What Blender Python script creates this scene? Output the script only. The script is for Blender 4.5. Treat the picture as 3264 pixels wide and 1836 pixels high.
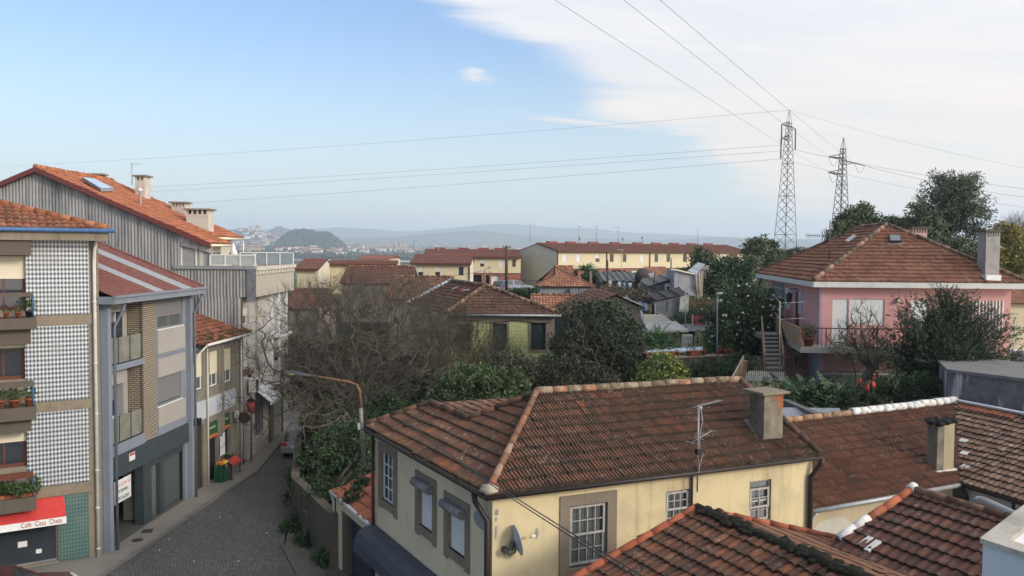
import bpy,bmesh,math,random
from mathutils import Vector,Matrix
V=Vector
R=random.Random(7)
for o in list(bpy.data.objects):bpy.data.objects.remove(o)
S=bpy.context.scene
COL=S.collection
rad=math.radians
# camera
HC=11.6
F,CX,CY=2716.0,1632.0,918.0
PITCH,ROLL=math.atan((918-795)/F),rad(0.4)
cam=bpy.data.objects.new('camera',bpy.data.cameras.new('camera'))
COL.objects.link(cam)
cam.data.sensor_width=36.0
cam.data.lens=36.0*F/3264.0
cam.data.clip_start,cam.data.clip_end=0.1,60000
CM=Matrix.Rotation(math.pi/2-PITCH,3,'X')@Matrix.Rotation(ROLL,3,'Z')
CAM=V((0,0,HC))
cam.matrix_world=Matrix.Translation(CAM)@CM.to_4x4()
S.camera=cam
# world, sun, exposure
SUN_AZ,SUN_EL=rad(122),rad(21)
SUN_DIR=V((math.sin(SUN_AZ)*math.cos(SUN_EL),math.cos(SUN_AZ)*math.cos(SUN_EL),math.sin(SUN_EL)))
world=bpy.data.worlds.new('World');S.world=world
world.use_nodes=True
def build_world():
 nt=world.node_tree;nt.nodes.clear()
 L=nt.links.new
 def n(t,**k):
  x=nt.nodes.new(t)
  for a,b in k.items():setattr(x,a,b)
  return x
 def math_(op,a,b=None,c=None,clamp=False):
  x=n('ShaderNodeMath',operation=op);x.use_clamp=clamp
  for i,v in enumerate((a,b,c)):
   if v is None:continue
   if isinstance(v,(int,float)):x.inputs[i].default_value=v
   else:L(v,x.inputs[i])
  return x.outputs[0]
 def sstep(v,a,b):
  x=n('ShaderNodeMapRange',interpolation_type='SMOOTHSTEP')
  L(v,x.inputs['Value']);x.inputs['From Min'].default_value=a;x.inputs['From Max'].default_value=b
  return x.outputs['Result']
 out=n('ShaderNodeOutputWorld');bg=n('ShaderNodeBackground');L(bg.outputs[0],out.inputs[0])
 sky=n('ShaderNodeTexSky',sky_type='NISHITA',sun_disc=False)
 sky.sun_elevation=SUN_EL;sky.sun_rotation=SUN_AZ
 sky.air_density,sky.dust_density,sky.ozone_density,sky.altitude=1.25,0.9,1.6,100
 bg.inputs['Strength'].default_value=SKY_STRENGTH
 tc=n('ShaderNodeTexCoord');sx=n('ShaderNodeSeparateXYZ');L(tc.outputs['Generated'],sx.inputs[0])
 x,y,z=sx.outputs
 hyp=math_('SQRT',math_('ADD',math_('MULTIPLY',x,x),math_('MULTIPLY',y,y)))
 el=math_('DIVIDE',z,hyp)
 az=math_('ARCTAN2',x,y)
 zz=math_('ADD',math_('MAXIMUM',z,0.0),0.12)
 cx=n('ShaderNodeCombineXYZ');L(math_('DIVIDE',x,zz),cx.inputs[0]);L(math_('DIVIDE',y,zz),cx.inputs[1])
 mp=n('ShaderNodeMapping');L(cx.outputs[0],mp.inputs['Vector'])
 mp.inputs['Rotation'].default_value=(0,0,rad(34));mp.inputs['Scale'].default_value=(0.55,1.9,1)
 n1=n('ShaderNodeTexNoise');L(mp.outputs[0],n1.inputs['Vector'])
 n1.inputs['Scale'].default_value=1.15;n1.inputs['Detail'].default_value=9;n1.inputs['Roughness'].default_value=0.62;n1.inputs['Distortion'].default_value=0.6
 n2=n('ShaderNodeTexNoise');L(cx.outputs[0],n2.inputs['Vector'])
 n2.inputs['Scale'].default_value=0.8;n2.inputs['Detail'].default_value=6
 edge=math_('SUBTRACT',el,math_('MULTIPLY_ADD',az,-0.62,0.240))
 wob=math_('MULTIPLY_ADD',n1.outputs[0],0.12,-0.045)
 wob2=math_('MULTIPLY_ADD',n2.outputs[0],0.10,-0.05)
 e2=math_('ADD',math_('ADD',edge,wob),wob2)
 bank=sstep(e2,-0.008,0.042)
 streak=math_('MULTIPLY_ADD',n1.outputs[0],1.1,0.34,clamp=True)
 bank=math_('MULTIPLY',bank,streak,clamp=True)
 inner=sstep(edge,0.0,0.25)
 bank=math_('MAXIMUM',bank,math_('MULTIPLY',inner,math_('MULTIPLY_ADD',n1.outputs[0],1.15,0.36,clamp=True)))
 def blob(a0,e0,sa,se,thr):
  da=math_('DIVIDE',math_('SUBTRACT',az,a0),sa);de=math_('DIVIDE',math_('SUBTRACT',el,e0),se)
  d=math_('SQRT',math_('ADD',math_('MULTIPLY',da,da),math_('MULTIPLY',de,de)))
  nn=n('ShaderNodeTexNoise');L(cx.outputs[0],nn.inputs['Vector']);nn.inputs['Scale'].default_value=9;nn.inputs['Detail'].default_value=9
  nn.inputs['Roughness'].default_value=.65
  v=math_('SUBTRACT',math_('MULTIPLY',nn.outputs[0],3.4),math_('ADD',d,thr))
  return math_('MULTIPLY',sstep(v,0.0,1.1),0.8)
 bank=math_('MAXIMUM',bank,blob(-0.046,0.200,0.030,0.013,0.75))
 slope=math_('SUBTRACT',el,math_('MULTIPLY_ADD',az,-0.10,0.1560))
 w=math_('MULTIPLY',sstep(math_('ABSOLUTE',slope),0.0050,0.0),math_('MULTIPLY',sstep(az,0.0,0.06),sstep(az,0.19,0.12)))
 bank=math_('MAXIMUM',bank,math_('MULTIPLY',w,math_('MULTIPLY_ADD',n1.outputs[0],1.2,0.1,clamp=True)))
 veil=math_('MULTIPLY',sstep(el,0.27,0.0),0.66)
 gain=n('ShaderNodeMixRGB',blend_type='MULTIPLY');gain.inputs[0].default_value=1;L(sky.outputs[0],gain.inputs[1]);gain.inputs[2].default_value=(.74,.86,1.10,1)
 mixv=n('ShaderNodeMixRGB');L(veil,mixv.inputs[0]);L(gain.outputs[0],mixv.inputs[1]);mixv.inputs[2].default_value=(4.5,5.0,4.9,1)
 warm=sstep(el,0.04,0.30)
 cc=n('ShaderNodeMixRGB');L(warm,cc.inputs[0]);cc.inputs[1].default_value=(5.9,5.2,4.5,1);cc.inputs[2].default_value=(5.3,5.25,5.3,1)
 mixc=n('ShaderNodeMixRGB');L(bank,mixc.inputs[0]);L(mixv.outputs[0],mixc.inputs[1]);L(cc.outputs[0],mixc.inputs[2])
 dp=n('ShaderNodeVectorMath',operation='DOT_PRODUCT');L(tc.outputs['Generated'],dp.inputs[0]);dp.inputs[1].default_value=SUN_DIR
 gl=math_('MULTIPLY_ADD',math_('POWER',math_('MAXIMUM',dp.outputs['Value'],0.0),3.0),2.6,1.0)
 g3=n('ShaderNodeVectorMath',operation='SCALE');L(mixc.outputs[0],g3.inputs[0]);L(gl,g3.inputs['Scale'])
 L(g3.outputs[0],bg.inputs[0])
SKY_STRENGTH=0.10
build_world()
sun=bpy.data.objects.new('sun',bpy.data.lights.new('sun','SUN'))
sun.data.energy,sun.data.angle,sun.data.color=1.5,rad(10),(1.0,0.90,0.76)
sun.rotation_euler=(-SUN_DIR).to_track_quat('-Z','Y').to_euler()
sun.location=(0,0,60);COL.objects.link(sun)
S.view_settings.view_transform='Standard';S.view_settings.look='None'
S.view_settings.exposure=0.85;S.view_settings.gamma=1.0
S.cycles.use_denoising=True
S.cycles.max_bounces=6;S.cycles.diffuse_bounces=3;S.cycles.volume_bounces=1
S.cycles.transparent_max_bounces=8
# measuring: pixel of the photograph -> point in the place
def ray(x,y):return CM@V(((x-CX)/F,-(y-CY)/F,-1.0))
def at(x,y,Y):
 d=ray(x,y);return CAM+d*(Y/d.y)
def atz(x,y,z):
 d=ray(x,y);return CAM+d*((z-HC)/d.z)
def on(x,y,p,nrm):
 d=ray(x,y);return CAM+d*((V(p)-CAM).dot(nrm)/d.dot(nrm))
def lerp(a,b,t):return a+(b-a)*t
def h2(*a):
 n=0
 for v in a:n=(n*7919+int(v*131)*104729+12345)&0x7fffffff
 n=(n^(n>>13))*1274126177&0x7fffffff
 return((n^(n>>16))&0xffff)/65535.0
class Wall:
 """A vertical facade from ground point a to b: s runs along it, d outwards to the viewer."""
 def __init__(w,a,b,flip=False):
  w.a=V((a[0],a[1],0));w.b=V((b[0],b[1],0));w.t=(w.b-w.a).normalized()
  w.L=(w.b-w.a).length
  w.n=V((w.t.y,-w.t.x,0))
  if w.n.dot(CAM-w.a)<0:w.n=-w.n
  if flip:w.n=-w.n
 def pt(w,s,z,d=0.0):return w.a+w.t*s+w.n*d+V((0,0,z))
 def sz(w,x,y,d=0.0):
  p=on(x,y,w.a+w.n*d,w.n)-w.a
  return p.dot(w.t),p.z
# mesh collecting
ROOTLOC={}
class MB:
 def __init__(s):s.v=[];s.f=[];s.uv=[];s.mi=[];s.m=0;s.smooth=False;s.sm=[]
 def face(s,pts,uv=None):
  i=len(s.v);s.v+=[V(p)for p in pts];s.f.append(tuple(range(i,i+len(pts))));s.uv.append(uv);s.mi.append(s.m);s.sm.append(s.smooth)
 def box8(s,b,skip=()):
  for k,q in enumerate(((3,2,1,0),(4,5,6,7),(0,1,5,4),(1,2,6,5),(2,3,7,6),(3,0,4,7))):
   if k not in skip:s.face([b[i]for i in q])
 def wbox(s,w,s0,s1,z0,z1,d0,d1):
  b=[w.pt(*q)for q in((s0,z0,d1),(s1,z0,d1),(s1,z0,d0),(s0,z0,d0),(s0,z1,d1),(s1,z1,d1),(s1,z1,d0),(s0,z1,d0))]
  s.box8(b)
 def box(s,x0,x1,y0,y1,z0,z1,rot=0,c=None):
  pts=[V(p)for p in((x0,y0,z0),(x1,y0,z0),(x1,y1,z0),(x0,y1,z0),(x0,y0,z1),(x1,y0,z1),(x1,y1,z1),(x0,y1,z1))]
  if c is not None:
   m=Matrix.Rotation(rot,3,'Z');pts=[m@p+V(c)for p in pts]
  s.box8(pts)
 def prism(s,poly,vec):
  vec=V(vec);a=[V(p)for p in poly];b=[p+vec for p in a];n=len(a)
  s.face(a[::-1]);s.face(b)
  for i in range(n):s.face([a[i],a[(i+1)%n],b[(i+1)%n],b[i]])
 def beam(s,p,q,w,h,up=V((0,0,1))):
  p,q=V(p),V(q);t=(q-p).normalized();a=t.cross(up)
  if a.length<1e-4:a=t.cross(V((1,0,0)))
  a=a.normalized()*w/2;b=a.cross(t).normalized()*h/2
  s.box8([p-a-b,p+a-b,q+a-b,q-a-b,p-a+b,p+a+b,q+a+b,q-a+b])
 def tube(s,pts,r,k=6,cap=True):
  pts=[V(p)for p in pts];n=len(pts);rr=r if isinstance(r,(list,tuple))else[r]*n
  base=len(s.v);ref=None
  for i,p in enumerate(pts):
   t=(pts[min(i+1,n-1)]-pts[max(i-1,0)])
   t=t.normalized()if t.length>1e-9 else V((0,0,1))
   if ref is None:ref=t.orthogonal().normalized()
   ref=(ref-t*ref.dot(t));ref=ref.normalized()if ref.length>1e-6 else t.orthogonal().normalized()
   b=t.cross(ref)
   for j in range(k):
    a=2*math.pi*j/k;s.v.append(p+(ref*math.cos(a)+b*math.sin(a))*rr[i])
  for i in range(n-1):
   for j in range(k):
    a=base+i*k+j;b_=base+i*k+(j+1)%k
    s.f.append((a,b_,b_+k,a+k));s.uv.append(None);s.mi.append(s.m);s.sm.append(True)
  if cap:
   s.f.append(tuple(base+j for j in range(k))[::-1]);s.f.append(tuple(base+(n-1)*k+j for j in range(k)))
   s.uv+=[None,None];s.mi+=[s.m]*2;s.sm+=[False]*2
 def lathe(s,c,prof,k=12):
  c=V(c);base=len(s.v);n=len(prof)
  for r,z in prof:
   for j in range(k):
    a=2*math.pi*j/k;s.v.append(c+V((r*math.cos(a),r*math.sin(a),z)))
  for i in range(n-1):
   for j in range(k):
    a=base+i*k+j;b=base+i*k+(j+1)%k
    s.f.append((a,b,b+k,a+k));s.uv.append(None);s.mi.append(s.m);s.sm.append(True)
  s.f.append(tuple(base+j for j in range(k))[::-1]);s.f.append(tuple(base+(n-1)*k+j for j in range(k)))
  s.uv+=[None,None];s.mi+=[s.m]*2;s.sm+=[False]*2
 def blob(s,c,r,k=8,m=5,jit=0.0):
  c=V(c);r=V(r)if not isinstance(r,(int,float))else V((r,r,r));base=len(s.v)
  for i in range(m+1):
   th=math.pi*i/m
   for j in range(k):
    ph=2*math.pi*j/k;q=1+jit*(R.random()-.5)
    s.v.append(c+V((r.x*math.sin(th)*math.cos(ph)*q,r.y*math.sin(th)*math.sin(ph)*q,-r.z*math.cos(th)*q)))
  for i in range(m):
   for j in range(k):
    a=base+i*k+j;b=base+i*k+(j+1)%k
    s.f.append((a,b,b+k,a+k));s.uv.append(None);s.mi.append(s.m);s.sm.append(True)
 def build(s,name,mat,parent=None,label=None,loc=None,kind=None):
  off=V((0,0,0))
  if parent is not None:off=ROOTLOC[parent.name]
  elif loc is not None:off=V(loc)
  me=bpy.data.meshes.new(name)
  me.from_pydata([p-off for p in s.v],[],s.f)
  mats=mat if isinstance(mat,(list,tuple))else[mat]
  for m in mats:me.materials.append(m)
  me.polygons.foreach_set('material_index',s.mi);me.polygons.foreach_set('use_smooth',s.sm)
  ul=me.uv_layers.new(name='UVMap');data=[0.0]*(2*len(me.loops));k=0
  for f,uv in zip(s.f,s.uv):
   if uv is None:
    p=[s.v[i]for i in f[:4]]
    nr=(p[1]-p[0]).cross(p[2]-p[0])
    if nr.length<1e-9 and len(p)>3:nr=(p[2]-p[0]).cross(p[3]-p[0])
    if nr.length>1e-12:nr.normalize()
    ua=V((-nr.y,nr.x,0));ua=ua.normalized()if ua.length>1e-3 else V((1,0,0))
    va=nr.cross(ua)
    for i in f:data[k]=s.v[i].dot(ua);data[k+1]=s.v[i].dot(va);k+=2
   else:
    for q in uv:data[k]=q[0];data[k+1]=q[1];k+=2
  ul.data.foreach_set('uv',data);me.update()
  o=bpy.data.objects.new(name,me);COL.objects.link(o)
  if parent is not None:o.parent=parent
  elif loc is not None:o.location=off
  ROOTLOC[o.name]=off
  if label:o['label']=label
  if kind:o['kind']=kind
  return o
def thing(name,label,cat,loc,group=None):
 o=bpy.data.objects.new(name,None);COL.objects.link(o);o.location=V(loc);o.empty_display_size=.2
 o['label']=label;o['category']=cat
 if group:o['group']=group
 ROOTLOC[o.name]=V(loc);return o
def tag(o,label,cat,group=None,kind=None):
 o['label']=label;o['category']=cat
 if group:o['group']=group
 if kind:o['kind']=kind
 return o
def struct(o,label=None,kind='structure'):
 o['kind']=kind
 if label:o['label']=label
 return o
def dup(root,delta,label,group=None,rotz=None):
 """a copy of a thing with copies of its parts and sub-parts"""
 def cp(o,par):
  c=o.copy();COL.objects.link(c)
  if par is not None:c.parent=par
  for ch in list(o.children):cp(ch,c)
  return c
 c=cp(root,None);c.location=root.location+V(delta)
 if rotz is not None:c.rotation_euler.z+=rotz
 c['label']=label
 if group:c['group']=group
 return c
def text(body,w,s,z,d,size,mat,parent,name='lettering',align='LEFT',tilt=0,squash=1.0):
 """writing on a facade: s, z is the baseline start"""
 cu=bpy.data.curves.new(name,'FONT');cu.body=body;cu.size=size;cu.align_x=align;cu.extrude=0.002
 cu.materials.append(mat)
 tmp=bpy.data.objects.new(name,cu);COL.objects.link(tmp);bpy.context.view_layer.update()
 me=bpy.data.meshes.new_from_object(tmp.evaluated_get(bpy.context.evaluated_depsgraph_get()));bpy.data.objects.remove(tmp);me.name=name
 if not me.materials:me.materials.append(mat)
 o=bpy.data.objects.new(name,me);COL.objects.link(o);o.parent=parent
 x=w.t if w.t.cross(V((0,0,1))).dot(w.n)>0 else-w.t
 up=(V((0,0,1))*math.cos(tilt)-w.n*math.sin(tilt)).normalized();n=x.cross(up)
 m=Matrix((x*squash,up,n)).transposed().to_4x4();m.translation=w.pt(s,z,d)-ROOTLOC[parent.name]
 o.matrix_local=m;ROOTLOC[o.name]=ROOTLOC[parent.name]
 return o
# materials
class Nodes:
 def __init__(s,name):
  s.mat=bpy.data.materials.new(name);s.mat.use_nodes=True;s.nt=s.mat.node_tree
  s.p=s.nt.nodes['Principled BSDF'];s.p.inputs['Roughness'].default_value=0.85
  s.p.inputs['Specular IOR Level'].default_value=0.25
  s.tc=s.n('ShaderNodeTexCoord');s.obj=s.tc.outputs['Object'];s.uv=s.tc.outputs['UV']
 def n(s,t,**k):
  x=s.nt.nodes.new(t)
  for a,b in k.items():setattr(x,a,b)
  return x
 def link(s,a,b):s.nt.links.new(a,b)
 def math(s,op,a,b=None,c=None,clamp=False):
  x=s.n('ShaderNodeMath',operation=op);x.use_clamp=clamp
  for i,v in enumerate((a,b,c)):
   if v is None:continue
   if isinstance(v,(int,float)):x.inputs[i].default_value=v
   else:s.link(v,x.inputs[i])
  return x.outputs[0]
 def map(s,vec,scale=(1,1,1),rot=(0,0,0)):
  m=s.n('ShaderNodeMapping');s.link(vec,m.inputs[0]);m.inputs['Scale'].default_value=scale;m.inputs['Rotation'].default_value=rot
  return m.outputs[0]
 def noise(s,vec,scale,detail=4,rough=.55,dist=0):
  x=s.n('ShaderNodeTexNoise');s.link(vec,x.inputs['Vector']);x.inputs['Scale'].default_value=scale
  x.inputs['Detail'].default_value=detail;x.inputs['Roughness'].default_value=rough;x.inputs['Distortion'].default_value=dist
  return x.outputs[0]
 def range(s,v,a,b,c=0.0,d=1.0):
  x=s.n('ShaderNodeMapRange');x.clamp=True;s.link(v,x.inputs[0])
  for i,q in enumerate((a,b,c,d)):x.inputs[i+1].default_value=q
  return x.outputs[0]
 def mix(s,f,a,b,op='MIX'):
  x=s.n('ShaderNodeMixRGB',blend_type=op)
  for i,v in enumerate((f,a,b)):
   if isinstance(v,(int,float)):x.inputs[i].default_value=v
   elif isinstance(v,tuple):x.inputs[i].default_value=(*v,1)if len(v)==3 else v
   else:s.link(v,x.inputs[i])
  return x.outputs[0]
 def ramp(s,v,stops,mode='LINEAR'):
  x=s.n('ShaderNodeValToRGB');s.link(v,x.inputs[0]);cr=x.color_ramp;cr.interpolation=mode
  while len(cr.elements)<len(stops):cr.elements.new(0.5)
  for e,(p,c)in zip(cr.elements,stops):e.position=p;e.color=(*c,1)
  return x.outputs[0]
 def bump(s,v,strength=.3,dist=.02):
  b=s.n('ShaderNodeBump');s.link(v,b.inputs['Height']);b.inputs['Strength'].default_value=strength;b.inputs['Distance'].default_value=dist
  s.link(b.outputs[0],s.p.inputs['Normal'])
 def col(s,v):
  if isinstance(v,tuple):s.p.inputs['Base Color'].default_value=(*v,1)
  else:s.link(v,s.p.inputs['Base Color'])
  return s.mat
def plaster(name,c,dirt=(.12,.11,.10),amt=.45,scale=1.0,rough=.9,streak=.35):
 k=Nodes(name);k.p.inputs['Roughness'].default_value=rough
 a=k.noise(k.obj,0.9*scale,6,.6);st=k.noise(k.map(k.obj,(5*scale,5*scale,.35*scale)),1,5,.65)
 f=k.noise(k.obj,26*scale,3)
 m=k.math('ADD',k.range(a,.48,.8,0,amt),k.range(st,.52,.85,0,streak),clamp=True)
 c2=k.mix(k.range(f,.3,.7,0,.22),c,tuple(x*.78 for x in c))
 k.bump(f,.25,.01)
 return k.col(k.mix(m,c2,dirt))
def plain(name,c,rough=.6,metal=0.0,var=.15,scale=6.0,spec=.3):
 k=Nodes(name);k.p.inputs['Roughness'].default_value=rough;k.p.inputs['Metallic'].default_value=metal
 k.p.inputs['Specular IOR Level'].default_value=spec
 f=k.noise(k.obj,scale,5,.6)
 return k.col(k.mix(k.range(f,.35,.75,0,1),c,tuple(x*(1-2*var)for x in c)))
def tiles(name,stops,dark=.5,lichen=.25,lcol=(.33,.31,.25),moss=(.05,.05,.035),gscale=.6,fresh=None,joint=.6):
 """clay roof tiles: every tile its own tone, soot and lichen in patches; UV counts tiles and courses"""
 k=Nodes(name)
 fl=k.n('ShaderNodeVectorMath',operation='FLOOR');k.link(k.uv,fl.inputs[0])
 wn=k.n('ShaderNodeTexWhiteNoise',noise_dimensions='2D');k.link(fl.outputs[0],wn.inputs['Vector'])
 big=k.noise(k.obj,gscale,5,.65);fine=k.noise(k.obj,9,6,.7);med=k.noise(k.obj,2.6,5,.65)
 t=k.math('ADD',k.math('MULTIPLY',wn.outputs[0],.38),k.math('MULTIPLY',big,.66))
 stops=[(p,tuple((sum(q)/3*.2+x*.8)*w for x,w in zip(q,(1.10,.95,.80))))for p,q in stops]
 str_=k.noise(k.map(k.uv,(2.6,.45,1)),1.0,5,.8)
 c=k.ramp(k.math('ADD',k.math('MULTIPLY_ADD',str_,.9,-.45),k.math('ADD',t,k.math('MULTIPLY_ADD',fine,.3,-.15))),stops)
 if fresh is not None:
  c=k.mix(k.math('MULTIPLY',k.math('GREATER_THAN',wn.outputs[0],fresh[1]),k.range(big,.5,.6)),c,fresh[0])
 c=k.mix(k.range(med,.45,.75,0,dark),c,moss)
 c=k.mix(k.math('MULTIPLY',k.range(fine,.54,.66),k.range(k.noise(k.obj,1.1,4),.38,.66,0,lichen*2.6),clamp=True),c,lcol)
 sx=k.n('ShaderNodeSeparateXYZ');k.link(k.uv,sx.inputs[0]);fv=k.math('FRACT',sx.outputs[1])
 edge=k.math('MULTIPLY',k.range(fv,.30,.14),k.range(k.noise(k.obj,3.0,5,.7),.30,.58,.25*joint,.95*joint))  # dark line along each course: shade of the gap painted in, plus joint moss
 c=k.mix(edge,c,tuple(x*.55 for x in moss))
 k.bump(fine,.35,.012)
 return k.col(c)
def leafmat(name,a,b,c=None,trans=.0):
 k=Nodes(name);k.p.inputs['Roughness'].default_value=.6
 g=k.n('ShaderNodeNewGeometry');r=g.outputs['Random Per Island']
 st=[(0,a),(.75,b)]+([(1,c)]if c else[])
 col=k.ramp(r,st)
 k.col(k.mix(k.range(k.noise(k.obj,.8,3),.35,.7,0,.55),col,tuple(x*.45 for x in a)))
 return k.mat
def bark(name,c):
 k=Nodes(name)
 return k.col(k.mix(k.noise(k.obj,3,5),tuple(x*.55 for x in c),tuple(x*1.35 for x in c)))
# building pieces
PROF={'mars':[(0,.05),(.10,1),(.24,.9),(.34,.12),(.52,.16),(.60,.95),(.76,.85),(.88,.1),(1,.05)],'canal':[(0,0),(.12,.55),(.3,.95),(.5,1),(.7,.9),(.86,.45),(1,0)],'lusa':[(0,.1),(.14,.8),(.3,1),(.46,.8),(.62,.1),(.8,0),(1,.1)],'sin':[(0,0),(.25,.5),(.5,1),(.75,.5),(1,0)],'box':[(0,0),(.42,0),(.5,1),(.9,1),(1,0)],'flat':[(0,.05),(.06,.6),(.12,.1),(1,.05)]}
def tileroof(mb,E0,E1,upper,w=.22,c=.36,amp=.03,prof='mars',lift=.03,jit=.012,seed=0,riser=True,back=True):
 E0,E1=V(E0),V(E1);u=(E1-E0).normalized()
 up=[V(p)for p in upper];far=max(up,key=lambda p:(p-E0-u*(p-E0).dot(u)).length)
 n=u.cross(far-E0).normalized()
 if n.z<0 or(abs(n.z)<1e-3 and n.dot(CAM-E0)<0):n=-n
 v=n.cross(u)
 if v.dot(far-E0)<0:v=-v
 poly=[E0,E1]+up[::-1]
 q=[]
 for p in poly:
  a=((p-E0).dot(u),(p-E0).dot(v))
  if not q or abs(a[0]-q[-1][0])+abs(a[1]-q[-1][1])>1e-4:q.append(a)
 if abs(q[0][0]-q[-1][0])+abs(q[0][1]-q[-1][1])<1e-4:q.pop()
 umin,umax=min(a[0]for a in q),max(a[0]for a in q)
 def span(x):
  vs=[]
  for i in range(len(q)):
   a,b=q[i],q[(i+1)%len(q)]
   if(a[0]-x)*(b[0]-x)<0:vs.append(a[1]+(b[1]-a[1])*(x-a[0])/(b[0]-a[0]))
  return(min(vs),max(vs))if len(vs)>=2 else None
 ps=PROF[prof];eps=1e-4;vmax=max(a[1]for a in q);vmin=min(a[1]for a in q)
 from mathutils import noise as mn_
 def P(x,y,h):return E0+u*x+v*y+n*(h+(.03*mn_.noise((x*.7,y*.8,seed*3.1))if riser else 0))
 flip=u.cross(v).dot(n)<0
 for i in range(math.floor(umin/w),math.ceil(umax/w)):
  sm=[]
  for t,h in ps:
   x=min(max((i+t)*w,umin+eps),umax-eps);sp=span(x)
   sm.append((x,t,h,sp))
  for j in range(math.floor(vmin/c),math.ceil(vmax/c)):
   v0,v1=j*c,(j+1)*c
   dz=(h2(i,j,seed)-.5)*jit*2;dv=(h2(j,i,seed+5)-.5)*jit*2
   if riser and h2(i,j,seed+9)>.955:dz+=.016;dv-=.05
   for(xa,ta,ha,sa),(xb,tb,hb,sb)in zip(sm,sm[1:]):
    if sa is None or sb is None or xb-xa<1e-6:continue
    la,hia=max(v0,sa[0]),min(v1,sa[1]);lb,hib=max(v0,sb[0]),min(v1,sb[1])
    if hia<=la and hib<=lb:continue
    if hia<la:la=hia=min(max((la+hia)/2,sa[0]),sa[1])
    if hib<lb:lb=hib=min(max((lb+hib)/2,sb[0]),sb[1])
    def H(h,vv):return amp*h+lift*(1-(vv-v0)/c)+dz
    A,B_,C,D=P(xa,la+dv,H(ha,la)),P(xb,lb+dv,H(hb,lb)),P(xb,hib,H(hb,hib)),P(xa,hia,H(ha,hia))
    ua,ub=i+.1+.8*ta,i+.1+.8*tb
    f=[A,B_,C,D];uvs=[(ua,j+.1),(ub,j+.1),(ub,j+.9),(ua,j+.9)]
    if flip:f.reverse();uvs.reverse()
    mb.face(f,uvs)
    if riser and la<v0+c*.5:
     f=[P(xa,la+dv,-.02),P(xb,lb+dv,-.02),B_,A];uvs=[(ua,j+.1)]*4
     if flip:f.reverse()
     mb.face(f,uvs)
 if back:mb.face([p-n*.025 for p in poly])
 return u,v,n
def plane_of(E0,E1,pitch,side):
 """normal of a roof plane through an eave, rising towards the horizontal direction side"""
 u=(V(E1)-V(E0)).normalized();s=V(side);s=(s-u*s.dot(u)).normalized()
 v=s*math.cos(pitch)+V((0,0,1))*math.sin(pitch);n=u.cross(v).normalized()
 return n if n.z>0 else-n
def ridge(mb,p,q,r=.11,L=.42,gap=.0,seed=1,m=None):
 p,q=V(p),V(q);d=q-p;k=max(1,round(d.length/L))
 for i in range(k):
  a,b=p+d*(i/k),p+d*((i+1+.12)/k)
  j=V((0,0,(h2(i,seed)-.5)*.03))
  if m:mb.m=m(i,k)
  mb.tube([a+j,b+j],[r*1.07,r*.93],8)
def facade(mb,w,s0,s1,z0,z1,holes=(),dep=.16,d=0.0):
 ss=sorted({s0,s1,*[h[0]for h in holes],*[h[1]for h in holes]});zs=sorted({z0,z1,*[h[2]for h in holes],*[h[3]for h in holes]})
 ss=[x for x in ss if s0<=x<=s1];zs=[x for x in zs if z0<=x<=z1]
 for a,b in zip(ss,ss[1:]):
  for c,e in zip(zs,zs[1:]):
   mx,mz=(a+b)/2,(c+e)/2
   if any(h[0]<mx<h[1]and h[2]<mz<h[3]for h in holes):continue
   mb.face([w.pt(a,c,d),w.pt(b,c,d),w.pt(b,e,d),w.pt(a,e,d)])
 for h in holes:
  a,b,c,e=h[:4]
  for p,q in(((a,c),(b,c)),((b,c),(b,e)),((b,e),(a,e)),((a,e),(a,c))):
   mb.face([w.pt(*p,d),w.pt(*q,d),w.pt(*q,d-dep),w.pt(*p,d-dep)])
def rect(mb,w,s0,s1,z0,z1,d):mb.face([w.pt(s0,z0,d),w.pt(s1,z0,d),w.pt(s1,z1,d),w.pt(s0,z1,d)])
def window(parent,w,hole,fm,gm,dep=.14,fw=.06,nx=1,nz=1,bar=.03,shut=0.0,sm=None,sill=None,curtain=None,d=0.0,name='window',cname='curtain'):
 s0,s1,z0,z1=hole[:4];f=MB();a,b=d-dep-.03,d-dep+.02
 f.wbox(w,s0,s0+fw,z0,z1,a,b);f.wbox(w,s1-fw,s1,z0,z1,a,b)
 f.wbox(w,s0+fw,s1-fw,z0,z0+fw,a,b);f.wbox(w,s0+fw,s1-fw,z1-fw,z1,a,b)
 for i in range(1,nx):
  x=lerp(s0+fw,s1-fw,i/nx);f.wbox(w,x-bar/2,x+bar/2,z0+fw,z1-fw,a+.005,b-.008)
 for i in range(1,nz):
  z=lerp(z0+fw,z1-fw,i/nz);f.wbox(w,s0+fw,s1-fw,z-bar/2,z+bar/2,a+.008,b-.005)
 o=f.build(name,fm,parent)
 g=MB();rect(g,w,s0+fw*.5,s1-fw*.5,z0+fw*.5,z1-fw*.5,d-dep-.012);g.build('pane',gm,o)
 if curtain:
  g=MB();n=14
  c0,c1=s0+fw,s1-fw
  for i in range(n):
   x0,x1=lerp(c0,c1,i/n),lerp(c0,c1,(i+1)/n)
   g.face([w.pt(x0,z0+.05,d-dep-.10-.03*(i%2)),w.pt(x1,z0+.05,d-dep-.10-.03*((i+1)%2)),w.pt(x1,z1-.05,d-dep-.10-.03*((i+1)%2)),w.pt(x0,z1-.05,d-dep-.10-.03*(i%2))])
  g.build(cname,curtain,o)
 if shut>0:
  g=MB();g.wbox(w,s0+.015,s1-.015,z1-(z1-z0)*shut,z1-.005,d-dep+.03,d-dep+.055);g.build('shutter',sm,o)
 if sill is not None:
  g=MB();g.wbox(w,s0-.05,s1+.05,z0-.05,z0-.004,d-dep+.02,d+.05);g.build('sill',sill,o)
 return o
def pipe(parent,name,mat,pts,r=.045):
 m=MB();m.tube(pts,r,8);return m.build(name,mat,parent)
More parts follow.
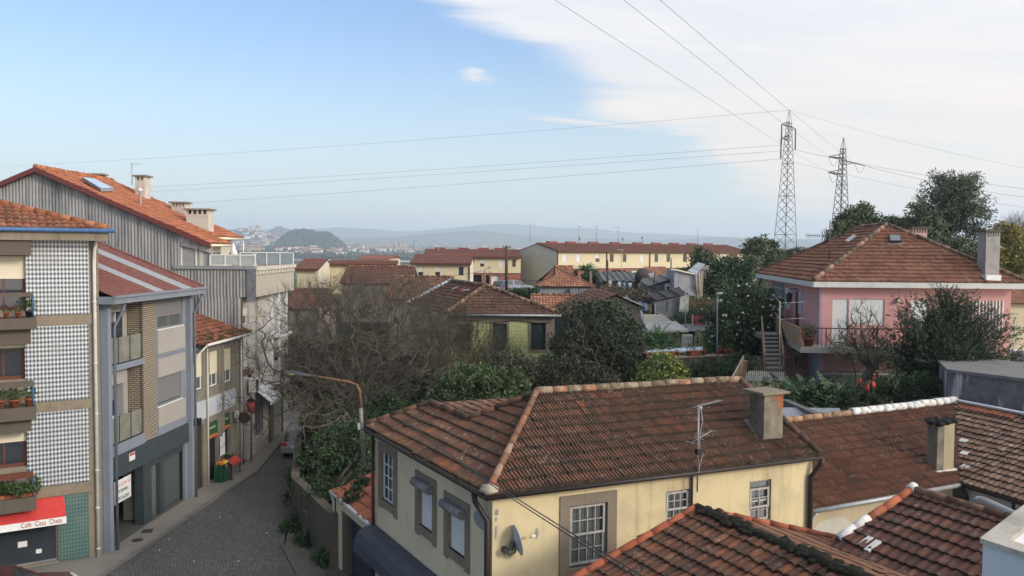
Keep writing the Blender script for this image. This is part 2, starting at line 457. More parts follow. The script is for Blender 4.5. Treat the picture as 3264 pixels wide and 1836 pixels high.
# shared materials
def slats(name,c,pitch=.05,dark=.72):
 k=Nodes(name);k.p.inputs['Roughness'].default_value=.55
 sx=k.n('ShaderNodeSeparateXYZ');k.link(k.uv,sx.inputs[0])
 f=k.math('FRACT',k.math('DIVIDE',sx.outputs[1],pitch));k.bump(k.math('PINGPONG',f,.5),.8,.01)
 g=k.range(k.noise(k.obj,2,4),.4,.8,0,.25)
 return k.col(k.mix(k.math('MULTIPLY',k.math('GREATER_THAN',f,.8),1-dark),k.mix(g,c,tuple(x*.8 for x in c)),(.05,.05,.05)))
def glassmat(name,c,rough=.08):
 k=Nodes(name);k.p.inputs['Roughness'].default_value=rough;k.p.inputs['Specular IOR Level'].default_value=.6
 return k.col(k.mix(k.noise(k.obj,1.3,3),c,tuple(x*1.8 for x in c)))
def clearglass(name,tint=(.8,.85,.85),alpha=.35):
 k=Nodes(name);k.p.inputs['Alpha'].default_value=alpha;k.p.inputs['Roughness'].default_value=.1
 k.mat.blend_method='BLEND' if hasattr(k.mat,'blend_method')else None
 return k.col(tint)
def concrete(name,c,dk=(.06,.055,.05),amt=.6):return plaster(name,c,dk,amt,1.3,.95,.6)
def diamonds(name,light,dark,a=.115,b=.162,th=1.0):
 k=Nodes(name);k.p.inputs['Roughness'].default_value=.3;k.p.inputs['Specular IOR Level'].default_value=.5
 sx=k.n('ShaderNodeSeparateXYZ');k.link(k.uv,sx.inputs[0])
 def tri(v,q):return k.math('MULTIPLY',k.math('ABSOLUTE',k.math('SUBTRACT',k.math('FRACT',k.math('DIVIDE',v,q)),.5)),2)
 f=k.math('ADD',tri(sx.outputs[0],a),tri(sx.outputs[1],b))
 g=k.noise(k.obj,1.2,5)
 return k.col(k.mix(k.range(g,.5,.8,0,.35),k.mix(k.math('LESS_THAN',f,th),k.mix(k.noise(k.obj,5,3),light,tuple(x*.72 for x in light)),k.mix(k.noise(k.obj,6,3),dark,tuple(x*1.5 for x in dark))),(.2,.19,.17)))
def bricks(name,c1,c2,mortar,bw,bh,ms=.012,bump=.4):
 k=Nodes(name);b=k.n('ShaderNodeTexBrick');k.link(k.uv,b.inputs['Vector'])
 for a,v in(('Color1',c1),('Color2',c2),('Mortar',mortar)):b.inputs[a].default_value=(*v,1)
 b.inputs['Scale'].default_value=1;b.inputs['Brick Width'].default_value=bw;b.inputs['Row Height'].default_value=bh
 b.inputs['Mortar Size'].default_value=ms;b.inputs['Mortar Smooth'].default_value=.3
 g=k.noise(k.obj,2.2,5,.65);k.bump(b.outputs['Fac'],-bump,.02)
 return k.col(k.mix(k.range(g,.45,.8,0,.6),b.outputs[0],tuple(x*.45 for x in c1)))
def rubble(name,c1,c2,mortar,scale=3.2,thr=.06):
 k=Nodes(name);vo=k.n('ShaderNodeTexVoronoi',feature='DISTANCE_TO_EDGE');v2=k.n('ShaderNodeTexVoronoi')
 for x in(vo,v2):k.link(k.obj,x.inputs['Vector']);x.inputs['Scale'].default_value=scale
 e=k.range(vo.outputs['Distance'],thr*.4,thr)
 st=k.mix(k.noise(k.obj,8,5),k.mix(v2.outputs['Color'],c1,c2),tuple(x*.6 for x in c1));k.bump(e,.5,.04)
 return k.col(k.mix(e,mortar,k.mix(k.range(k.noise(k.obj,.9,5),.45,.7,0,.6),st,(.06,.065,.05))))
def corr(name,c,dk=(.07,.07,.08),amt=.75):
 k=Nodes(name);a=k.noise(k.map(k.obj,(1.6,1.6,.12)),1.5,6,.7);b=k.noise(k.obj,.5,5);f=k.noise(k.obj,7,5,.7)
 m=k.math('ADD',k.range(a,.42,.72,0,amt),k.range(b,.5,.7,0,.4),clamp=True)
 return k.col(k.mix(k.range(f,.5,.8,0,.35),k.mix(m,c,dk),tuple(x*.5 for x in c)))
def ridgemat(name,stops,lcol=(.38,.35,.26)):
 k=Nodes(name);g=k.n('ShaderNodeNewGeometry');f=k.noise(k.obj,6,6,.7)
 c=k.ramp(k.math('ADD',g.outputs['Random Per Island'],k.math('MULTIPLY_ADD',f,.5,-.25)),stops);k.bump(f,.4,.02)
 return k.col(k.mix(k.range(f,.52,.7,0,.7),c,lcol))
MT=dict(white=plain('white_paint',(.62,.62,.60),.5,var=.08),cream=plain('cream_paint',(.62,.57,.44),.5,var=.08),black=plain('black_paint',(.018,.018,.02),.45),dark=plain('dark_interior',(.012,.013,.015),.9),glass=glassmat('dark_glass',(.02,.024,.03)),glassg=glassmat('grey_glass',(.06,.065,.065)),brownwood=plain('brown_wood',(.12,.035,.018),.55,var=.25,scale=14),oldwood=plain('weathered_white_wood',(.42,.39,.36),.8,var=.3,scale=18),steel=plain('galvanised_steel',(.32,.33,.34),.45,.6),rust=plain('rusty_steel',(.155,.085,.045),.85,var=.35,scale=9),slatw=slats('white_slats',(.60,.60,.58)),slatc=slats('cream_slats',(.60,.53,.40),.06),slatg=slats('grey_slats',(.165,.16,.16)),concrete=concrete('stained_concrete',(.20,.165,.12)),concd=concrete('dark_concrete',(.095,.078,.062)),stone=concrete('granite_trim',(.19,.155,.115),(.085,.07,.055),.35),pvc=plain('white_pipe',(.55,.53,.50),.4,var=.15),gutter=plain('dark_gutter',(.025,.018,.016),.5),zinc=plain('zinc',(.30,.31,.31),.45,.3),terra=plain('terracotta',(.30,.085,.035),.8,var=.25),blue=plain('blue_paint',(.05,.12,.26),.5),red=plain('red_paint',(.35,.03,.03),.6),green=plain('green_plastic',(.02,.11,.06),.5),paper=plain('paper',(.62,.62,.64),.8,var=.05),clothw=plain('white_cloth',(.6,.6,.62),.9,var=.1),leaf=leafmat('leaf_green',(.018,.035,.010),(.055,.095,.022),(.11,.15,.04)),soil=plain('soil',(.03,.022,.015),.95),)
def leafy(mb,c,r,n,size,seed=0):
 """many leaf blades spread through a volume, used for pot plants"""
 q=random.Random(seed);c=V(c)
 for _ in range(n):
  while True:
   p=V((q.uniform(-1,1),q.uniform(-1,1),q.uniform(-1,1)))
   if p.length<=1:break
  p=c+V((p.x*r[0],p.y*r[1],p.z*r[2]));a=V((q.gauss(0,1),q.gauss(0,1),q.gauss(0,1)+.4)).normalized();b=a.orthogonal().normalized()
  b=(Matrix.Rotation(q.uniform(0,6.28),3,a)@b);l=size*q.uniform(.6,1.3)
  mb.face([p,p+a*l*.5+b*l*.28,p+a*l,p+a*l*.5-b*l*.28])
def flowerpot(c,r,h,label,plant_label,n=60,pr=None,lm=None,pot=None,group=None,trough=None,rot=0,seed=1,leaf=.09):
 """a pot with soil, and the plant that grows in it"""
 m=MB()
 if trough:
  a,b=trough;f=MB()
  m.box(-a/2,a/2,-b/2,b/2,0,h,rot,c);m.box(-a/2-.015,a/2+.015,-b/2-.015,b/2+.015,h-.03,h+.004,rot,c)
 else:m.lathe(c,[(r*.7,0),(r*.95,h*.86),(r*1.08,h*.86),(r*1.08,h),(r*.9,h),(r*.88,h*.93)],12)
 t=thing('flower_pot' if not trough else 'planter_box',label,'flower pot' if not trough else 'planter',c,group)
 m.build('pot',pot or MT['terra'],t)
 if n:
  f=MB();leafy(f,V(c)+V((0,0,h+(pr[2]if pr else.15)*.8)),pr or(r*1.5,r*1.5,.2),n,leaf,seed);f.build('plant',lm or MT['leaf'],t)
 return t
# ground plan of the street
PZ=0.13
# A. corner building with harlequin wall tiles
pA=atz(327,1770,PZ);dA=V((-.84,-.54,0)).normalized()
WA=Wall(pA,pA+dA*9)
def zA(x,y,d=0):return WA.sz(x,y,d)
def RA(x0,x1,yt,yb,d=0,xr=285):
 a,b=zA(x0,yb,d)[0],zA(x1,yb,d)[0]
 return min(a,b),max(a,b),zA(xr,yb,d)[1],zA(xr,yt,d)[1]
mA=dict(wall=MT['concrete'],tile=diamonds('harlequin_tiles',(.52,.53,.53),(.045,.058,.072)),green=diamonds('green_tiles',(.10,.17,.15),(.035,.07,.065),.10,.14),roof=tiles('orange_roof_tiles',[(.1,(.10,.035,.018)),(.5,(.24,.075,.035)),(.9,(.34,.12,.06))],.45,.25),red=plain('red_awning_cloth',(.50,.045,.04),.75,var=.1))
tA=thing('tiled_building','four storey corner building with white and navy harlequin wall tiles above a café','building',(*pA.xy,0))
zt=zA(300,766)[1]
holes=[]
wins=[RA(-60,85,816,988,0,85),RA(-60,82,1098,1208,0,80),RA(-60,88,1376,1486,0,86)]
cafe=RA(-120,187,1668,1787,0,187)
m=MB();facade(m,WA,0,9,0,zt,wins+[cafe],.22)
m.face([WA.pt(0,0,0),WA.pt(0,0,-9),WA.pt(0,zt,-9),WA.pt(0,zt,0)]);m.face([WA.pt(9,0,0),WA.pt(9,0,-9),WA.pt(9,zt,-9),WA.pt(9,zt,0)])
m.build('wall',mA['wall'],tA)
for yt,yb,xl in((768,1000,84),(1033,1269,82),(1301,1532,88)):
 s0,s1,z0,z1=RA(xl,285,yt,yb);m=MB();m.wbox(WA,s0,s1,z0,z1,-.02,.025);m.build('tile_panel',mA['tile'],tA)
s0,s1,z0,z1=RA(190,285,1567,1775);m=MB();m.wbox(WA,s0,s1,z0,z1,-.02,.022)
m.wbox(WA,s1+.003,9,zA(187,1822)[1]+.05,zA(187,1793)[1],-.02,.022);m.build('tile_panel',mA['green'],tA,'green patterned tile panel beside the shop window')
for yt,yb in((1001,1032),(1270,1300),(1533,1566)):
 s0,s1,z0,z1=RA(90,292,yt,yb);m=MB();m.wbox(WA,s0,9,z0,z1,-.02,.07);m.build('floor_band',MT['concrete'],tA)
m=MB();ze=zA(300,738)[1];m.wbox(WA,-.25,9,zt-.02,ze,-.4,.75);m.build('eaves_slab',MT['concrete'],tA)
E0=WA.pt(-.22,ze+.06,.8);E1=WA.pt(9,ze+.06,.8)
nA=plane_of(E0,E1,rad(24),-WA.n)
hip=on(0,650,E0,nA);hip2=E0+(hip-E0)*2.6
m=MB();tileroof(m,E0,E1,[E0,hip2,hip2+WA.t*4,E1],.24,.36,.05,'canal',.045);
E2=WA.pt(-.22,ze+.06,-9);m.face([E0,E2,hip2-WA.n*3,hip2])
rf=m.build('roof',mA['roof'],tA)
m=MB();ridge(m,E0+V((0,0,.06)),hip2+V((0,0,.06)),.12,.45);m.build('ridge_tiles',ridgemat('hip_tiles',[(.2,(.20,.07,.035)),(.8,(.30,.12,.06))],(.22,.18,.12)),rf)
m=MB();m.tube([WA.pt(-.45,ze+.02,.86),WA.pt(9,ze+.02,.86)],.075,8);m.build('gutter',MT['blue'],tA)
m=MB();ps=zA(301,1000)[0];m.tube([WA.pt(ps-.12,ze-.1,.5),WA.pt(ps-.02,zt-.35,.12),WA.pt(ps,zt-.8,.09),WA.pt(ps,PZ,.09)],.065,8)
for y in(965,1160,1320,1500,1620,1750):
 z=zA(301,y)[1];m.tube([WA.pt(ps,z,.09),WA.pt(ps,z+.06,.09)],.078,8)
m.build('downpipe',MT['pvc'],tA)
curt=plain('lace_curtain',(.42,.41,.42),.9,var=.2)
dat=[(816,988,.42,MT['slatc'],None,765,813,932,945,1013,1048),(1098,1208,.10,MT['slatc'],None,1049,1096,1214,1232,1296,1336),(1376,1486,.28,MT['slatc'],curt,1338,1374,1503,1521,1582,1625)]
for(hl,(yt,yb,sh,sm,cu,l0,l1,r0,r1,b0,b1))in zip(wins,dat):
 window(tA,WA,hl,MT['brownwood'],MT['glass'],.2,.11,2,1,.06,sh,sm,None,cu)
 d=.62;s0,s1,z0,z1=RA(-120,99,l0,l1,d,99);m=MB();m.wbox(WA,s0,9,z0,z1,.001,d);m.build('lintel_box',MT['concd'],tA)
 d=1.0;s0,_,z0,z1=RA(-120,117,b0,b1,d,117);b=MB();b.wbox(WA,s0,9,z0,z1,.002,d);bo=b.build('balcony',MT['concd'],tA)
 _,_,rz0,rz1=RA(-120,107,r0,r1,d,107);sr=zA(107,r0,d)[0]
 m=MB();m.wbox(WA,sr,9,rz0,rz1,d-.12,d);m.build('handrail',MT['concd']if b0<1300 else MT['brownwood'],bo)
 m=MB()
 for k in range(3):m.tube([WA.pt(sr+.02+.0*k,z1,d-.06-.3*k),WA.pt(sr+.02,rz0,d-.06-.3*k)],.02,6)
 m.build('side_posts',MT['blue'],bo)
for k,(x,y,d,r,n,lab)in enumerate(((20,1012,.85,.09,60,'small terracotta pot on the topmost balcony, nearer the end of the slab'),(58,1012,.85,.09,60,'small terracotta pot on the topmost balcony, beside the bushy plant'))):
 p=WA.pt(zA(x,y,d)[0],RA(0,1,990,1013,1.0,117)[2]+.012,d);flowerpot(p,r,.2,lab,'',30,(.1,.1,.08),seed=k)
zb1=RA(0,1,990,1013,1.0,117)[2];zb2=RA(0,1,1250,1296,1.0,117)[2];zb3=RA(0,1,1540,1582,1.0,117)[2]
p=WA.pt(zA(92,985,.7)[0],zb1+.012,.7);flowerpot(p,.12,.2,'bushy dark plant at the corner of the topmost balcony','',260,(.28,.28,.3),seed=3,pot=MT['black'])
for k,(x,r,lab,n)in enumerate(((45,.17,'large terracotta pot with a green plant on the middle balcony',200),(92,.13,'terracotta pot at the corner of the middle balcony',160),(2,.12,'terracotta pot half hidden at the far end of the middle balcony',120))):
 p=WA.pt(zA(x,1290,.8)[0],zb2+.012,.8);flowerpot(p,r,.26,lab,'',n,(.24,.24,.22),seed=10+k)
p=WA.pt(zA(30,1580,.75)[0],zb3+.012,.75);flowerpot(p,.1,.12,'long planter overflowing with green ground cover on the lowest balcony','',1100,(.95,.35,.22),trough=(1.6,.3),rot=math.atan2(dA.y,dA.x),seed=21,leaf=.12)
p=WA.pt(zA(112,1570,.8)[0],zb3+.012,.8);flowerpot(p,.1,.15,'trailing plant at the corner of the lowest balcony','',300,(.22,.22,.3),seed=22,pot=MT['black'])
tw=thing('cafe_awning','red awning with white lettered valance over the café window','awning',WA.pt(2,zA(212,1640)[1],0))
d=.95;sA=zA(212,1650,d)[0];zv1,zv0=zA(214,1645,d)[1],zA(214,1662,d)[1];za=zA(212,1580,0.1)[1]
m=MB();pr=[(.03,za),(.35,za-(za-zv1)*.42),(.7,za-(za-zv1)*.78),(d,zv1)]
for(d0,z0),(d1,z1)in zip(pr,pr[1:]):m.face([WA.pt(sA,z0,d0),WA.pt(8.5,z0,d0),WA.pt(8.5,z1,d1),WA.pt(sA,z1,d1)])
m.face([WA.pt(sA,pr[0][1],pr[0][0])]+[WA.pt(sA,z,q)for q,z in pr[1:]]+[WA.pt(sA,zv1,.03)])
cl=m.build('canopy',mA['red'],tw)
m=MB();m.wbox(WA,sA,8.5,zv0-.06,zv1,d-.01,d+.006);m.build('valance',MT['white'],tw)
text('Café  Casa  Cheia',WA,zA(66,1675,d)[0],zv0+.0,d+.012,.25,MT['red'],tw,squash=.70)
m=MB();m.tube([WA.pt(sA+.05,zv0,d-.05),WA.pt(sA+.05,zv0-.25,.03)],.015,5);m.build('stay',MT['steel'],tw)
window(tA,WA,cafe,MT['steel'],MT['glass'],.15,.06,1,1,name='shop_window')
for x0,x1,y0,y1 in((57,87,1724,1742),(115,133,1749,1762)):
 s0,s1,z0,z1=RA(x0,x1,y0,y1,-.13,x1);m=MB();m.wbox(WA,s0,s1,z0,z1,-.155,-.14);m.build('sticker',MT['white'],tA)
# B. blue grey apartment house
pB,qB=atz(335,1762,PZ),atz(606,1583,PZ)
WB=Wall(pB,qB);LB=WB.L
def zB(x,y,d=0):return WB.sz(x,y,d)
def RB(x0,x1,yt,yb,d=0):
 return zB(x0,yb,d)[0],zB(x1,yb,d)[0],zB(x0,yb,d)[1],zB(x0,yt,d)[1]
mB=dict(blue=plaster('blue_grey_paint',(.175,.195,.225),(.09,.10,.11),.4),pan=plaster('pale_panel',(.30,.275,.25),(.2,.18,.16),.25,1.5),brick=bricks('thin_pale_bricks',(.36,.31,.22),(.30,.25,.18),(.10,.085,.07),.26,.085,.028,.8),shop=plain('dark_shop_fascia',(.045,.058,.065),.6,var=.2),roof=plain('red_sheet_metal',(.20,.075,.06),.6,var=.3),strip=plain('translucent_sheet',(.29,.31,.32),.35,var=.1),frost=plain('frosted_panel',(.20,.20,.165),.4,var=.2,scale=2))
tB=thing('apartment_house','three storey blue grey apartment house with red sheet roof and empty shop','building',(*pB.xy,0))
ze=zB(357,951,.55)[1];zw=ze-.02
xs={x:zB(x,y)[0]for x,y in((343,1300),(454,1200),(496,1200),(501,1100),(587,1100),(590,1300))}
zf1=zB(345,1169)[1];zf1b=zB(345,1188)[1];zf0=zB(345,1428)[1];zf0b=zB(345,1462)[1];zsh=zB(345,1534)[1]
log1=(xs[343],xs[454],zf1,zw);log0=(xs[343],xs[454],zf0,zf1b);shop=(xs[343],zB(590,1450)[0],PZ-.02,zsh)
w1=RB(501,582,953,1052);w0=RB(503,578,1206,1302)
w1=(w1[0],w1[1],zB(501,1050)[1],zB(501,956)[1]);w0=(w0[0],w0[1],zB(503,1296)[1],zB(503,1206)[1])
m=MB();facade(m,WB,0,LB,0,zw,[log1,log0,shop,w1,w0],.12)
for s in(0,LB):m.face([WB.pt(s,0,0),WB.pt(s,0,-9),WB.pt(s,zw+(3.5 if s else 3.5),-9),WB.pt(s,zw,0)])
m.build('wall',mB['blue'],tB)
for z0,z1 in((w1[3]+.02,zw-.05),(zB(501,1129)[1],w1[2]-.06),(w0[3]+.02,zB(501,1146)[1]),(zf0b+.35,w0[2]-.06)):
 m=MB();m.wbox(WB,xs[501]-.02,xs[587],z0,z1,-.02,.05);m.build('panel',mB['pan'],tB)
m=MB();s=xs[454];s2=xs[496]
m.wbox(WB,s,s2,zf0b+.05,zw-.02,-.60,.045);m.build('brick_column',mB['brick'],tB)
for lg,zfl,lab in((log1,zf1,'upper'),(log0,zf0,'lower')):
 m=MB();a,b,z0,z1=lg;D=-.62
 m.face([WB.pt(a,z0,D),WB.pt(b,z0,D),WB.pt(b,z1,D),WB.pt(a,z1,D)]);m.face([WB.pt(a,z0,0),WB.pt(b,z0,0),WB.pt(b,z0,D),WB.pt(a,z0,D)])
 m.face([WB.pt(a,z1,0),WB.pt(b,z1,0),WB.pt(b,z1,D),WB.pt(a,z1,D)]);m.face([WB.pt(a,z0,0),WB.pt(a,z0,D),WB.pt(a,z1,D),WB.pt(a,z1,0)])
 lo=m.build('loggia',mB['pan'],tB)
 dr=(lerp(a,b,.62),b-.45,z0+.05,z0+2.3)
 ws=Wall(WB.pt(0,0,D+.02),WB.pt(1,0,D+.02))
 q=MB();q.wbox(WB,a,dr[0]-.05,z0+1.0,z0+2.3,D+.01,D+.06);q.build('shutter',MT['slatg'],lo)
 q=MB();q.wbox(WB,a+.1,dr[0]-.12,z0+.95,z0+1.55,D+.062,D+.075);q.build('window',MT['glass'],lo)
 q=MB();q.wbox(WB,dr[0],dr[1],dr[2],dr[3],D+.01,D+.05);q.build('door',MT['glass']if lab=='upper' else MT['slatg'],lo)
 q=MB();q.wbox(WB,a,dr[0]-.05,z0+.82,z0+.93,D+.01,D+.16);q.wbox(WB,dr[0]-.05,dr[0],z0+.1,z0+2.3,D+.01,D+.08);q.build('sill',MT['white'],lo)
 q=MB();q.wbox(WB,a,lerp(a,b,.72),z1-.62,z1-.01,D+.01,D+.35);q.build('shutter_case',mB['pan'],lo)
 k=3
 for i in range(k):
  q=MB();q.wbox(WB,lerp(a,b,i/k)+.03,lerp(a,b,(i+1)/k)-.03,z0+.03,z0+1.02,-.07,-.04);q.build('railing_panel',mB['frost'],lo)
 q=MB()
 for i in range(k+1):q.wbox(WB,lerp(a,b,i/k)-.025,lerp(a,b,i/k)+.025,z0+.01,z0+1.05,-.09,-.03)
 q.build('railing_posts',MT['gutter'],lo)
for z0,z1 in((zf1b,zf1),(zf0b,zf0)):
 m=MB();m.wbox(WB,xs[343],xs[454]-.004,z0,z1,-.1,.09);m.wbox(WB,xs[501]-.02,xs[587],z0-(.0 if z0<5 else-.1),z1,-.02,.03);m.build('floor_band',mB['blue'],tB)
curtB=plain('pale_curtain',(.35,.36,.33),.9,var=.3,scale=9)
window(tB,WB,w1,MT['steel'],MT['glassg'],.1,.05,2,1,.05,.60,MT['slatg'],MT['white'],curtB)
window(tB,WB,w0,MT['steel'],MT['glassg'],.1,.05,2,1,.05,.90,MT['slatg'],MT['white'])
for s in(0.02,LB-.26):
 m=MB();m.wbox(WB,s,s+.24,PZ,zw,-.02,.22);m.build('pillar',mB['blue'],tB)
m=MB();m.wbox(WB,xs[343]-.05,LB-.28,zsh,zf0b,-.02,.10);fo=m.build('shop_fascia',mB['shop'],tB)
m=MB();q=zB(413,1447,.12);m.wbox(WB,q[0],q[0]+.42,q[1]-.30,q[1],.10,.125);pl=m.build('notice_plate',MT['white'],fo)
m=MB();m.wbox(WB,q[0]+.02,q[0]+.40,q[1]-.10,q[1]-.02,.125,.13);m.build('plate_band',MT['red'],fo)
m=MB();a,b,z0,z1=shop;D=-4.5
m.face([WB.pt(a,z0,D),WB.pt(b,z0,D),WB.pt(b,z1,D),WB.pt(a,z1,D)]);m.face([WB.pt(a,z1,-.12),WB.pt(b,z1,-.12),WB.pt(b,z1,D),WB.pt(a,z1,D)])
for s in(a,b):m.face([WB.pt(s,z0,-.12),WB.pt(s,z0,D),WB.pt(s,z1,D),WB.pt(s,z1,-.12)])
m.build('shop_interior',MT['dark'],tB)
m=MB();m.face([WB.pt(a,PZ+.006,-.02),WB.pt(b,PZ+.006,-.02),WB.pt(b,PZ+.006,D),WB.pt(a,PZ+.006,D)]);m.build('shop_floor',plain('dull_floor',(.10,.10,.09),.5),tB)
c0,c1=zB(423,1640,-.9)[0],zB(471,1640,-.9)[0]
m=MB();m.wbox(WB,c0,c1,PZ+.01,zsh-.002,-1.3,-.9);m.build('column',plain('pale_column',(.26,.27,.245),.7),tB)
c2,c3=zB(495,1600)[0],zB(519,1600)[0]
m=MB();m.wbox(WB,c2-.75,c2-.05,PZ+.01,zsh-.003,-.5,-.12);m.wbox(WB,c3+.05,c3+.4,PZ+.01,zsh-.003,-.5,-.12);m.build('pier',mB['shop'],tB)
m=MB();m.wbox(WB,c2,c3,PZ+.05,zsh-.2,-.35,-.3);m.build('door',plain('greenish_door',(.10,.13,.11),.6),tB)
m=MB();m.wbox(WB,c3+.45,shop[1],PZ+.05,zsh-.35,-.32,-.28);m.build('garage_door',slats('dark_slats',(.07,.075,.08),.11),tB)
m=MB();m.wbox(WB,c0+.0,shop[1]-.0,zsh-.38,zsh-.02,-.30,-.14);m.build('shutter_case',mB['shop'],tB)
tS=thing('banner','white to let banner with red and black lettering in the empty shop front','sign',WB.pt(zB(365,1560)[0],1.4,.02))
bs0,bz1=zB(365,1538,.03);bs1=zB(417,1512,.03)[0];bz0=zB(365,1611,.03)[1]
m=MB();m.wbox(WB,bs0,bs1,bz0,bz1,.02,.032);m.build('sheet',MT['white'],tS)
hh=bz1-bz0;ww=bs1-bs0
for body,fz,mt,sz in(('ALUGA-SE',.70,plain('orange_red_ink',(.60,.11,.05),.7),.235),('919709981',.40,MT['black'],.24),('919526269',.09,MT['black'],.24)):
 text(body,WB,bs0+ww*.04,bz0+hh*fz,.036,hh*sz*.98,mt,tS,squash=ww*.92/(hh*sz*len(body)*.56))
E0=WB.pt(-.25,ze+.06,.6);E1=WB.pt(LB+.3,ze+.06,.6)
vp=on(331,783,E1,WB.t);
up1=E1+(vp-E1)*1.25;up0=up1-(E1-E0)
dirU=(E1-E0)
m=MB();m.m=0
def strip(t0,t1,mi):
 m.m=mi;tileroof(m,E0+dirU*t0,E0+dirU*t1,[up0+dirU*t0,up0+dirU*t1],.2,9.0,.035,'box',.0,0,back=False)
strip(0,.40,0);strip(.40,.505,1);strip(.505,.735,0);strip(.735,.835,1);strip(.835,1,0)
rf=m.build('roof',[mB['roof'],mB['strip']],tB)
m=MB();m.beam(E1+V((0,0,.04)),up1+V((0,0,.04)),.14,.12);m.build('verge_trim',mB['roof'],rf)
m=MB();m.wbox(WB,-.32,LB+.36,ze-.22,ze+.05,.02,.68);m.wbox(WB,-.32,LB+.36,ze+.0,ze+.09,.60,.74);m.build('cornice',mB['blue'],tB)
for s,nm in((.34,1),(LB-.02,2)):
 m=MB();m.tube([WB.pt(s+.3*(nm==1)+.25*(nm==2),ze-.2,.55),WB.pt(s+.25*(nm==1)+.2*(nm==2),ze-.5,.5),WB.pt(s,ze-1.1,.3),WB.pt(s,PZ,.3)],.06,8);m.build('downpipe',plain('slate_pipe',(.10,.12,.15),.5),tB)
# C. old granite house with grocer's shop
pC,qC=atz(611,1577,PZ),atz(767,1482,PZ)
WC=Wall(pC,qC);LC=WC.L
def zC(x,y,d=0):return WC.sz(x,y,d)
def RC(x0,x1,yt,yb,d=0):return zC(x0,yb,d)[0],zC(x1,yb,d)[0],zC(x0,yb,d)[1],zC(x0,yt,d)[1]
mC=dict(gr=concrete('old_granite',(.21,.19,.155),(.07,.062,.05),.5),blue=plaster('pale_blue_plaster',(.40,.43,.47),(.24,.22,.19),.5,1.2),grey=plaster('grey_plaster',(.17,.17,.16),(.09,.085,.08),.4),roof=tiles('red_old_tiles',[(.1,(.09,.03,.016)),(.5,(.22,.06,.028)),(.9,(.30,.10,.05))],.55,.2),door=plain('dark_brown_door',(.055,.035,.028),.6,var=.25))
tC=thing('granite_house',"narrow two storey granite house with a grocer's shop on the ground floor",'house',(*pC.xy,0))
zeC=zC(664,1098,.5)[1]
ws=[RC(619,650,1168,1249),RC(669,699,1146,1236),RC(715,742,1135,1222)]
ds=[RC(619,651,1366,1552),RC(669,698,1347,1548),RC(717,736,1318,1500)]
ds=[(a,b,PZ+.02,d)for a,b,c,d in ds]
ws=[(a,b,c,max(d,c+1.75))for a,b,c,d in ws]
m=MB();facade(m,WC,0,LC,0,zeC,ws+ds,.2)
for s in(0,LC):m.face([WC.pt(s,0,0),WC.pt(s,0,-8),WC.pt(s,zeC+2.6,-8),WC.pt(s,zeC,0)])
m.build('wall',mC['gr'],tC)
m=MB();z0,z1=zC(614,1350)[1],zC(614,1288)[1];m.wbox(WC,.1,LC-.4,z0,z1,-.02,.05);m.build('plaster_band',mC['blue'],tC)
for a,b,c,d in ws:
 m=MB();m.wbox(WC,a-.12,b+.12,d+.03,zeC-.1,-.02,.03);m.build('panel',mC['grey'],tC)
 window(tC,WC,(a,b,c,d),MT['white'],MT['glassg'],.16,.06,2,2,.04,.66,plain('cream_blind',(.60,.54,.40),.7,var=.05),mC['gr'])
m=MB()
for x in(657,708,752):
 s=zC(x,1250)[0];m.wbox(WC,s-.12,s+.12,PZ,zeC-.02,-.02,.07)
m.build('pilaster',mC['gr'],tC)
m=MB();a,b,c,d=ds[0];m.wbox(WC,a,b,c,d,-.18,-.1);m.wbox(WC,lerp(a,b,.5)-.02,lerp(a,b,.5)+.02,c,d,-.1,-.08);m.build('door',mC['door'],tC)
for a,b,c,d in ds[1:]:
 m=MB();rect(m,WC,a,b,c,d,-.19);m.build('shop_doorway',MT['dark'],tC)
fruit=plain('orange_fruit',(.55,.14,.03),.6,var=.3,scale=20)
gsign=plain('green_sign',(.025,.10,.045),.5)
for i,(a,b,c,d)in enumerate(ds[1:]):
 t=thing('shop_sign',('green grocer sign board with pale lettering above the doorway beside the brown door','green grocer sign board above the second shop doorway, nearer the round hanging sign')[i],'sign',WC.pt(a,d-.8,0))
 m=MB();m.wbox(WC,a+.02,b-.02,d-.66,d-.02,-.1,-.04);m.build('board',gsign,t)
 m=MB()
 for k in range(6):m.blob(WC.pt(lerp(a+.1,b-.1,k/5),d-.72-.05*(k%2),-.07),(.09,.09,.09),8,5)
 m.build('fruit_picture',fruit,t)
 text('ervanário' if i==0 else 'frutas',WC,a+.06,d-.36,-.03,.24,plain('pale_ink',(.5,.6,.3),.6),t,squash=(b-a)*.19/.24 if i==0 else.8)
pa=MB();q=RC(697,713,1385,1440)
for i,(u0,u1,zt_,hh)in enumerate(((.0,.48,.86,.55),(.5,1,1.0,.6),(.0,.48,.28,.42),(.5,1,.38,.5))):
 s0=lerp(q[0],q[1],u0);s1=lerp(q[0],q[1],u1);zz=lerp(q[2],q[3],zt_);pa.wbox(WC,s0,s1,zz-hh*1.1,zz,.071,.078)
o=pa.build('price_list',MT['paper'],None,loc=WC.pt(q[0],q[2],.07));tag(o,'white price sheets pinned to the pier between the two shop doorways','notice')
E0=WC.pt(-.1,zeC+.05,.5);E1=WC.pt(LC+.35,zeC+.05,.5)
vp=on(609,986,E1,WC.t);up1=E1+(vp-E1)*1.3;up0=up1-(E1-E0)
m=MB();tileroof(m,E0,E1,[up0,up1],.22,.36,.045,'canal',.04);rf=m.build('roof',mC['roof'],tC)
m=MB();ridge(m,E1+V((0,0,.05)),up1+V((0,0,.05)),.1,.42);m.build('verge_tiles',ridgemat('mossy_verge',[(.2,(.10,.05,.03)),(.8,(.18,.09,.05))],(.08,.085,.04)),rf)
m=MB();moss=random.Random(4)
dU,dV=(E1-E0),(up0-E0)
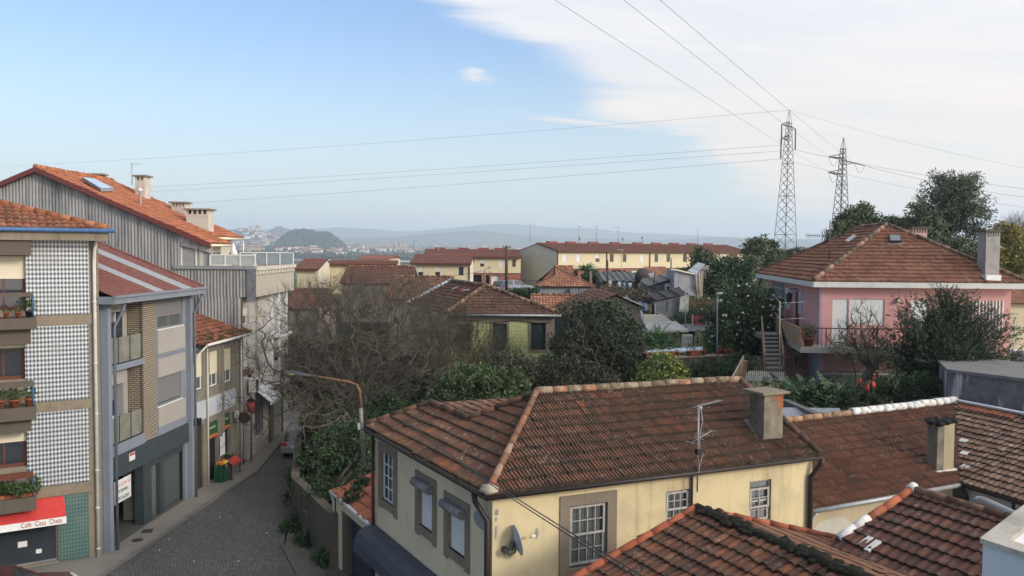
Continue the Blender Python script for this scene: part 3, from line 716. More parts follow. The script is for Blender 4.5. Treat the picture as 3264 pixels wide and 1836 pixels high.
for _ in range(150):
 a=moss.random();b=abs(moss.gauss(0,.10));b=min(b,.3);p=E0+dU*a+dV*b+V((0,0,.05));r=moss.uniform(.05,.14);m.blob(p,(r,r,r*.35),6,4,.5)
m.build('moss',plain('moss',(.045,.042,.020),.95,var=.3,scale=12),rf)
m=MB();m.tube([WC.pt(.55,zeC-.02,.55),WC.pt(LC+.45,zeC+.02,.55)],.07,8);m.tube([WC.pt(.55,zeC-.05,.53),WC.pt(.35,zeC-.35,.3),WC.pt(-.02,zeC-.9,.12),WC.pt(.02,PZ,.12)],.045,6);m.build('gutter',MT['pvc'],tC)
m=MB();m.tube([WC.pt(LC-.08,zeC,.12),WC.pt(LC-.08,PZ,.12)],.045,6);m.tube([WC.pt(1.55,zeC-.1,.1),WC.pt(1.55,PZ,.1)],.035,6);m.build('downpipe',MT['pvc'],tC)
t=thing('round_sign','dark round sign hanging out over the pavement','sign',WC.pt(LC-.3,3,0))
c=at(779,1331,43.3);m=MB();ax=WC.t
pts=[c+(V((WC.n.x,WC.n.y,0))*math.cos(k*math.pi/10)+V((0,0,1))*math.sin(k*math.pi/10))*.30 for k in range(20)]
m.prism([p-ax*.05 for p in pts],ax*.1);m.build('disc',plain('dark_disc',(.035,.022,.02),.5),t)
m=MB();q=(c-WC.a).dot(WC.n);s=(c-WC.a).dot(WC.t)
for z in(c.z+.26,c.z-.26):m.tube([WC.pt(s,z,.0),WC.pt(s,z,q-.1)],.012,5)
m.build('bracket',MT['black'],t)
t=thing('wall_lamp','dark boxy lamp on the granite house beside the slate downpipe','lamp',WC.pt(.25,3.2,0))
q=zC(614,1345,.1);m=MB();m.wbox(WC,q[0]+.0,q[0]+.25,q[1]-.2,q[1]+.15,.12,.42);m.build('lamp_box',MT['black'],t);m=MB();m.wbox(WC,q[0]+.08,q[0]+.17,q[1]-.05,q[1],.0,.12);m.build('bracket',MT['black'],t)
t=thing('wall_lamp','small white lamp box high on the pier beside the round hanging sign','lamp',WC.pt(LC-.9,3.2,0))
q=zC(750,1318,.1);m=MB();m.wbox(WC,q[0]-.1,q[0]+.12,q[1]-.2,q[1]+.12,.09,.24);m.build('lamp_box',MT['white'],t);m=MB();m.wbox(WC,q[0]-.05,q[0]+.05,q[1]-.06,q[1],.0,.09);m.build('bracket',MT['black'],t)
def crate(name,label,s,d,z,w=.55,dp=.38,h=.28,mat=None,fill=None,n=0):
 c=WC.pt(s,z,d);t=thing(name,label,'crate',c,"grocer's crates on the pavement");m=MB();T=.02
 sh=[(s-w/2,s+w/2,z,z+T,d-dp/2,d+dp/2)]
 for k in range(3):
  a,b=z+.03+h*k/3,z+h*(k+.72)/3
  sh+=[(s-w/2,s+w/2,a,b,d-dp/2,d-dp/2+T),(s-w/2,s+w/2,a,b,d+dp/2-T,d+dp/2),(s-w/2,s-w/2+T,a,b,d-dp/2,d+dp/2),(s+w/2-T,s+w/2,a,b,d-dp/2,d+dp/2)]
 for e in sh:m.wbox(WC,*e)
 for a in(-1,1):
  for b in(-1,1):m.wbox(WC,s+a*(w/2-.02)-.02,s+a*(w/2-.02)+.02,z,z+h,d+b*(dp/2-.02)-.022,d+b*(dp/2-.02)+.022)
 m.build('slats',mat or MT['green'],t)
 if fill:
  q=random.Random(int(s*99)+n);f=MB()
  for _ in range(n):f.blob(WC.pt(s+q.uniform(-.42,.42)*w,z+h+q.uniform(-.05,.06),d+q.uniform(-.4,.4)*dp),.055,8,6)
  f.build('fruit',fill,t)
sx=lerp(*ds[1][:2],.45);yel=plain('yellow_fruit',(.55,.42,.06),.5,var=.2,scale=20)
crate('fruit_crate','green crate standing on the pavement, bottom of the stack by the first shop doorway',sx,.32,PZ)
crate('fruit_crate','green crate in the middle of the stack by the first shop doorway',sx,.32,PZ+.30)
crate('fruit_crate','crate of oranges on top of the stack by the first shop doorway',sx,.32,PZ+.60,fill=fruit,n=26)
m=MB();m.wbox(WC,sx+.2,sx+.36,PZ+.55,PZ+.95,.525,.535);o=m.build('price_card',MT['paper'],None,loc=WC.pt(sx,PZ,.53));tag(o,'white price card hung on the front of the orange crate','price card')
sx2=zC(712,1500,.4)[0]
crate('fruit_crate','dark green crate on the pavement under the yellow fruit, bottom of its stack',sx2,.4,PZ,.6)
crate('fruit_crate','dark green crate second from the pavement under the yellow fruit',sx2,.4,PZ+.30,.6)
crate('fruit_crate','dark crate of yellow fruit on top of the stack at the second doorway',sx2,.4,PZ+.60,.6,mat=plain('dark_crate',(.03,.04,.04),.6),fill=yel,n=34)
t=thing('market_table','low trestle table with a red cover beside the yellow fruit','table',WC.pt(sx2+.9,PZ,.4));s=sx2+.95
m=MB();m.face([WC.pt(s-.55,PZ+.72,.66),WC.pt(s+.6,PZ+.72,.66),WC.pt(s+.6,PZ+.95,.12),WC.pt(s-.55,PZ+.95,.12)]);m.prism([WC.pt(s-.55,PZ+.72,.66),WC.pt(s+.6,PZ+.72,.66),WC.pt(s+.6,PZ+.60,.67),WC.pt(s-.55,PZ+.60,.67)],WC.n*.01);m.build('cover',plain('red_cover',(.42,.06,.04),.7),t)
for a in(-.5,.55):
 for b in(.15,.6):m=MB();m.wbox(WC,s+a-.02,s+a+.02,PZ,PZ+(.70 if b>.3 else.9),b-.02,b+.02);m.build('leg',MT['black'],t)
crate('vegetable_crate','crate of green vegetables on the back of the red covered table',s-.1,.3,PZ+.96,.5,.3,.15,plain('dark_crate2',(.03,.04,.04),.6),plain('lettuce',(.06,.16,.03),.6),14)
# D. apartment block with corrugated side and roof terrace
pD,qD=atz(770,1480,PZ),atz(898,1375,PZ)
WD=Wall(pD,qD);LD=WD.L
PRJ=.8
WS=Wall(WD.pt(0,0,PRJ),WD.pt(0,0,PRJ-30))
if WS.n.y>0:WS.n=-WS.n
def zS(x,y,d=0):return WS.sz(x,y,d)
def PS(x,y,d=0):s,z=zS(x,y,d);return WS.pt(s,z,d)
def zD(x,y,d=0):return WD.sz(x,y,d)
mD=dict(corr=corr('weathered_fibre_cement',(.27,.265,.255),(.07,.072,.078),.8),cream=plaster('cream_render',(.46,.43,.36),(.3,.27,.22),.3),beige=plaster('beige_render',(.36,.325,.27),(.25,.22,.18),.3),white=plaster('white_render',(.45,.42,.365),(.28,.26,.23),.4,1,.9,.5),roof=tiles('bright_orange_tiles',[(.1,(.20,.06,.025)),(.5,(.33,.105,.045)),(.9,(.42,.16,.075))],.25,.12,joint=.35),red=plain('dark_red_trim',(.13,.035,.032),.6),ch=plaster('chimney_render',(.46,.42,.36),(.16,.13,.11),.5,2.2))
tD=thing('apartment_block','apartment block with a grey corrugated side, long orange roof and glazed terrace','building',(*pD.xy,0))
zdeck=zS(776,851)[1]
apex=PS(124,541);sA_,zA_=zS(124,541);s57,z57=zS(573,748);sb,zb=zS(679,782)
slope=(zA_-zb)/(sA_-sb)
z57=zb+slope*(s57-sb)
m=MB()
zb0=zD(776,955,PRJ)[1];E0=WS.pt(0.02,zb0,0);E1=WS.pt(30,zb0,0)
def sheet(poly_s,per=.17,amp=.045,c=2.45,lift=.012):
 tileroof(m,E0,E1,[WS.pt(s,z,0)for s,z in poly_s],per,c,amp,'sin',lift,.004,riser=False,back=True)
sheet([(0.02,zdeck-.12),(s57,zdeck-.12),(s57+.001,z57-.1),(sA_,zA_-.08),(30,zA_-slope*(30-sA_))])
E0=WS.pt(PRJ+.04,0,0);E1=WS.pt(30,0,0);sheet([(PRJ+.04,zb0-.003),(30,zb0-.003)]);m.build('side_cladding',mD['corr'],tD)
m=MB();m.prism([WS.pt(-.05,zdeck-.12,.06),WS.pt(.42,zdeck-.12,.06),WS.pt(.42,zD(776,955,PRJ)[1]-.2,.06),WS.pt(-.05,zD(776,955,PRJ)[1]-.2,.06)],WS.n*.05);m.build('corner_sheet',plain('grey_sheet',(.17,.165,.18),.6,var=.3),tD)
m=MB();m.wbox(WS,-.05,s57+.3,zdeck-.12,zdeck+.06,-.2,.14);m.build('terrace_edge',MT['zinc'],tD)
m=MB();zb0=zD(776,955,PRJ)[1]
facade(m,WD,0,LD,zb0,zdeck,(),0,PRJ);m.face([WD.pt(0,zb0,0),WD.pt(LD,zb0,0),WD.pt(LD,zb0,PRJ),WD.pt(0,zb0,PRJ)])
m.face([WD.pt(LD,zb0,PRJ),WD.pt(LD,zb0,-20),WD.pt(LD,zdeck,-20),WD.pt(LD,zdeck,PRJ)])
m.build('upper_wall',mD['beige'],tD)
m=MB();zl0,zl1=zD(779,879,PRJ)[1],zdeck
m.wbox(WD,-.02,LD+.05,lerp(zl0,zl1,.55),zl1,PRJ-.3,PRJ+.14);m.build('terrace_parapet',mD['cream'],tD)
m=MB();m.wbox(WD,.06,LD,zl0,lerp(zl0,zl1,.55)-.003,PRJ-.1,PRJ+.07)
m.build('ledge',mD['cream'],tD)
m=MB()
for k in range(13):s=.3+k*(LD-.4)/12;m.wbox(WD,s-.025,s+.025,zl0+.03,lerp(zl0,zl1,.5),PRJ+.071,PRJ+.09)
m.build('ledge_vents',MT['concd'],tD)
m=MB();m.face([WD.pt(0,zdeck-.6,PRJ),WD.pt(LD,zdeck-.6,PRJ),WD.pt(LD,zdeck-.6,-12),WD.pt(0,zdeck-.6,-12)]);m.build('terrace_floor',mD['beige'],tD)
fl=[(791-20,792,977,1036),(772,792,1140,1200)]
def RD(x0,x1,yt,yb,d=0):return zD(x0,yb,d)[0],zD(x1,yb,d)[0],zD(x0,yb,d)[1],zD(x0,yt,d)[1]
h1=RD(772,793,980,1040);h2_=RD(772,793,1150,1215)
h1=(max(.15,h1[0]),h1[1]+.1,h1[2],h1[3]);h2_=(h1[0],h1[1],h2_[2],h2_[3])
dk=(zD(813,1100)[0]-.1,zD(818,1100)[0]+.25,3.6,zb0-.02)
wr=[]
for k,(sa,sb2)in enumerate(((.56,.68),(.76,.88))):
 for z0 in(4.3,7.0):wr.append((LD*sa,LD*sb2,z0,z0+1.5))
shopD=(zD(812,1350)[0],zD(847,1350)[0],.95,3.05);dr1=(LD*.70,LD*.78,PZ,2.5);dr0=(LD*.02,LD*.12,PZ,2.6)
m=MB();facade(m,WD,0,LD,0,zb0,[h1,h2_,dk,*wr,shopD,dr1,dr0],.22)
m.face([WD.pt(LD,0,0),WD.pt(LD,0,-20),WD.pt(LD,zb0,-20),WD.pt(LD,zb0,0)]);m.face([WD.pt(0,0,0),WD.pt(0,0,-20),WD.pt(0,zb0,-20),WD.pt(0,zb0,0)])
m.build('street_wall',mD['white'],tD)
for h in(h1,h2_):window(tD,WD,h,MT['white'],MT['glassg'],.18,.07,2,1,.05,.5,MT['slatw'],MT['white'])
for h in wr:window(tD,WD,h,MT['white'],MT['glass'],.18,.06,2,1,.05,.2+.3*h2(h[0]*9,h[2]),MT['slatw'],MT['white'])
window(tD,WD,dk,MT['white'],MT['glass'],.18,.06,1,4,.12)
window(tD,WD,shopD,MT['steel'],MT['glassg'],.15,.06,4,1,.05,name='shop_window')
for dr in(dr1,dr0):
 m=MB();rect(m,WD,*dr,-.2);m.build('door',MT['glass']if dr is dr1 else plain('tan_door',(.28,.22,.16),.6),tD)
m=MB()
for a,b in((.50,.555),(.69,.745),(.90,.96)):m.wbox(WD,LD*a,LD*b,3.5,zb0-.01,-.02,.5)
m.build('fin_wall',MT['white'],tD)
m=MB();m.wbox(WD,shopD[0]-.1,shopD[1]+.3,PZ-.05,.82,-.02,.05);m.build('stone_plinth',plaster('pale_stone',(.42,.36,.29),(.25,.2,.16),.4),tD)
m=MB()
for z0 in(3.55,6.4):
 m.wbox(WD,LD*.56,LD*.88,z0,z0+.15,.0,.95)
b=m.build('balcony',MT['white'],tD)
m=MB()
for z0 in(3.7,6.55):
 for k in range(12):s=LD*(.56+.32*k/11);m.wbox(WD,s-.012,s+.012,z0,z0+.95,.9,.925)
 m.wbox(WD,LD*.56,LD*.88,z0+.95,z0+.99,.89,.935)
m.build('railing',MT['steel'],b)
m=MB();s=zD(853,1400,.1)[0];m.tube([WD.pt(LD*.63,zb0,.1),WD.pt(LD*.63,PZ,.1)],.05,6);m.tube([WD.pt(.05,zb0,.06),WD.pt(.05,PZ,.06)],.05,6);m.tube([WD.pt(LD-.05,zb0,.06),WD.pt(LD-.05,PZ,.06)],.05,6);m.build('downpipe',plain('brown_pipe',(.10,.07,.05),.5),tD)
t=thing('shop_awning','small white slanted awning over the shop window of the corrugated block','awning',WD.pt(shopD[0],3.2,0));m=MB()
m.face([WD.pt(shopD[0]-.1,3.75,.02),WD.pt(shopD[1]+.2,3.75,.02),WD.pt(shopD[1]+.2,3.05,.9),WD.pt(shopD[0]-.1,3.05,.9)]);m.wbox(WD,shopD[0]-.1,shopD[1]+.2,2.85,3.05,.89,.9)
m.build('canopy',MT['clothw'],t)
t=thing('air_conditioner','white air conditioner box above the shop awning','air conditioner',WD.pt(2.2,4.2,0));q=RD(802,823,1217,1250,.3)
m=MB();m.wbox(WD,q[0],q[0]+.95,q[2],q[2]+.7,.15,.5);m.build('casing',MT['white'],t)
m=MB();m.wbox(WD,q[0]+.08,q[0]+.6,q[2]+.06,q[2]+.64,.5,.515);m.build('grille',plain('dark_grille',(.06,.06,.06),.6),t);m=MB();m.wbox(WD,q[0],q[0]+.95,q[2]-.06,q[2]-.004,.0,.5);m.build('bracket',MT['steel'],t)
t=thing('lantern','red lantern hung over the pavement on a dark post','lantern',WD.pt(1.2,PZ,.3));q=zD(800,1282,.35)
m=MB();c=WD.pt(q[0],q[1],.35);m.lathe(c+V((0,0,-.55)),[(.14,0),(.2,.1),(.24,.5),(.12,.62)],6);m.build('lamp_body',plain('red_glass',(.34,.06,.05),.4),t);m=MB();m.lathe(c+V((0,0,.07)),[(.26,0),(.05,.18),(.02,.3)],6);m.build('lamp_cap',MT['black'],t)
m=MB();m.tube([c+V((0,0,-.55)),V((c.x,c.y,PZ))],.045,6);m.build('post',MT['rust'],t)
t=flowerpot(WD.pt(zD(880,1164,.5)[0],5.0,.5),.14,.2,'dark hanging plant on the white facade behind the bare branches','',260,(.35,.3,.35),pot=MT['black'],seed=77)
t=flowerpot(WD.pt(zD(795,1200,.3)[0],zD(795,1203,.3)[1],.3),.13,.2,'window plant with reddish flowers on the facade above the lantern','',160,(.3,.25,.2),lm=leafmat('red_leaves',(.05,.03,.01),(.20,.03,.02),(.10,.10,.03)),seed=78)
zr=zS(700,811)[1]
m=MB();s0=s57-.05;s1=zS(669,812)[0]
g=MB();g.face([WS.pt(s1,zdeck+.06,-.12),WS.pt(s0,zdeck+.06,-.12),WS.pt(s0,z57-.75,-.12),WS.pt(s0-.9,z57-.82,-.12),WS.pt(s1,zb+slope*.2-.55,-.12)]);g.build('side_window',glassmat('terrace_glass',(.19,.19,.18)),tD)
m=MB();m.prism([WS.pt(s0+.1,z57+.0,-.05),WS.pt(sb,zb-.05,-.05),WS.pt(sb,zb-.42,-.05),WS.pt(s0+.1,z57-.75,-.05)],WS.n*.08);m.build('barge_board',plain('peeling_white_wood',(.42,.40,.38),.8,var=.35),tD)
m=MB()
for s in(s0+.02,lerp(s0,s1,.5),s1):m.wbox(WS,s-.035,s+.035,zdeck,zdeck+(z57-.8-zdeck)*(1 if s>s1+.1 else.62),-.16,-.08)
m.build('window_posts',MT['white'],tD)
zrt=zS(720,811)[1]
def glassrail(parent,wl,s0,s1,z0,z1,d,n,gm):
 f=MB();f.wbox(wl,s0,s1,z1-.06,z1,d-.03,d+.03)
 for k in range(n+1):s=lerp(s0,s1,k/n);f.wbox(wl,s-.03,s+.03,z0,z1-.061,d-.03,d+.03)
 o=f.build('railing',MT['white'],parent);g=MB()
 for k in range(n):g.face([wl.pt(lerp(s0,s1,k/n)+.03,z0+.06,d),wl.pt(lerp(s0,s1,(k+1)/n)-.03,z0+.06,d),wl.pt(lerp(s0,s1,(k+1)/n)-.03,z1-.06,d),wl.pt(lerp(s0,s1,k/n)+.03,z1-.06,d)])
 g.build('pane',gm,o)
grail=glassmat('frosted_rail_glass',(.24,.25,.24),.3)
glassrail(tD,WS,.02,s1,zdeck+.06,zrt,-.03,3,grail)
WR=Wall(WD.pt(LD-.05,0,PRJ),WD.pt(LD-.05,0,PRJ-12));
if WR.n.y>0:WR.n=-WR.n
glassrail(tD,WR,.02,3.3,zdeck-.05,WR.sz(900,804)[1],0,4,glassmat('far_rail_glass',(.15,.18,.20),.2))if WR.t.x<0 else None
tt=WD.t;Yn=0;eave0=WS.pt(sb,zb,.35);ridge0=WS.pt(sA_,zA_,.35);wl=WS.pt(30,zA_-slope*(30-sA_),.35)
L1,L2=3.4,LD+.5
sb2=sb+.95;zb2=zb+slope*.95
far=WS.pt(sb2,zb2,.35)
m=MB();tileroof(m,eave0+V((0,0,.1)),eave0+tt*L1+V((0,0,.1)),[ridge0+V((0,0,.1)),ridge0+tt*L1+V((0,0,.1))],.25,.4,.045,'lusa',.03)
tileroof(m,far+tt*(L1+.01)+V((0,0,.1)),far+tt*L2+V((0,0,.1)),[ridge0+tt*(L1+.01)+V((0,0,.1)),ridge0+tt*L2+V((0,0,.1))],.25,.4,.045,'lusa',.03)
m.face([ridge0,ridge0+tt*L2,wl+tt*L2,wl])
rf=m.build('roof',mD['roof'],tD)
m=MB();ridge(m,ridge0+V((0,0,.14)),ridge0+tt*L2+V((0,0,.14)),.13,.45);m.build('ridge_tiles',ridgemat('orange_ridge',[(.2,(.25,.08,.035)),(.8,(.36,.13,.06))]),rf)
m=MB()
for a,b in((eave0,ridge0),(ridge0,wl)):m.prism([a+V((0,0,.12)),b+V((0,0,.12)),b+V((0,0,-.14)),a+V((0,0,-.14))],WS.n*.05)
m.build('verge_trim',mD['red'],rf)
m=MB();m.tube([eave0+tt*.05,eave0+tt*L1],.07,6);m.tube([far+tt*L1,far+tt*L2],.08,6);m.build('gutter',MT['cream'],rf)
m=MB();a=WS.pt(sb+.55,0,-.1);b=a+tt*(L1-.6);
wq=Wall(a,b);wq.n=WD.n
m.wbox(wq,0,wq.L,zdeck-.5,zb+.1,-.2,0);a2=WS.pt(sb2+.6,0,0)+tt*(L1-.3);w2=Wall(a2,a2+tt*(LD-L1));w2.n=WD.n
m.wbox(w2,0,w2.L,zdeck-.5,zb2+.12,-.2,0);
m.box8([*[far+tt*(L1-.1)+WS.n*0+V((dx,0,dz))for dx,dz in((0,-3),)],far+tt*(L1-.1)+V((-3,0,-3)),far+tt*(L1)+V((-3,0,-3)),far+tt*(L1)+V((0,0,-3)),far+tt*(L1-.1)+V((0,0,-.05)),far+tt*(L1-.1)+V((-3,0,1.2)),far+tt*L1+V((-3,0,1.2)),far+tt*L1+V((0,0,-.05))])
m.build('penthouse_wall',mD['cream'],tD)
for k in range(3):
 m=MB();m.wbox(wq,.3+k*.85,.95+k*.85,zdeck+.2,zb-.35,.0,.04);m.build('window',MT['glassg'],tD)
m=MB();q=PS(679,790,-.1);m.tube([WS.pt(sb+.2,zb-.1,-.1),WS.pt(sb+.1,zb-.5,-.1),WS.pt(sb+.25,zdeck,-.15)],.08,6);m.build('downpipe',MT['pvc'],tD)
m=MB();p=far+tt*L2;m.tube([p,p+V((0,0,-2.2))],.04,6);m.build('terrace_post',MT['white'],tD)
nD=(ridge0-eave0).cross(tt).normalized();nD=nD if nD.z>0 else-nD
def roofpt(x,y):return on(x,y,eave0+V((0,0,.1)),nD)
def chimney(parent,x0,x1,yb,yt,dp,mat,cap=.10,slots=4,over=.12,capmat=None,Y=None,label=None):
 """a rendered chimney: pixel box of its front; the foot stands on the roof"""
 p=roofpt((x0+x1)/2,yb)if Y is None else at((x0+x1)/2,yb,Y);Yc=p.y
 a,b=at(x0,yb,Yc),at(x1,yb,Yc);zt=at((x0+x1)/2,yt,Yc).z;w=Wall(a,b)
 m=MB();sl=.22;m.wbox(w,0,w.L,a.z-1.6,zt-sl,-dp,0)
 for i in range(slots+1):s=lerp(0,w.L-.12,i/slots);m.wbox(w,s,s+.12,zt-sl,zt,-dp,-.0)
 o=m.build('chimney',mat,parent,label)
 m=MB();m.wbox(w,-over,w.L+over,zt+.002,zt+cap,-dp-over,over);m.build('chimney_cap',capmat or MT['concrete'],o)
 m=MB();m.wbox(w,.06,w.L-.06,zt-sl+.002,zt-.002,-dp+.05,-.05);m.build('flue',MT['black'],o)
 return o,w,zt
chimney(tD,594,664,725,670,.9,mD['ch']);chimney(tD,431,462,628,563,.8,mD['ch'],slots=2)
chimney(tD,546,592,688,648,.7,mD['ch'],Y=51);chimney(tD,289,323,590,558,.6,MT['concd'],slots=2,Y=52)
p0,p1,p2,p3=roofpt(262,582),roofpt(300,586),roofpt(362,616),roofpt(322,618)
m=MB();m.prism([p+V((0,0,.12))for p in(p0,p1,p2,p3)],V((0,0,.16)));sk=m.build('skylight',MT['zinc'],rf)
m=MB();m.face([p+V((0,0,.30))for p in(p0,p1,p2,p3)]);m.build('pane',glassmat('sky_glass',(.30,.34,.36),.2),sk)
q=roofpt(447,655);m=MB();m.lathe(q,[(.09,0),(.07,.75),(.2,.8),(.03,.98)],8);m.build('vent_pipe',MT['pvc'],rf)
def aerial(name,label,base,H,booms,mat,cat='antenna',r=.025):
 t=thing(name,label,cat,base);m=MB();base=V(base);m.tube([base,base+V((0,0,H))],r,6);m.build('mast',mat,t)
 for(dz,ang,L,nd,dl)in booms:
  m=MB();c=base+V((0,0,dz));d=V((math.cos(ang),math.sin(ang),0));e=V((-d.y,d.x,0));m.tube([c-d*L*.12,c+d*L],r*.6,5)
  for k in range(nd):
   p=c+d*L*(k/max(1,nd-1));l=dl*(1-.4*k/max(1,nd-1));m.tube([p-e*l,p+e*l],r*.4,4)
  m.build('boom',mat,t)
 return t
pb=at(421,590,47.6);aerial('roof_antenna','thin bent antenna mast beside the tall chimney on the orange roof',pb,at(421,520,47.6).z-pb.z,[(at(421,521,47.6).z-pb.z-.02,.1,.6,3,.06)],MT['steel'])
t=thing('deck_chair','pale folded deck chair leaning on the terrace parapet','chair',WD.pt(2.2,zdeck-.6,-.2));m=MB();w0=WD.pt(2.2,zdeck-.4,-.1)
m.beam(w0,w0+V((.25,.1,1.15)),.5,.04);m.build('seat',MT['white'],t);m=MB();m.beam(w0+V((.5,0,-.2)),w0+V((.1,.1,.7)),.45,.03);m.build('leg_frame',MT['steel'],t)
t=thing('parasol','closed white parasol standing on the terrace','parasol',WD.pt(3.6,zdeck-.6,-1.0));m=MB();p=at(744,810,49);m.lathe(p+V((0,0,-.1)),[(.30,0),(.16,.35),(.02,.75)],8);m.build('canopy',MT['white'],t);m=MB();m.tube([p,p+V((0,0,-1.6))],.03,6);m.build('pole',MT['steel'],t)
# street
road=plaster('x',(.1,.1,.1))
def cobbles():
 k=Nodes('cobbles');b=k.n('ShaderNodeTexBrick');wv=k.n('ShaderNodeVectorMath',operation='MULTIPLY_ADD');nz=k.n('ShaderNodeTexNoise');k.link(k.obj,nz.inputs[0]);nz.inputs['Scale'].default_value=1.6;k.link(nz.outputs['Color'],wv.inputs[0]);wv.inputs[1].default_value=(.22,.22,0);k.link(k.obj,wv.inputs[2]);k.link(k.map(wv.outputs[0],(1,1,1),(0,0,rad(8))),b.inputs['Vector'])
 for a,v in(('Color1',(.080,.077,.074)),('Color2',(.132,.127,.12)),('Mortar',(.022,.021,.02))):b.inputs[a].default_value=(*v,1)
 b.inputs['Scale'].default_value=1;b.inputs['Brick Width'].default_value=.13;b.inputs['Row Height'].default_value=.115;b.inputs['Mortar Size'].default_value=.018;b.inputs['Mortar Smooth'].default_value=.4
 k.bump(b.outputs['Fac'],-.7,.025);g=k.noise(k.obj,.35,6,.65);f=k.noise(k.obj,5,6,.7)
 k.p.inputs['Roughness'].default_value=.7
 return k.col(k.mix(k.range(g,.42,.72,0,.55),k.mix(k.range(f,.42,.66,0,.6),b.outputs[0],(.165,.158,.145)),(.045,.043,.04)))
kerb=[atz(x,y,PZ)for x,y in((150,1900),(315,1832),(493,1715),(640,1612),(813,1501),(894,1405),(925,1340))]
redge=[atz(x,y,0)for x,y in((960,1900),(944,1836),(905,1760),(893,1742),(925,1660),(945,1600),(925,1510),(915,1430),(935,1340))]
kb=[V((p.x,p.y,0))for p in kerb]
m=MB();m.box(-40,8,-5,75,-.6,0.0);struct(m.build('road',cobbles(),None,loc=(-12,30,0)),'dark cobbled street')
pave=plaster('pavement_concrete',(.20,.18,.15),(.10,.09,.08),.5,1.0)
inner=[WA.pt(9,0),WA.pt(0,0),WB.pt(0,0),WB.pt(LB,0),WC.pt(0,0),WC.pt(LC,0),WD.pt(0,0),WD.pt(LD+2.5,0)]
m=MB();top=[V((p.x,p.y,PZ))for p in kerb];back=[V((p.x,p.y,PZ))+V((-.6,.2,0))for p in inner]
outl=[V((-26,22,PZ)),V((-20,26.5,PZ))]+top+back[::-1]+[V((-28,24,PZ))]
m.prism([p-V((0,0,.12))for p in outl],V((0,0,.12)));struct(m.build('pavement',pave,None,loc=(-14,38,0)),'narrow concrete pavement')
m=MB()
for a,b in zip([V((-20,26.5,PZ))]+top,top):m.beam(a+V((.06,0,-.05)),b+V((.06,0,-.05)),.14,.12)
struct(m.build('kerb',plaster('kerb_stone',(.15,.14,.13),(.06,.06,.055),.6,2),None,loc=(-14,38,0)),'worn granite kerb')
def manhole(x,y,z,label,sq=False):
 p=atz(x,y,z);m=MB();m.box(-.2,.2,-.22,.22,.002,.012,.2,p)if sq else m.lathe(p,[(.22,.002),(.22,.012)],16)
 o=m.build('manhole_cover',plain('cast_iron',(.05,.045,.04),.7,var=.2),None,loc=p);tag(o,label,'manhole cover')
manhole(438,1722,PZ,'round manhole cover in the pavement in front of the empty shop');manhole(470,1693,PZ,'square dark cover in the pavement further along from the empty shop',True);manhole(729,1528,PZ,'small dark cover in the pavement by the fruit crates',True)
m=MB();p=atz(548,1600,PZ)+V((-.1,0,0));m.lathe(p,[(.26,0),(.3,.1),(.22,.24),(.05,.28)],8);o=m.build('rubbish_bag',plain('black_bag',(.02,.018,.018),.4),None,loc=p);tag(o,'small black rubbish bag on the shop step','bag')
for k,(x,y)in enumerate(((352,1808),(540,1720),(508,1755),(700,1650),(850,1700),(760,1790),(618,1790))):
 p=atz(x,y,0);m=MB();m.face([p+V((-.035,-.025,.012)),p+V((.03,-.035,.016)),p+V((.04,.03,.026)),p+V((-.025,.035,.014))]);o=m.build('litter_scrap',MT['paper'],None,loc=p);tag(o,'tiny pale scrap of litter on the dark cobbles','litter','scraps of litter on the cobbles')
rin=[atz(x,y,0)for x,y in((1075,1900),(1037,1836),(912,1676),(931,1600))]
m=MB();o_=[V((p.x,p.y,.08))for p in redge[:5]];i_=[V((p.x,p.y,.08))for p in rin]
m.prism([p-V((0,0,.1))for p in o_+i_[::-1]],V((0,0,.1)));struct(m.build('footpath',plaster('mossy_path',(.10,.095,.08),(.05,.05,.04),.6),None,loc=(-8,32,0)),'rough footpath')
rw=[V((-6.5,30.35,0)),V((-9.3,35.7,0)),V((-10.9,42.5,0)),V((-10.9,50,0)),V((-11.2,62,0))]
m=MB();hts=[2.0,1.9,2.1,2.3,2.4]
for a,b,h0,h1_ in zip(rw,rw[1:],hts,hts[1:]):
 n=(b-a).normalized();n=V((n.y,-n.x,0))*.35
 m.box8([a,b,b+n,a+n,a+V((0,0,h0)),b+V((0,0,h1_)),b+n+V((0,0,h1_)),a+n+V((0,0,h0))])
o=m.build('stone_wall',plaster('old_wall_render',(.095,.082,.062),(.03,.03,.025),.8,.8,.95,.9),None,loc=rw[1]);tag(o,'stained old retaining wall along the right side of the street, under the ivy','wall')
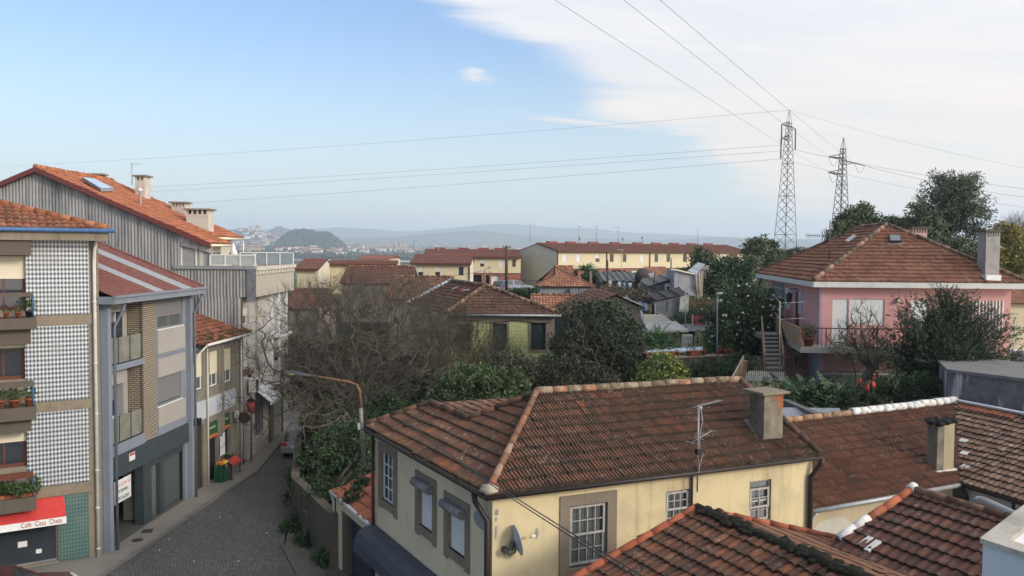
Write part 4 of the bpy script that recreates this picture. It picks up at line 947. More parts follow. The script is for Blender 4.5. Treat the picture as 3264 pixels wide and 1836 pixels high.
# cars in the street
def wheel(parent,c,r,ax,w=.2):
 m=MB();ax=V(ax).normalized();m.tube([c-ax*w/2,c+ax*w/2],r,14);t=m.build('wheel',MT['black'],parent)
 m=MB();m.tube([c-ax*(w/2+.01),c+ax*(w/2+.01)],r*.58,10);m.build('rim',MT['steel'],t)
def car(label,pos,ang,paint,L=4.0,W=1.68,H=1.45,estate=False,group=None):
 t=thing('parked_car',label,'car',pos,group);pos=V(pos);f=V((math.cos(ang),math.sin(ang),0));s=V((-f.y,f.x,0))
 def q(x,y,z):return pos+f*x+s*y+V((0,0,z))
 h=W/2;rear=-L/2;fr=L/2
 prof=[(rear,.35),(rear-.02,.6),(rear+.05,.92),(fr-1.15,.95),(fr-.25,.78),(fr,.6),(fr-.02,.32)]
 m=MB();n=len(prof)
 rows=[(-h*.9,.0),(-h,.04),(-h,.04),(h,.04),(h,.04),(h*.9,.0)]
 A=[q(x,-h,z)for x,z in prof];B=[q(x,h,z)for x,z in prof]
 m.face(A);m.face(B[::-1])
 for i in range(n):m.face([A[i],A[(i+1)%n],B[(i+1)%n],B[i]])
 body=m.build('body',paint,t)
 bv=body.modifiers.new('bevel','BEVEL');bv.width=.07;bv.segments=3
 rb=rear+(.12 if estate else.30);cab=[(rear+.08,.90),(rb+.22,H-.06),(rb+.5,H),(fr-1.9,H-.01),(fr-1.15,.93)]
 wi=h*.80
 m=MB();A=[q(x,-(h-.06)if z<1 else-wi,z)for x,z in cab];B=[q(x,(h-.06)if z<1 else wi,z)for x,z in cab]
 m.face(A);m.face(B[::-1])
 for i in(0,3):m.face([A[i],A[i+1],B[i+1],B[i]])
 m.build('windows',MT['glass'],t)
 m=MB()
 for i in(1,2):m.face([A[i],A[i+1],B[i+1],B[i]])
 m2=[p+V((0,0,.012))for p in(A[1],A[2],A[3],B[3],B[2],B[1])]
 m.face([m2[0],m2[1],m2[4],m2[5]]);m.face([m2[1],m2[2],m2[3],m2[4]]);m.build('roof',paint,t)
 m=MB()
 for Q in(A,B):
  for i in(0,1,3):m.beam(Q[i],Q[i+1],.07,.07)
  mid=lerp(Q[2],Q[3],.45);m.beam(mid,V((mid.x,mid.y,mid.z))+(Q[0]-Q[1]).normalized()*.0+V((0,0,-.5))+s*(.1 if Q is B else-.1),.07,.05)
 m.build('pillars',paint,t)
 for y in(-1,1):
  for x in(rear+.75,fr-.8):wheel(t,q(x,y*(h-.1),.31),.31,s)
  m=MB();m.box8([q(rear-.03,y*h*.62,.68),q(rear+.1,y*h*.62,.68),q(rear+.1,y*(h+.005),.68),q(rear-.03,y*(h+.005),.68),q(rear-.03,y*h*.62,.9),q(rear+.1,y*h*.62,.9),q(rear+.1,y*(h+.005),.9),q(rear-.03,y*(h+.005),.9)]);m.build('tail_light',plain('red_lens',(.42,.03,.03),.3),t)
  m=MB();m.box8([q(fr-.12,y*h*.55,.6),q(fr+.02,y*h*.55,.6),q(fr-.05,y*h*.97,.6),q(fr-.2,y*h*.97,.6),q(fr-.15,y*h*.55,.74),q(fr-.03,y*h*.55,.74),q(fr-.1,y*h*.97,.74),q(fr-.22,y*h*.97,.74)]);m.build('headlight',glassmat('lens',(.3,.3,.3),.1),t)
  m=MB();c=q(fr-1.45,y*(h+.1),1.0);m.blob(c,(.10,.10,.09),8,5);m.build('wing_mirror',MT['black'],t)
 m=MB();m.box8([q(rear-.06,-h*.97,.33),q(rear+.1,-h*.97,.33),q(rear+.1,h*.97,.33),q(rear-.06,h*.97,.33),q(rear-.05,-h*.97,.55),q(rear+.1,-h*.97,.55),q(rear+.1,h*.97,.55),q(rear-.05,h*.97,.55)]);m.build('bumper',paint,t)
 m=MB();m.box8([q(rear-.075,-.25,.6),q(rear-.02,-.25,.6),q(rear-.02,.25,.6),q(rear-.075,.25,.6),q(rear-.065,-.25,.71),q(rear-.02,-.25,.71),q(rear-.02,.25,.71),q(rear-.065,.25,.71)]);m.build('number_plate',MT['paper'],t)
 return t
silver=plain('silver_paint',(.22,.22,.23),.35,.4,.05,spec=.5)
p=atz(938,1462,0);car('silver grey hatchback parked beyond the bare branches, seen from behind',(p.x+.05,p.y+2.0,0),math.radians(92),silver)
pm=at(112,1800,26.3);car('dark red car at the kerb below the café, only its roof in view',(pm.x-.75,pm.y-.1,0),math.radians(36),plain('dark_red_paint',(.055,.010,.011),.3,.2,.05,spec=.5),H=1.42)
# E. yellow corner house
Kw=at(1570,1600,20.0);rD=V((.914,.407,0)).normalized();lD=V((-.485,.875,0)).normalized()
WY=Wall(Kw,Kw+rD*10.1);WL=Wall(Kw,Kw+lD*7.95)
def zY(x,y,d=0):return WY.sz(x,y,d)
def zL(x,y,d=0):return WL.sz(x,y,d)
def RY(x0,x1,y0,y1,d=0):return zY(x0,y1,d)[0],zY(x1,y1,d)[0],zY(x0,y1,d)[1],zY(x0,y0,d)[1]
def RL(x0,x1,y0,y1,d=0):
 a,b=zL(x0,y1,d)[0],zL(x1,y1,d)[0];return min(a,b),max(a,b),zL(x0,y1,d)[1],zL(x0,y0,d)[1]
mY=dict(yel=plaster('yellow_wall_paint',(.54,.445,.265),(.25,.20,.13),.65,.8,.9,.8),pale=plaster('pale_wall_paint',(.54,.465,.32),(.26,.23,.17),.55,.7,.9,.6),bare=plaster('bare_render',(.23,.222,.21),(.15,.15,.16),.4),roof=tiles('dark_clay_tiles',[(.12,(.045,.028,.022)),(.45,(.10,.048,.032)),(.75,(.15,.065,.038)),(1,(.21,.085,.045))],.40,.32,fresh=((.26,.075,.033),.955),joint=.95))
tY=thing('corner_house','pale yellow two storey corner house with a dark clay tiled hip roof','house',(*Kw.xy,0))
ez=at(1556,1572,19.75).z;zw=ez-.06
LY=zY(2589,1470)[0];LLn=zL(1196,1450)[0]
wy=[RY(1813,1933,1614,1811),RY(2121,2199,1568,1690),RY(2387,2456,1536,1668)]
wy=[(a,b,c,d)for a,b,c,d in wy]
wl_=[RL(1217,1257,1436,1588),RL(1337,1380,1530,1671),RL(1430,1484,1600,1744)]
shopd=(1.2,6.6,.1,2.0)
m=MB();facade(m,WY,0,LY,0,zw,wy,.14);m.build('yellow_wall',mY['yel'],tY)
m=MB();facade(m,WL,0,LLn,0,zw,wl_+[shopd],.16)
pB_=WL.pt(LLn,0,0);
m.face([WL.pt(LLn,0,0),WL.pt(LLn,0,-8),WL.pt(LLn,zw,-8),WL.pt(LLn,zw,0)]);m.face([WY.pt(LY,0,0),WY.pt(LY,0,-7),WY.pt(LY,zw,-7),WY.pt(LY,zw,0)])
m.build('street_wall',mY['pale'],tY)
m=MB();rect(m,WL,*shopd,-.15);m.build('shopfront',MT['glass'],tY)
def stoneframe(w,h,t,name='stone_frame',bot=True,d=.035,low=0):
 a,b,c,e=h;f=MB()
 f.wbox(w,a-t,a,c-low,e+t,-.13,d);f.wbox(w,b,b+t,c-low,e+t,-.13,d);f.wbox(w,a,b,e,e+t,-.13,d)
 if bot:f.wbox(w,a,b,c-t*.9,c,-.13,d)
 return f.build(name,MT['stone'],tY)
def sash(parent,w,h,d,nx,nz,open_=0.0,fm=MT['oldwood']):
 a,b,c,e=h;mid=lerp(c,e,.52)
 o=window(parent,w,h,fm,MT['glassg'],-d+.0,.05,1,1)
 for(z0,z1,dd,nz_)in((c+.03,mid,d+.0,nz),(mid-.04-open_,e-.04-open_,d+.035,nz)):
  f=MB();f.wbox(w,a+.04,a+.1,z0,z1,dd,dd+.035);f.wbox(w,b-.1,b-.04,z0,z1,dd,dd+.035);f.wbox(w,a+.1,b-.1,z0,z0+.055,dd,dd+.035);f.wbox(w,a+.1,b-.1,z1-.055,z1,dd,dd+.035)
  for i in range(1,nx):s=lerp(a+.1,b-.1,i/nx);f.wbox(w,s-.011,s+.011,z0+.055,z1-.055,dd+.008,dd+.028)
  for i in range(1,nz_):z=lerp(z0+.055,z1-.055,i/nz_);f.wbox(w,a+.1,b-.1,z-.011,z+.011,dd+.006,dd+.026)
  f.build('sash',fm,o)
 return o
curtY=plain('grey_net_curtain',(.30,.31,.30),.9,var=.2)
def netting(o,w,h,d):
 f=MB();a,b,c,e=h;n=10
 for i in range(n):
  x0,x1=lerp(a+.05,b-.05,i/n),lerp(a+.05,b-.05,(i+1)/n);f.face([w.pt(x0,c+.05,d-.02*(i%2)),w.pt(x1,c+.05,d-.02*((i+1)%2)),w.pt(x1,e-.3,d-.02*((i+1)%2)),w.pt(x0,e-.3,d-.02*(i%2))])
 f.build('curtain',curtY,o)
stoneframe(WY,wy[0],.27,low=.24)
for h,nx,nz in((wy[0],4,2),(wy[1],3,2),(wy[2],2,2)):
 o=sash(tY,WY,h,-.10,nx,nz,.0 if nx>2 else.18);netting(o,WY,h,-.155)
 g=MB();g.wbox(WY,h[0]-.06,h[1]+.06,h[2]-.06,h[2]-.004,-.1,.05);g.build('sill',MT['stone'],o)
stoneframe(WL,wl_[0],.26,low=.3);window(tY,WL,wl_[0],MT['white'],MT['glass'],.08,.04,3,4,.028)
for h in wl_[1:]:
 stoneframe(WL,h,.26,low=.3);o=window(tY,WL,h,MT['white'],MT['glassg'],.12,.04,1,1,shut=1.0,sm=MT['slatw'])
 t=thing('rolled_blind','rolled up grey blind over the street window '+('next to the many paned window' if h is wl_[1]else 'nearest the corner drainpipe'),'blind',WL.pt(h[0],h[3],.2))
 zc=h[3]-.03;f=MB();f.tube([WL.pt(h[0]-.10,zc,.14),WL.pt(h[1]+.10,zc,.14)],.125,12);f.build('roll',plain('grey_roll',(.21,.205,.205),.7,var=.3,scale=5),t)
 f=MB();f.wbox(WL,h[0]-.02,h[1]+.02,zc-.13,zc+.13,.036,.1);f.build('bracket',MT['steel'],t)
def patch(w,pts,mat,d=.004):
 f=MB();p=[w.pt(*w.sz(x,y),d)for x,y in pts];c=sum(p,V((0,0,0)))/len(p)
 for i in range(len(p)):f.face([c,p[i],p[(i+1)%len(p)]])
 f.build('paint_loss',mat,tY)
patch(WL,[(1512,1632),(1516,1625),(1528,1634),(1538,1640),(1547,1660),(1547,1686),(1538,1690),(1528,1682),(1518,1672),(1511,1655)],mY['bare'])
patch(WY,[(1577,1629),(1584,1620),(1589,1628),(1588,1641),(1580,1644),(1576,1637)],mY['bare']);patch(WY,[(1577,1650),(1584,1648),(1583,1662),(1578,1662)],mY['bare']);patch(WY,[(1577,1679),(1585,1677),(1583,1700),(1582,1718),(1577,1716)],mY['bare'])
patch(WY,[(1704,1700),(1709,1682),(1715,1688),(1717,1702),(1710,1719),(1706,1712)],mY['bare'])
E=0.28
ek=on(1556,1572,V((0,0,ez)),V((0,0,1)));
er=WY.pt(LY+.3,ez,E);el=WL.pt(LLn+.9,ez,E)
ek=V((Kw.x,Kw.y,ez))+WY.n*E+WL.n*E*.9
er=on(2612,1446,ek,WY.n);er.z=ez
nM=plane_of(ek,er,rad(25),-WY.n);nL=plane_of(ek,el,rad(25),-WL.n)
t1=on(1711,1254,ek,nM);t2=on(2357,1216,ek,nM);t2.z=t1.z+(t2.z-t1.z)*.3
t2=on(2357,1216,ek,nM)
m=MB();tileroof(m,ek,er,[ek,t1,t2,er],.205,.37,.042,'mars',.045,.011,3)
el=on(1163,1360,ek,WL.n);el.z=ez
pk=on(1375,1288,ek,nL);vl=on(1492,1338,ek,nL);t1b=t1+V((0,0,-.02))
nLL=nL
tileroof(m,ek,el,[ek,t1-nL*(t1-ek).dot(nL),vl,pk,el],.205,.37,.042,'mars',.045,.008,9)
bk=(t2-t1).normalized()
tileroof(m,vl,pk,[vl+bk*5,pk+bk*5],.205,.37,.03,'mars',.028,.01,5)if True else None
m.face([t1,t2,t2-WY.n*4+V((0,0,-1.9)),t1-WY.n*4+V((0,0,-1.9))]);m.face([t2,er,er-WY.n*6,t2-WY.n*4+V((0,0,-1.9))])
m.face([pk,el,el-WL.n*6+V((0,0,0)),pk+bk*5])
rY=m.build('roof',mY['roof'],tY)
lich=[(.1,(.12,.085,.055)),(.5,(.22,.17,.115)),(.9,(.22,.10,.055))]
m=MB();up=V((0,0,.07));ridge(m,t1+up,t2+up,.115,.46);m.build('ridge_tiles',ridgemat('lichen_ridge',lich),rY)
m=MB();ridge(m,ek+up+(t1-ek)*.03,t1+up,.09,.46);m.build('hip_tiles',ridgemat('orange_hip',[(.1,(.13,.07,.04)),(.6,(.21,.085,.045)),(.9,(.24,.16,.11))],(.28,.24,.17)),rY)
dkh=ridgemat('dark_hip',[(.1,(.05,.035,.02)),(.6,(.10,.055,.038)),(.95,(.16,.075,.045))],(.14,.13,.08))
for a,b,r in((t2,er,.1),(el,pk,.1),(pk,vl,.1),(vl,t1,.085)):m=MB();ridge(m,a+up*(.6 if r<.1 else 1),b+up*(.6 if r<.1 else 1),r,.43);m.build('hip_tiles',dkh,rY)
m=MB();c=ek+(t1-ek)*.02+V((0,0,.08));m.blob(c,(.22,.22,.12),8,5,.4);m.build('mortar_end',plain('pale_mortar',(.36,.32,.24),.9,var=.3,scale=10),rY)
m=MB();m.tube([ek+V((0,0,-.07))+WL.n*.05+WY.n*.05,er+V((0,0,-.07))+WY.n*.05],.058,8);m.tube([ek+V((0,0,-.07))+WL.n*.05+WY.n*.05,el+V((0,0,-.07))+WL.n*.05],.058,8);m.build('gutter',MT['gutter'],tY)
m=MB();s=zL(1552,1640,.1)[0];m.tube([WL.pt(s+.35,ez-.1,.28),WL.pt(s+.33,ez-.35,.25),WL.pt(s,ez-.75,.09),WL.pt(s,0,.09)],.07,8);m.build('downpipe',MT['gutter'],tY)
m=MB();s=zY(2583,1600,.1)[0];m.tube([WY.pt(s+.25,ez-.1,.28),WY.pt(s+.2,ez-.3,.25),WY.pt(s,ez-.65,.1),WY.pt(s,0,.1)],.075,8);m.build('downpipe',MT['gutter'],tY)
m=MB();s=LLn-.06;m.tube([WL.pt(s,ez-.1,.1),WL.pt(s,0,.1)],.05,8);m.build('downpipe',MT['gutter'],tY)
def roofY(x,y):return on(x,y,ek,nM)
pc=roofY(2452,1408);wch=Wall(pc,pc+rD);fw_=.62
fmid=at(2440,1408,pc.y)
s0=wch.sz(2434,1400)[0];s1=wch.sz(2494,1400)[0];zc1=wch.sz(2440,1258)[1]
chm=Nodes('sooty_chimney');f_=chm.noise(chm.obj,3.5,6,.7);g_=chm.noise(chm.obj,1.2,5)
chm.bump(f_,.4,.02);chmat=chm.col(chm.mix(chm.range(f_,.45,.7,0,.7),chm.mix(chm.range(g_,.4,.6),(.19,.16,.12),(.10,.09,.07)),(.05,.045,.04)))
m=MB();m.wbox(wch,s0,s1,pc.z-1.2,zc1,-.62,0);co=m.build('chimney',chmat,rY)
m=MB();m.wbox(wch,s0-.16,s1+.12,zc1+.003,zc1+.07,-.78,.14);m.build('chimney_cap',MT['concrete'],co)
m=MB()
for a_,b_,c_,e_ in((.42,.55,.05,.22),(.56,.62,.05,.40),(.45,.55,.27,.44),(.30,.36,.05,.17),(.50,.53,.48,.60)):m.wbox(wch,lerp(s0,s1,a_/.64),lerp(s0,s1,b_/.64),zc1-e_,zc1-c_,.0,.005)
m.build('exposed_bricks',plain('brick_orange',(.30,.085,.03),.8,var=.2),co)
m=MB();m.prism([wch.pt(s0-.12,pc.z-.2,.16),wch.pt(s1+.12,pc.z-.2,.16),wch.pt(s1+.1,pc.z+.45,-.75),wch.pt(s0-.1,pc.z+.45,-.75)],V((0,0,.08)));m.build('chimney_flashing',chmat,co)
s,z=zY(2210,1520,.14);zt_=zY(2210,1288,.14)[1]
t=thing('roof_antenna','aerial mast with two booms fixed to the eaves of the yellow house','antenna',WY.pt(s,z,.3));al=MT['steel']
m=MB();m.tube([WY.pt(s,z-.35,.32),WY.pt(s,zt_,.32)],.022,6);m.build('mast',al,t)
m=MB();c=WY.pt(s,zt_-.02,.32);e1=WY.pt(s+.72,zt_+.08,.30);m.tube([c-(e1-c)*.3,e1],.012,5)
for k in range(12):p=lerp(c,e1,k/11);m.tube([p-WY.n*.09,p+WY.n*.09],.006,4)
m.blob(c+WY.t*.05+V((0,0,-.06)),.06,8,5);m.build('boom',al,t)
m=MB();zz=zY(2210,1398,.14)[1];c=WY.pt(s-.2,zz-.05,.32);e1=WY.pt(s+.42,zz+.22,.34);m.tube([c,e1],.014,5)
for k,l in enumerate((.55,.5,.45,.42)):p=lerp(c,e1,k/3);d=(WY.t*.75-WY.n*.6+V((0,0,-.25))).normalized();m.tube([p-d*l,p+d*l],.007,4)
m.build('boom',al,t)
m=MB();zb_=zY(2210,1432,.14)[1];m.wbox(WY,s-.07,s+.09,zb_-.1,zb_+.06,.27,.4);m.build('junction_box',MT['black'],t)
m=MB();pts=[WY.pt(s+.04,zt_-.1,.36),WY.pt(s+.1,zt_-.4,.37),WY.pt(s+.02,zt_-.8,.36),WY.pt(s+.03,zb_+.1,.36),WY.pt(s+.12,zb_-.1,.37),WY.pt(s+.02,zb_-.4,.36),WY.pt(s-.01,ez-.05,.4),WY.pt(s,ez-.3,.03),WY.pt(s+.02,ez-1.6,.03)];m.tube(pts,.011,5);m.build('cable',MT['oldwood'],t)
m=MB();m.tube([WY.pt(s+.03,ez-.12,.05),WY.pt(s+.03,zY(2210,1660)[1],.05)],.03,6);m.build('conduit',MT['gutter'],t)
t=thing('satellite_dish','grey satellite dish on a wall arm beside the drainpipe on the yellow wall','satellite dish',WY.pt(1,2,0))
c=at(1646,1723,20.05);ax=(WY.t*.93+WY.n*.10+V((0,0,.20))).normalized()
a1=V((0,0,1));a1=(a1-ax*a1.dot(ax)).normalized();a2=ax.cross(a1);m=MB();Rr=.34;rings=[]
for i in range(5):
 r=Rr*i/4;dz=.09*(i/4)**2;rings.append([c+ax*(dz-.06)+(a1*1.08*math.cos(k*math.pi/12)+a2*math.sin(k*math.pi/12))*r for k in range(24)])
for i in range(4):
 for k in range(24):
  m.smooth=True;m.face([rings[i][k],rings[i][(k+1)%24],rings[i+1][(k+1)%24],rings[i+1][k]])
m.smooth=False
rim=rings[-1];m.tube(rim+[rim[0]],.008,5,False);m.build('dish',plain('dish_grey',(.36,.37,.40),.45),t)
s,z=zY(1604,1748);w0=WY.pt(s,z,0);m=MB();m.beam(w0,WY.pt(s,z,.22),.10,.12);m.tube([WY.pt(s,z,.2),WY.pt(s+.04,z-.08,.25),WY.pt(s+.18,z-.02,.3),c-ax*.05],.022,6);m.beam(WY.pt(s+.08,z+.04,.26),c-ax*.08,.08,.1);m.build('wall_arm',plain('dark_steel',(.07,.08,.09),.5,.4),t)
s2,z2=zY(1697,1737);lnb=c+ax*.40+V((0,0,-.03));m=MB();m.tube([c-a1*Rr*1.0+ax*.03,lnb-V((0,0,.05))],.008,5);m.tube([lnb-ax*.05,lnb+ax*.09],.035,8);m.build('receiver',MT['cream'],t)
t=thing('street_lamp','rusty bent street lamp pole fixed to the end of the yellow house','street lamp',WL.pt(LLn,3.2,0))
Yl=27.6;lp=[at(1163,1493,Yl),at(1155,1400,Yl),at(1150,1300,Yl),at(1146,1245,Yl),at(1136,1228,Yl),at(1118,1219,Yl),at(1060,1209,Yl-.1),at(993,1198,Yl-.2)]
m=MB();m.m=0;m.tube(lp[:3],[.075,.07,.062],8);m.m=1;m.tube(lp[2:],[.06,.055,.052,.05,.045,.04],8);m.build('pole',[plain('grey_pole',(.20,.19,.17),.7,var=.3),MT['rust']],t)
m=MB();a,b=at(993,1198,Yl-.2),at(911,1186,Yl-.3);d=(b-a).normalized();n_=V((0,0,1));sd=d.cross(n_)
sec=[(0,.04,.04),(.25,.07,.05),(.6,.10,.07),(1,.08,.05)];pr=None;q=[]
for f,w_,h_ in sec:p=lerp(a,b,f);q.append([p-sd*w_-n_*.02,p+sd*w_-n_*.02,p+sd*w_*.7+n_*h_,p-sd*w_*.7+n_*h_])
for u_,v_ in zip(q,q[1:]):
 for k in range(4):m.face([u_[k],u_[(k+1)%4],v_[(k+1)%4],v_[k]])
m.face(q[0]);m.face(q[-1][::-1]);m.build('lamp_head',plain('lamp_grey',(.045,.048,.055),.7),t)
m=MB();p=lerp(a,b,.78)-n_*.03;m.blob(p,(.18,.10,.06),10,6);m.build('lens',plain('yellowed_lens',(.22,.18,.06),.3),t)
m=MB()
for y in(1397,1485):p=at(1158,y,Yl);s,z=LLn-.05,p.z;m.beam(p,WL.pt(s,z+.02,.02),.04,.03)
m.build('bracket',MT['rust'],t);m=MB();p=at(1147,1359,Yl);m.box(-.06,.06,-.05,.05,-.1,.1,0,p);m.build('junction_box',MT['white'],t)
def cable(name,label,pts,r,mat=MT['black'],sag=0.0,n=24,extra=()):
 p,q=V(pts[0]),V(pts[1]);m=MB()
 m.tube([lerp(p,q,i/n)-V((0,0,sag*4*(i/n)*(1-i/n)))for i in range(n+1)],r,4)
 for e in extra:m.tube([lerp(p,q,i/n)+V(e)-V((0,0,sag*4*(i/n)*(1-i/n)))for i in range(n+1)],r,4)
 o=m.build(name,mat,None,loc=p);tag(o,label,'cable');return o
cable('service_cable','pair of thin black cables crossing in front of the yellow house',(at(1285,1338,25.5),at(2200,1945,7.5)),.0085,sag=.12,extra=((.0,0,.05),))
t=thing('canopy_awning','dark blue canopy along the street side of the yellow house','awning',WL.pt(3,2.2,0));m=MB()
s1=zL(1192,1690,.05)[0];zt_=2.62;pr=[(.02,zt_+.12),(.35,zt_+.1),(.58,zt_-.02),(.72,zt_-.28),(.76,zt_-.6)]
for(d0,z0),(d1,z1)in zip(pr,pr[1:]):m.smooth=True;m.face([WL.pt(.2,z0,d0),WL.pt(s1,z0,d0),WL.pt(s1,z1,d1),WL.pt(.2,z1,d1)])
m.smooth=False;m.face([WL.pt(s1,z,d)for d,z in pr]+[WL.pt(s1,pr[-1][1],.02)]);m.build('cloth',plain('navy_cloth',(.045,.055,.075),.7,var=.2,scale=2),t)
m=MB();m.tube([WL.pt(s1,zt_-.6,.74),WL.pt(s1,zt_-.8,.05)],.02,5);m.build('stay',MT['steel'],t)
tH=thing('garden_shed','low shed with bright clay roof and dark gate beside the yellow house','shed',WL.pt(LLn+2,0,0))
sa,sb_=LLn+.25,zL(1066,1600)[0];zs=2.72
m=MB();m.wbox(WL,sb_-.75,sb_-.2,0,zs-.12,-.3,0);m.wbox(WL,sa,sb_-.2,zs-.50,zs-.13,-.28,-.01);m.build('wall',mY['pale'],tH)
m=MB();m.wbox(WL,sb_-.2,sb_-.02,0,zs-.1,-2.5,-.02);m.wbox(WL,sb_-1.35,sb_-.76,0,zs-.5,-.35,-.05);m.build('side_wall',MT['concd'],tH)
m=MB();m.wbox(WL,sa+.3,sb_-1.36,.05,zs-.51,-.3,-.22);m.build('gate',plain('dark_blue_gate',(.03,.035,.05),.6),tH)
m=MB();e0,e1=WL.pt(sb_,zs,.15),WL.pt(sa-.1,zs,.15);tileroof(m,e0,e1,[WL.pt(sb_,zs+.62,-2.0),WL.pt(sa-.1,zs+.62,-2.0)],.24,.40,.035,'lusa',.03);m.build('roof',tiles('bright_clay_tiles',[(.1,(.16,.05,.02)),(.5,(.30,.085,.035)),(.9,(.36,.12,.05))],.3,.1),tH)
m=MB();m.tube([e0+V((0,0,-.02)),e1+V((0,0,-.02))],.07,8);m.tube([e0+V((0,0,-.05)),WL.pt(sb_-.1,zs-.35,.06),WL.pt(sb_-.12,0,.06)],.045,6);m.build('gutter',MT['pvc'],tH)
# F. lower roofs to the right
perp=V((.455,-.89,0)).normalized()
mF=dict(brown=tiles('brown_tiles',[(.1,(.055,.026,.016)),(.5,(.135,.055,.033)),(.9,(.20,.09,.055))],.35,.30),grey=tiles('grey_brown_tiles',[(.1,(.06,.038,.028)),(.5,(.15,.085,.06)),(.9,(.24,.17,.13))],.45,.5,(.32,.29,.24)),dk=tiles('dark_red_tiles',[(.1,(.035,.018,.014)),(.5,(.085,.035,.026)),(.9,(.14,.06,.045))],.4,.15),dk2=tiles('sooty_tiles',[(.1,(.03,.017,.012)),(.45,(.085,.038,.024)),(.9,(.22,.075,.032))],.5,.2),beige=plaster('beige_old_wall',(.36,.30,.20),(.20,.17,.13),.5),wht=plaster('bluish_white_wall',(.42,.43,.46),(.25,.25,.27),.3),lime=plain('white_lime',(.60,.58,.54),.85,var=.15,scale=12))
e0=atz(2586,1624,4.17);e1=atz(3060,1540,4.17);r0=atz(2490,1346,5.80);r1=atz(3043,1282,5.80)
tF=thing('terrace_house','low house with a brown tiled roof and a whitewashed ridge, joined to the yellow house','house',(*e0.xy,0))
m=MB();tileroof(m,e0,e1,[r0,r1],.205,.37,.042,'mars',.035,.012,11);rd=(r1-r0).normalized()
b0=r0+(r0-e0)*1.0;b0.z=4.17;m.face([r0,r1,r1+(r1-e1)+V((0,0,-2*(r1.z-e1.z))),b0]);rF=m.build('roof',mF['brown'],tF)
m=MB();nr=14;ridge(m,r0+V((0,0,.06)),lerp(r0,r1,.36)+V((0,0,.06)),.11,.46);m.build('ridge_tiles',ridgemat('tan_ridge',[(.1,(.16,.10,.06)),(.9,(.28,.17,.10))]),rF)
m=MB();q=random.Random(3);ridge(m,lerp(r0,r1,.37)+V((0,0,.08)),r1+V((0,0,.08)),.14,.40)
for k in range(60):p=lerp(r0,r1,.37+.63*q.random())+V((q.gauss(0,.03),0,.06));m.blob(p-perp*q.uniform(-.12,.1),(.16,.12,.09),7,4,.5)
m.build('whitewashed_ridge',mF['lime'],rF)
WF=Wall(e0-perp*.3,e1-perp*.3);m=MB();facade(m,WF,0,WF.L,0,4.1);m.build('wall',mF['beige'],tF)
f=MB();q=random.Random(5);pts=[WF.pt(1.15+.75*math.cos(k*.52)*(1+.3*q.random()),3.05+.55*math.sin(k*.52)*(1+.3*q.random()),.004)for k in range(12)]
for k in range(12):f.face([WF.pt(1.15,3.05,.004),pts[k],pts[(k+1)%12]])
f.build('bare_plaster',plaster('bare_plaster',(.38,.36,.31),(.25,.23,.2),.4),tF)
m=MB();m.tube([e0+V((0,0,-.05))+perp*.04,e1+V((0,0,-.05))+perp*.04],.07,8);m.tube([e0+rd*.25+V((0,0,-.1)),e0+rd*.1-perp*.2+V((0,0,-.5)),e0+rd*.05-perp*.25+V((0,0,-4))],.05,6);m.build('gutter',MT['zinc'],tF)
g0=e1.copy();g1=atz(3238,1594,4.17);g1=g1+(g1-g0)*2.2;h0=r1.copy();hd=(on(3226,1302,h0,rd)-h0)
h1=h0+perp*(g1-g0).length*1.0;
h1=h0+(g1-g0)
tG=thing('wing_house','grey brown lichened roof with a white wall, at right angles to the whitewashed ridge','house',(*g0.xy,0))
m=MB();tileroof(m,g0,g1,[h0,h1],.21,.33,.035,'canal',.05,.012,13);m.face([h0,h1,h1+rd*3+V((0,0,-1.4)),h0+rd*3+V((0,0,-1.4))]);rG=m.build('roof',mF['grey'],tG)
nG=(h0-g0).cross(g1-g0).normalized();nG=nG if nG.z>0 else-nG
m=MB();a,b=lerp(h0,h1,.02),lerp(h0,h1,.40);d=(g0-h0).normalized();tileroof(m,a+d*.62+nG*.05,b+d*.62+nG*.05,[a+d*.02+nG*.05,b+d*.02+nG*.05],.21,.33,.03,'lusa',.03,.01,17);m.build('new_tiles',tiles('new_orange_tiles',[(.1,(.18,.05,.022)),(.9,(.27,.085,.04))],.2,.05),rG)
m=MB();m.beam(h0+V((0,0,.1)),h1+V((0,0,.1)),.22,.06);m.build('ridge_flashing',plain('pale_flashing',(.45,.47,.50),.6),rG)
m=MB();m.beam(h0+V((0,0,.03)),g0+V((0,0,.03)),.16,.04);m.build('valley_gutter',MT['gutter'],rG)
for k in range(3):
 p=lerp(h0,g0,.52+.15*k)+nG*.05+perp*.12;m=MB();m.beam(p,p+perp*.26,.2,.05,nG);m.build('white_patch',mF['lime'],rG)
WG=Wall(g0+rd*.3,g1+rd*.3);WG.n=-rd if WG.n.dot(rd)>0 else WG.n;m=MB();facade(m,WG,0,WG.L,0,4.1);m.build('wall',mF['wht'],tG)
m=MB();m.tube([g0+V((0,0,-.05)),g1+V((0,0,-.05))],.06,8);m.tube([g0+V((0,0,-.1))+perp*.1,g0+V((0,0,-.5))+rd*.25+perp*.1,g0+V((0,0,-4))+rd*.25+perp*.1],.05,6);p=lerp(g0,g1,.30);m.tube([p+V((0,0,-.1)),p+V((0,0,-4))+rd*.2],.05,6);m.build('gutter',MT['gutter'],tG)
pc=on(3010,1500,e0,(r0-e0).cross(e1-e0).normalized());w_=Wall(pc,pc+rD);a=w_.sz(2986,1480)[0];b=w_.sz(3038,1500)[0];z1=w_.sz(3012,1352)[1]
m=MB();m.wbox(w_,a,b,pc.z-1,z1,-.4,0);co=m.build('chimney',chmat,tF);
m=MB();m.wbox(w_,a+.3,b+.004,pc.z-.1,z1-.02,-.38,.006);m.build('lime_face',plaster('yellowed_lime',(.30,.25,.16),(.15,.12,.09),.5),co)
m=MB();q=random.Random(8)
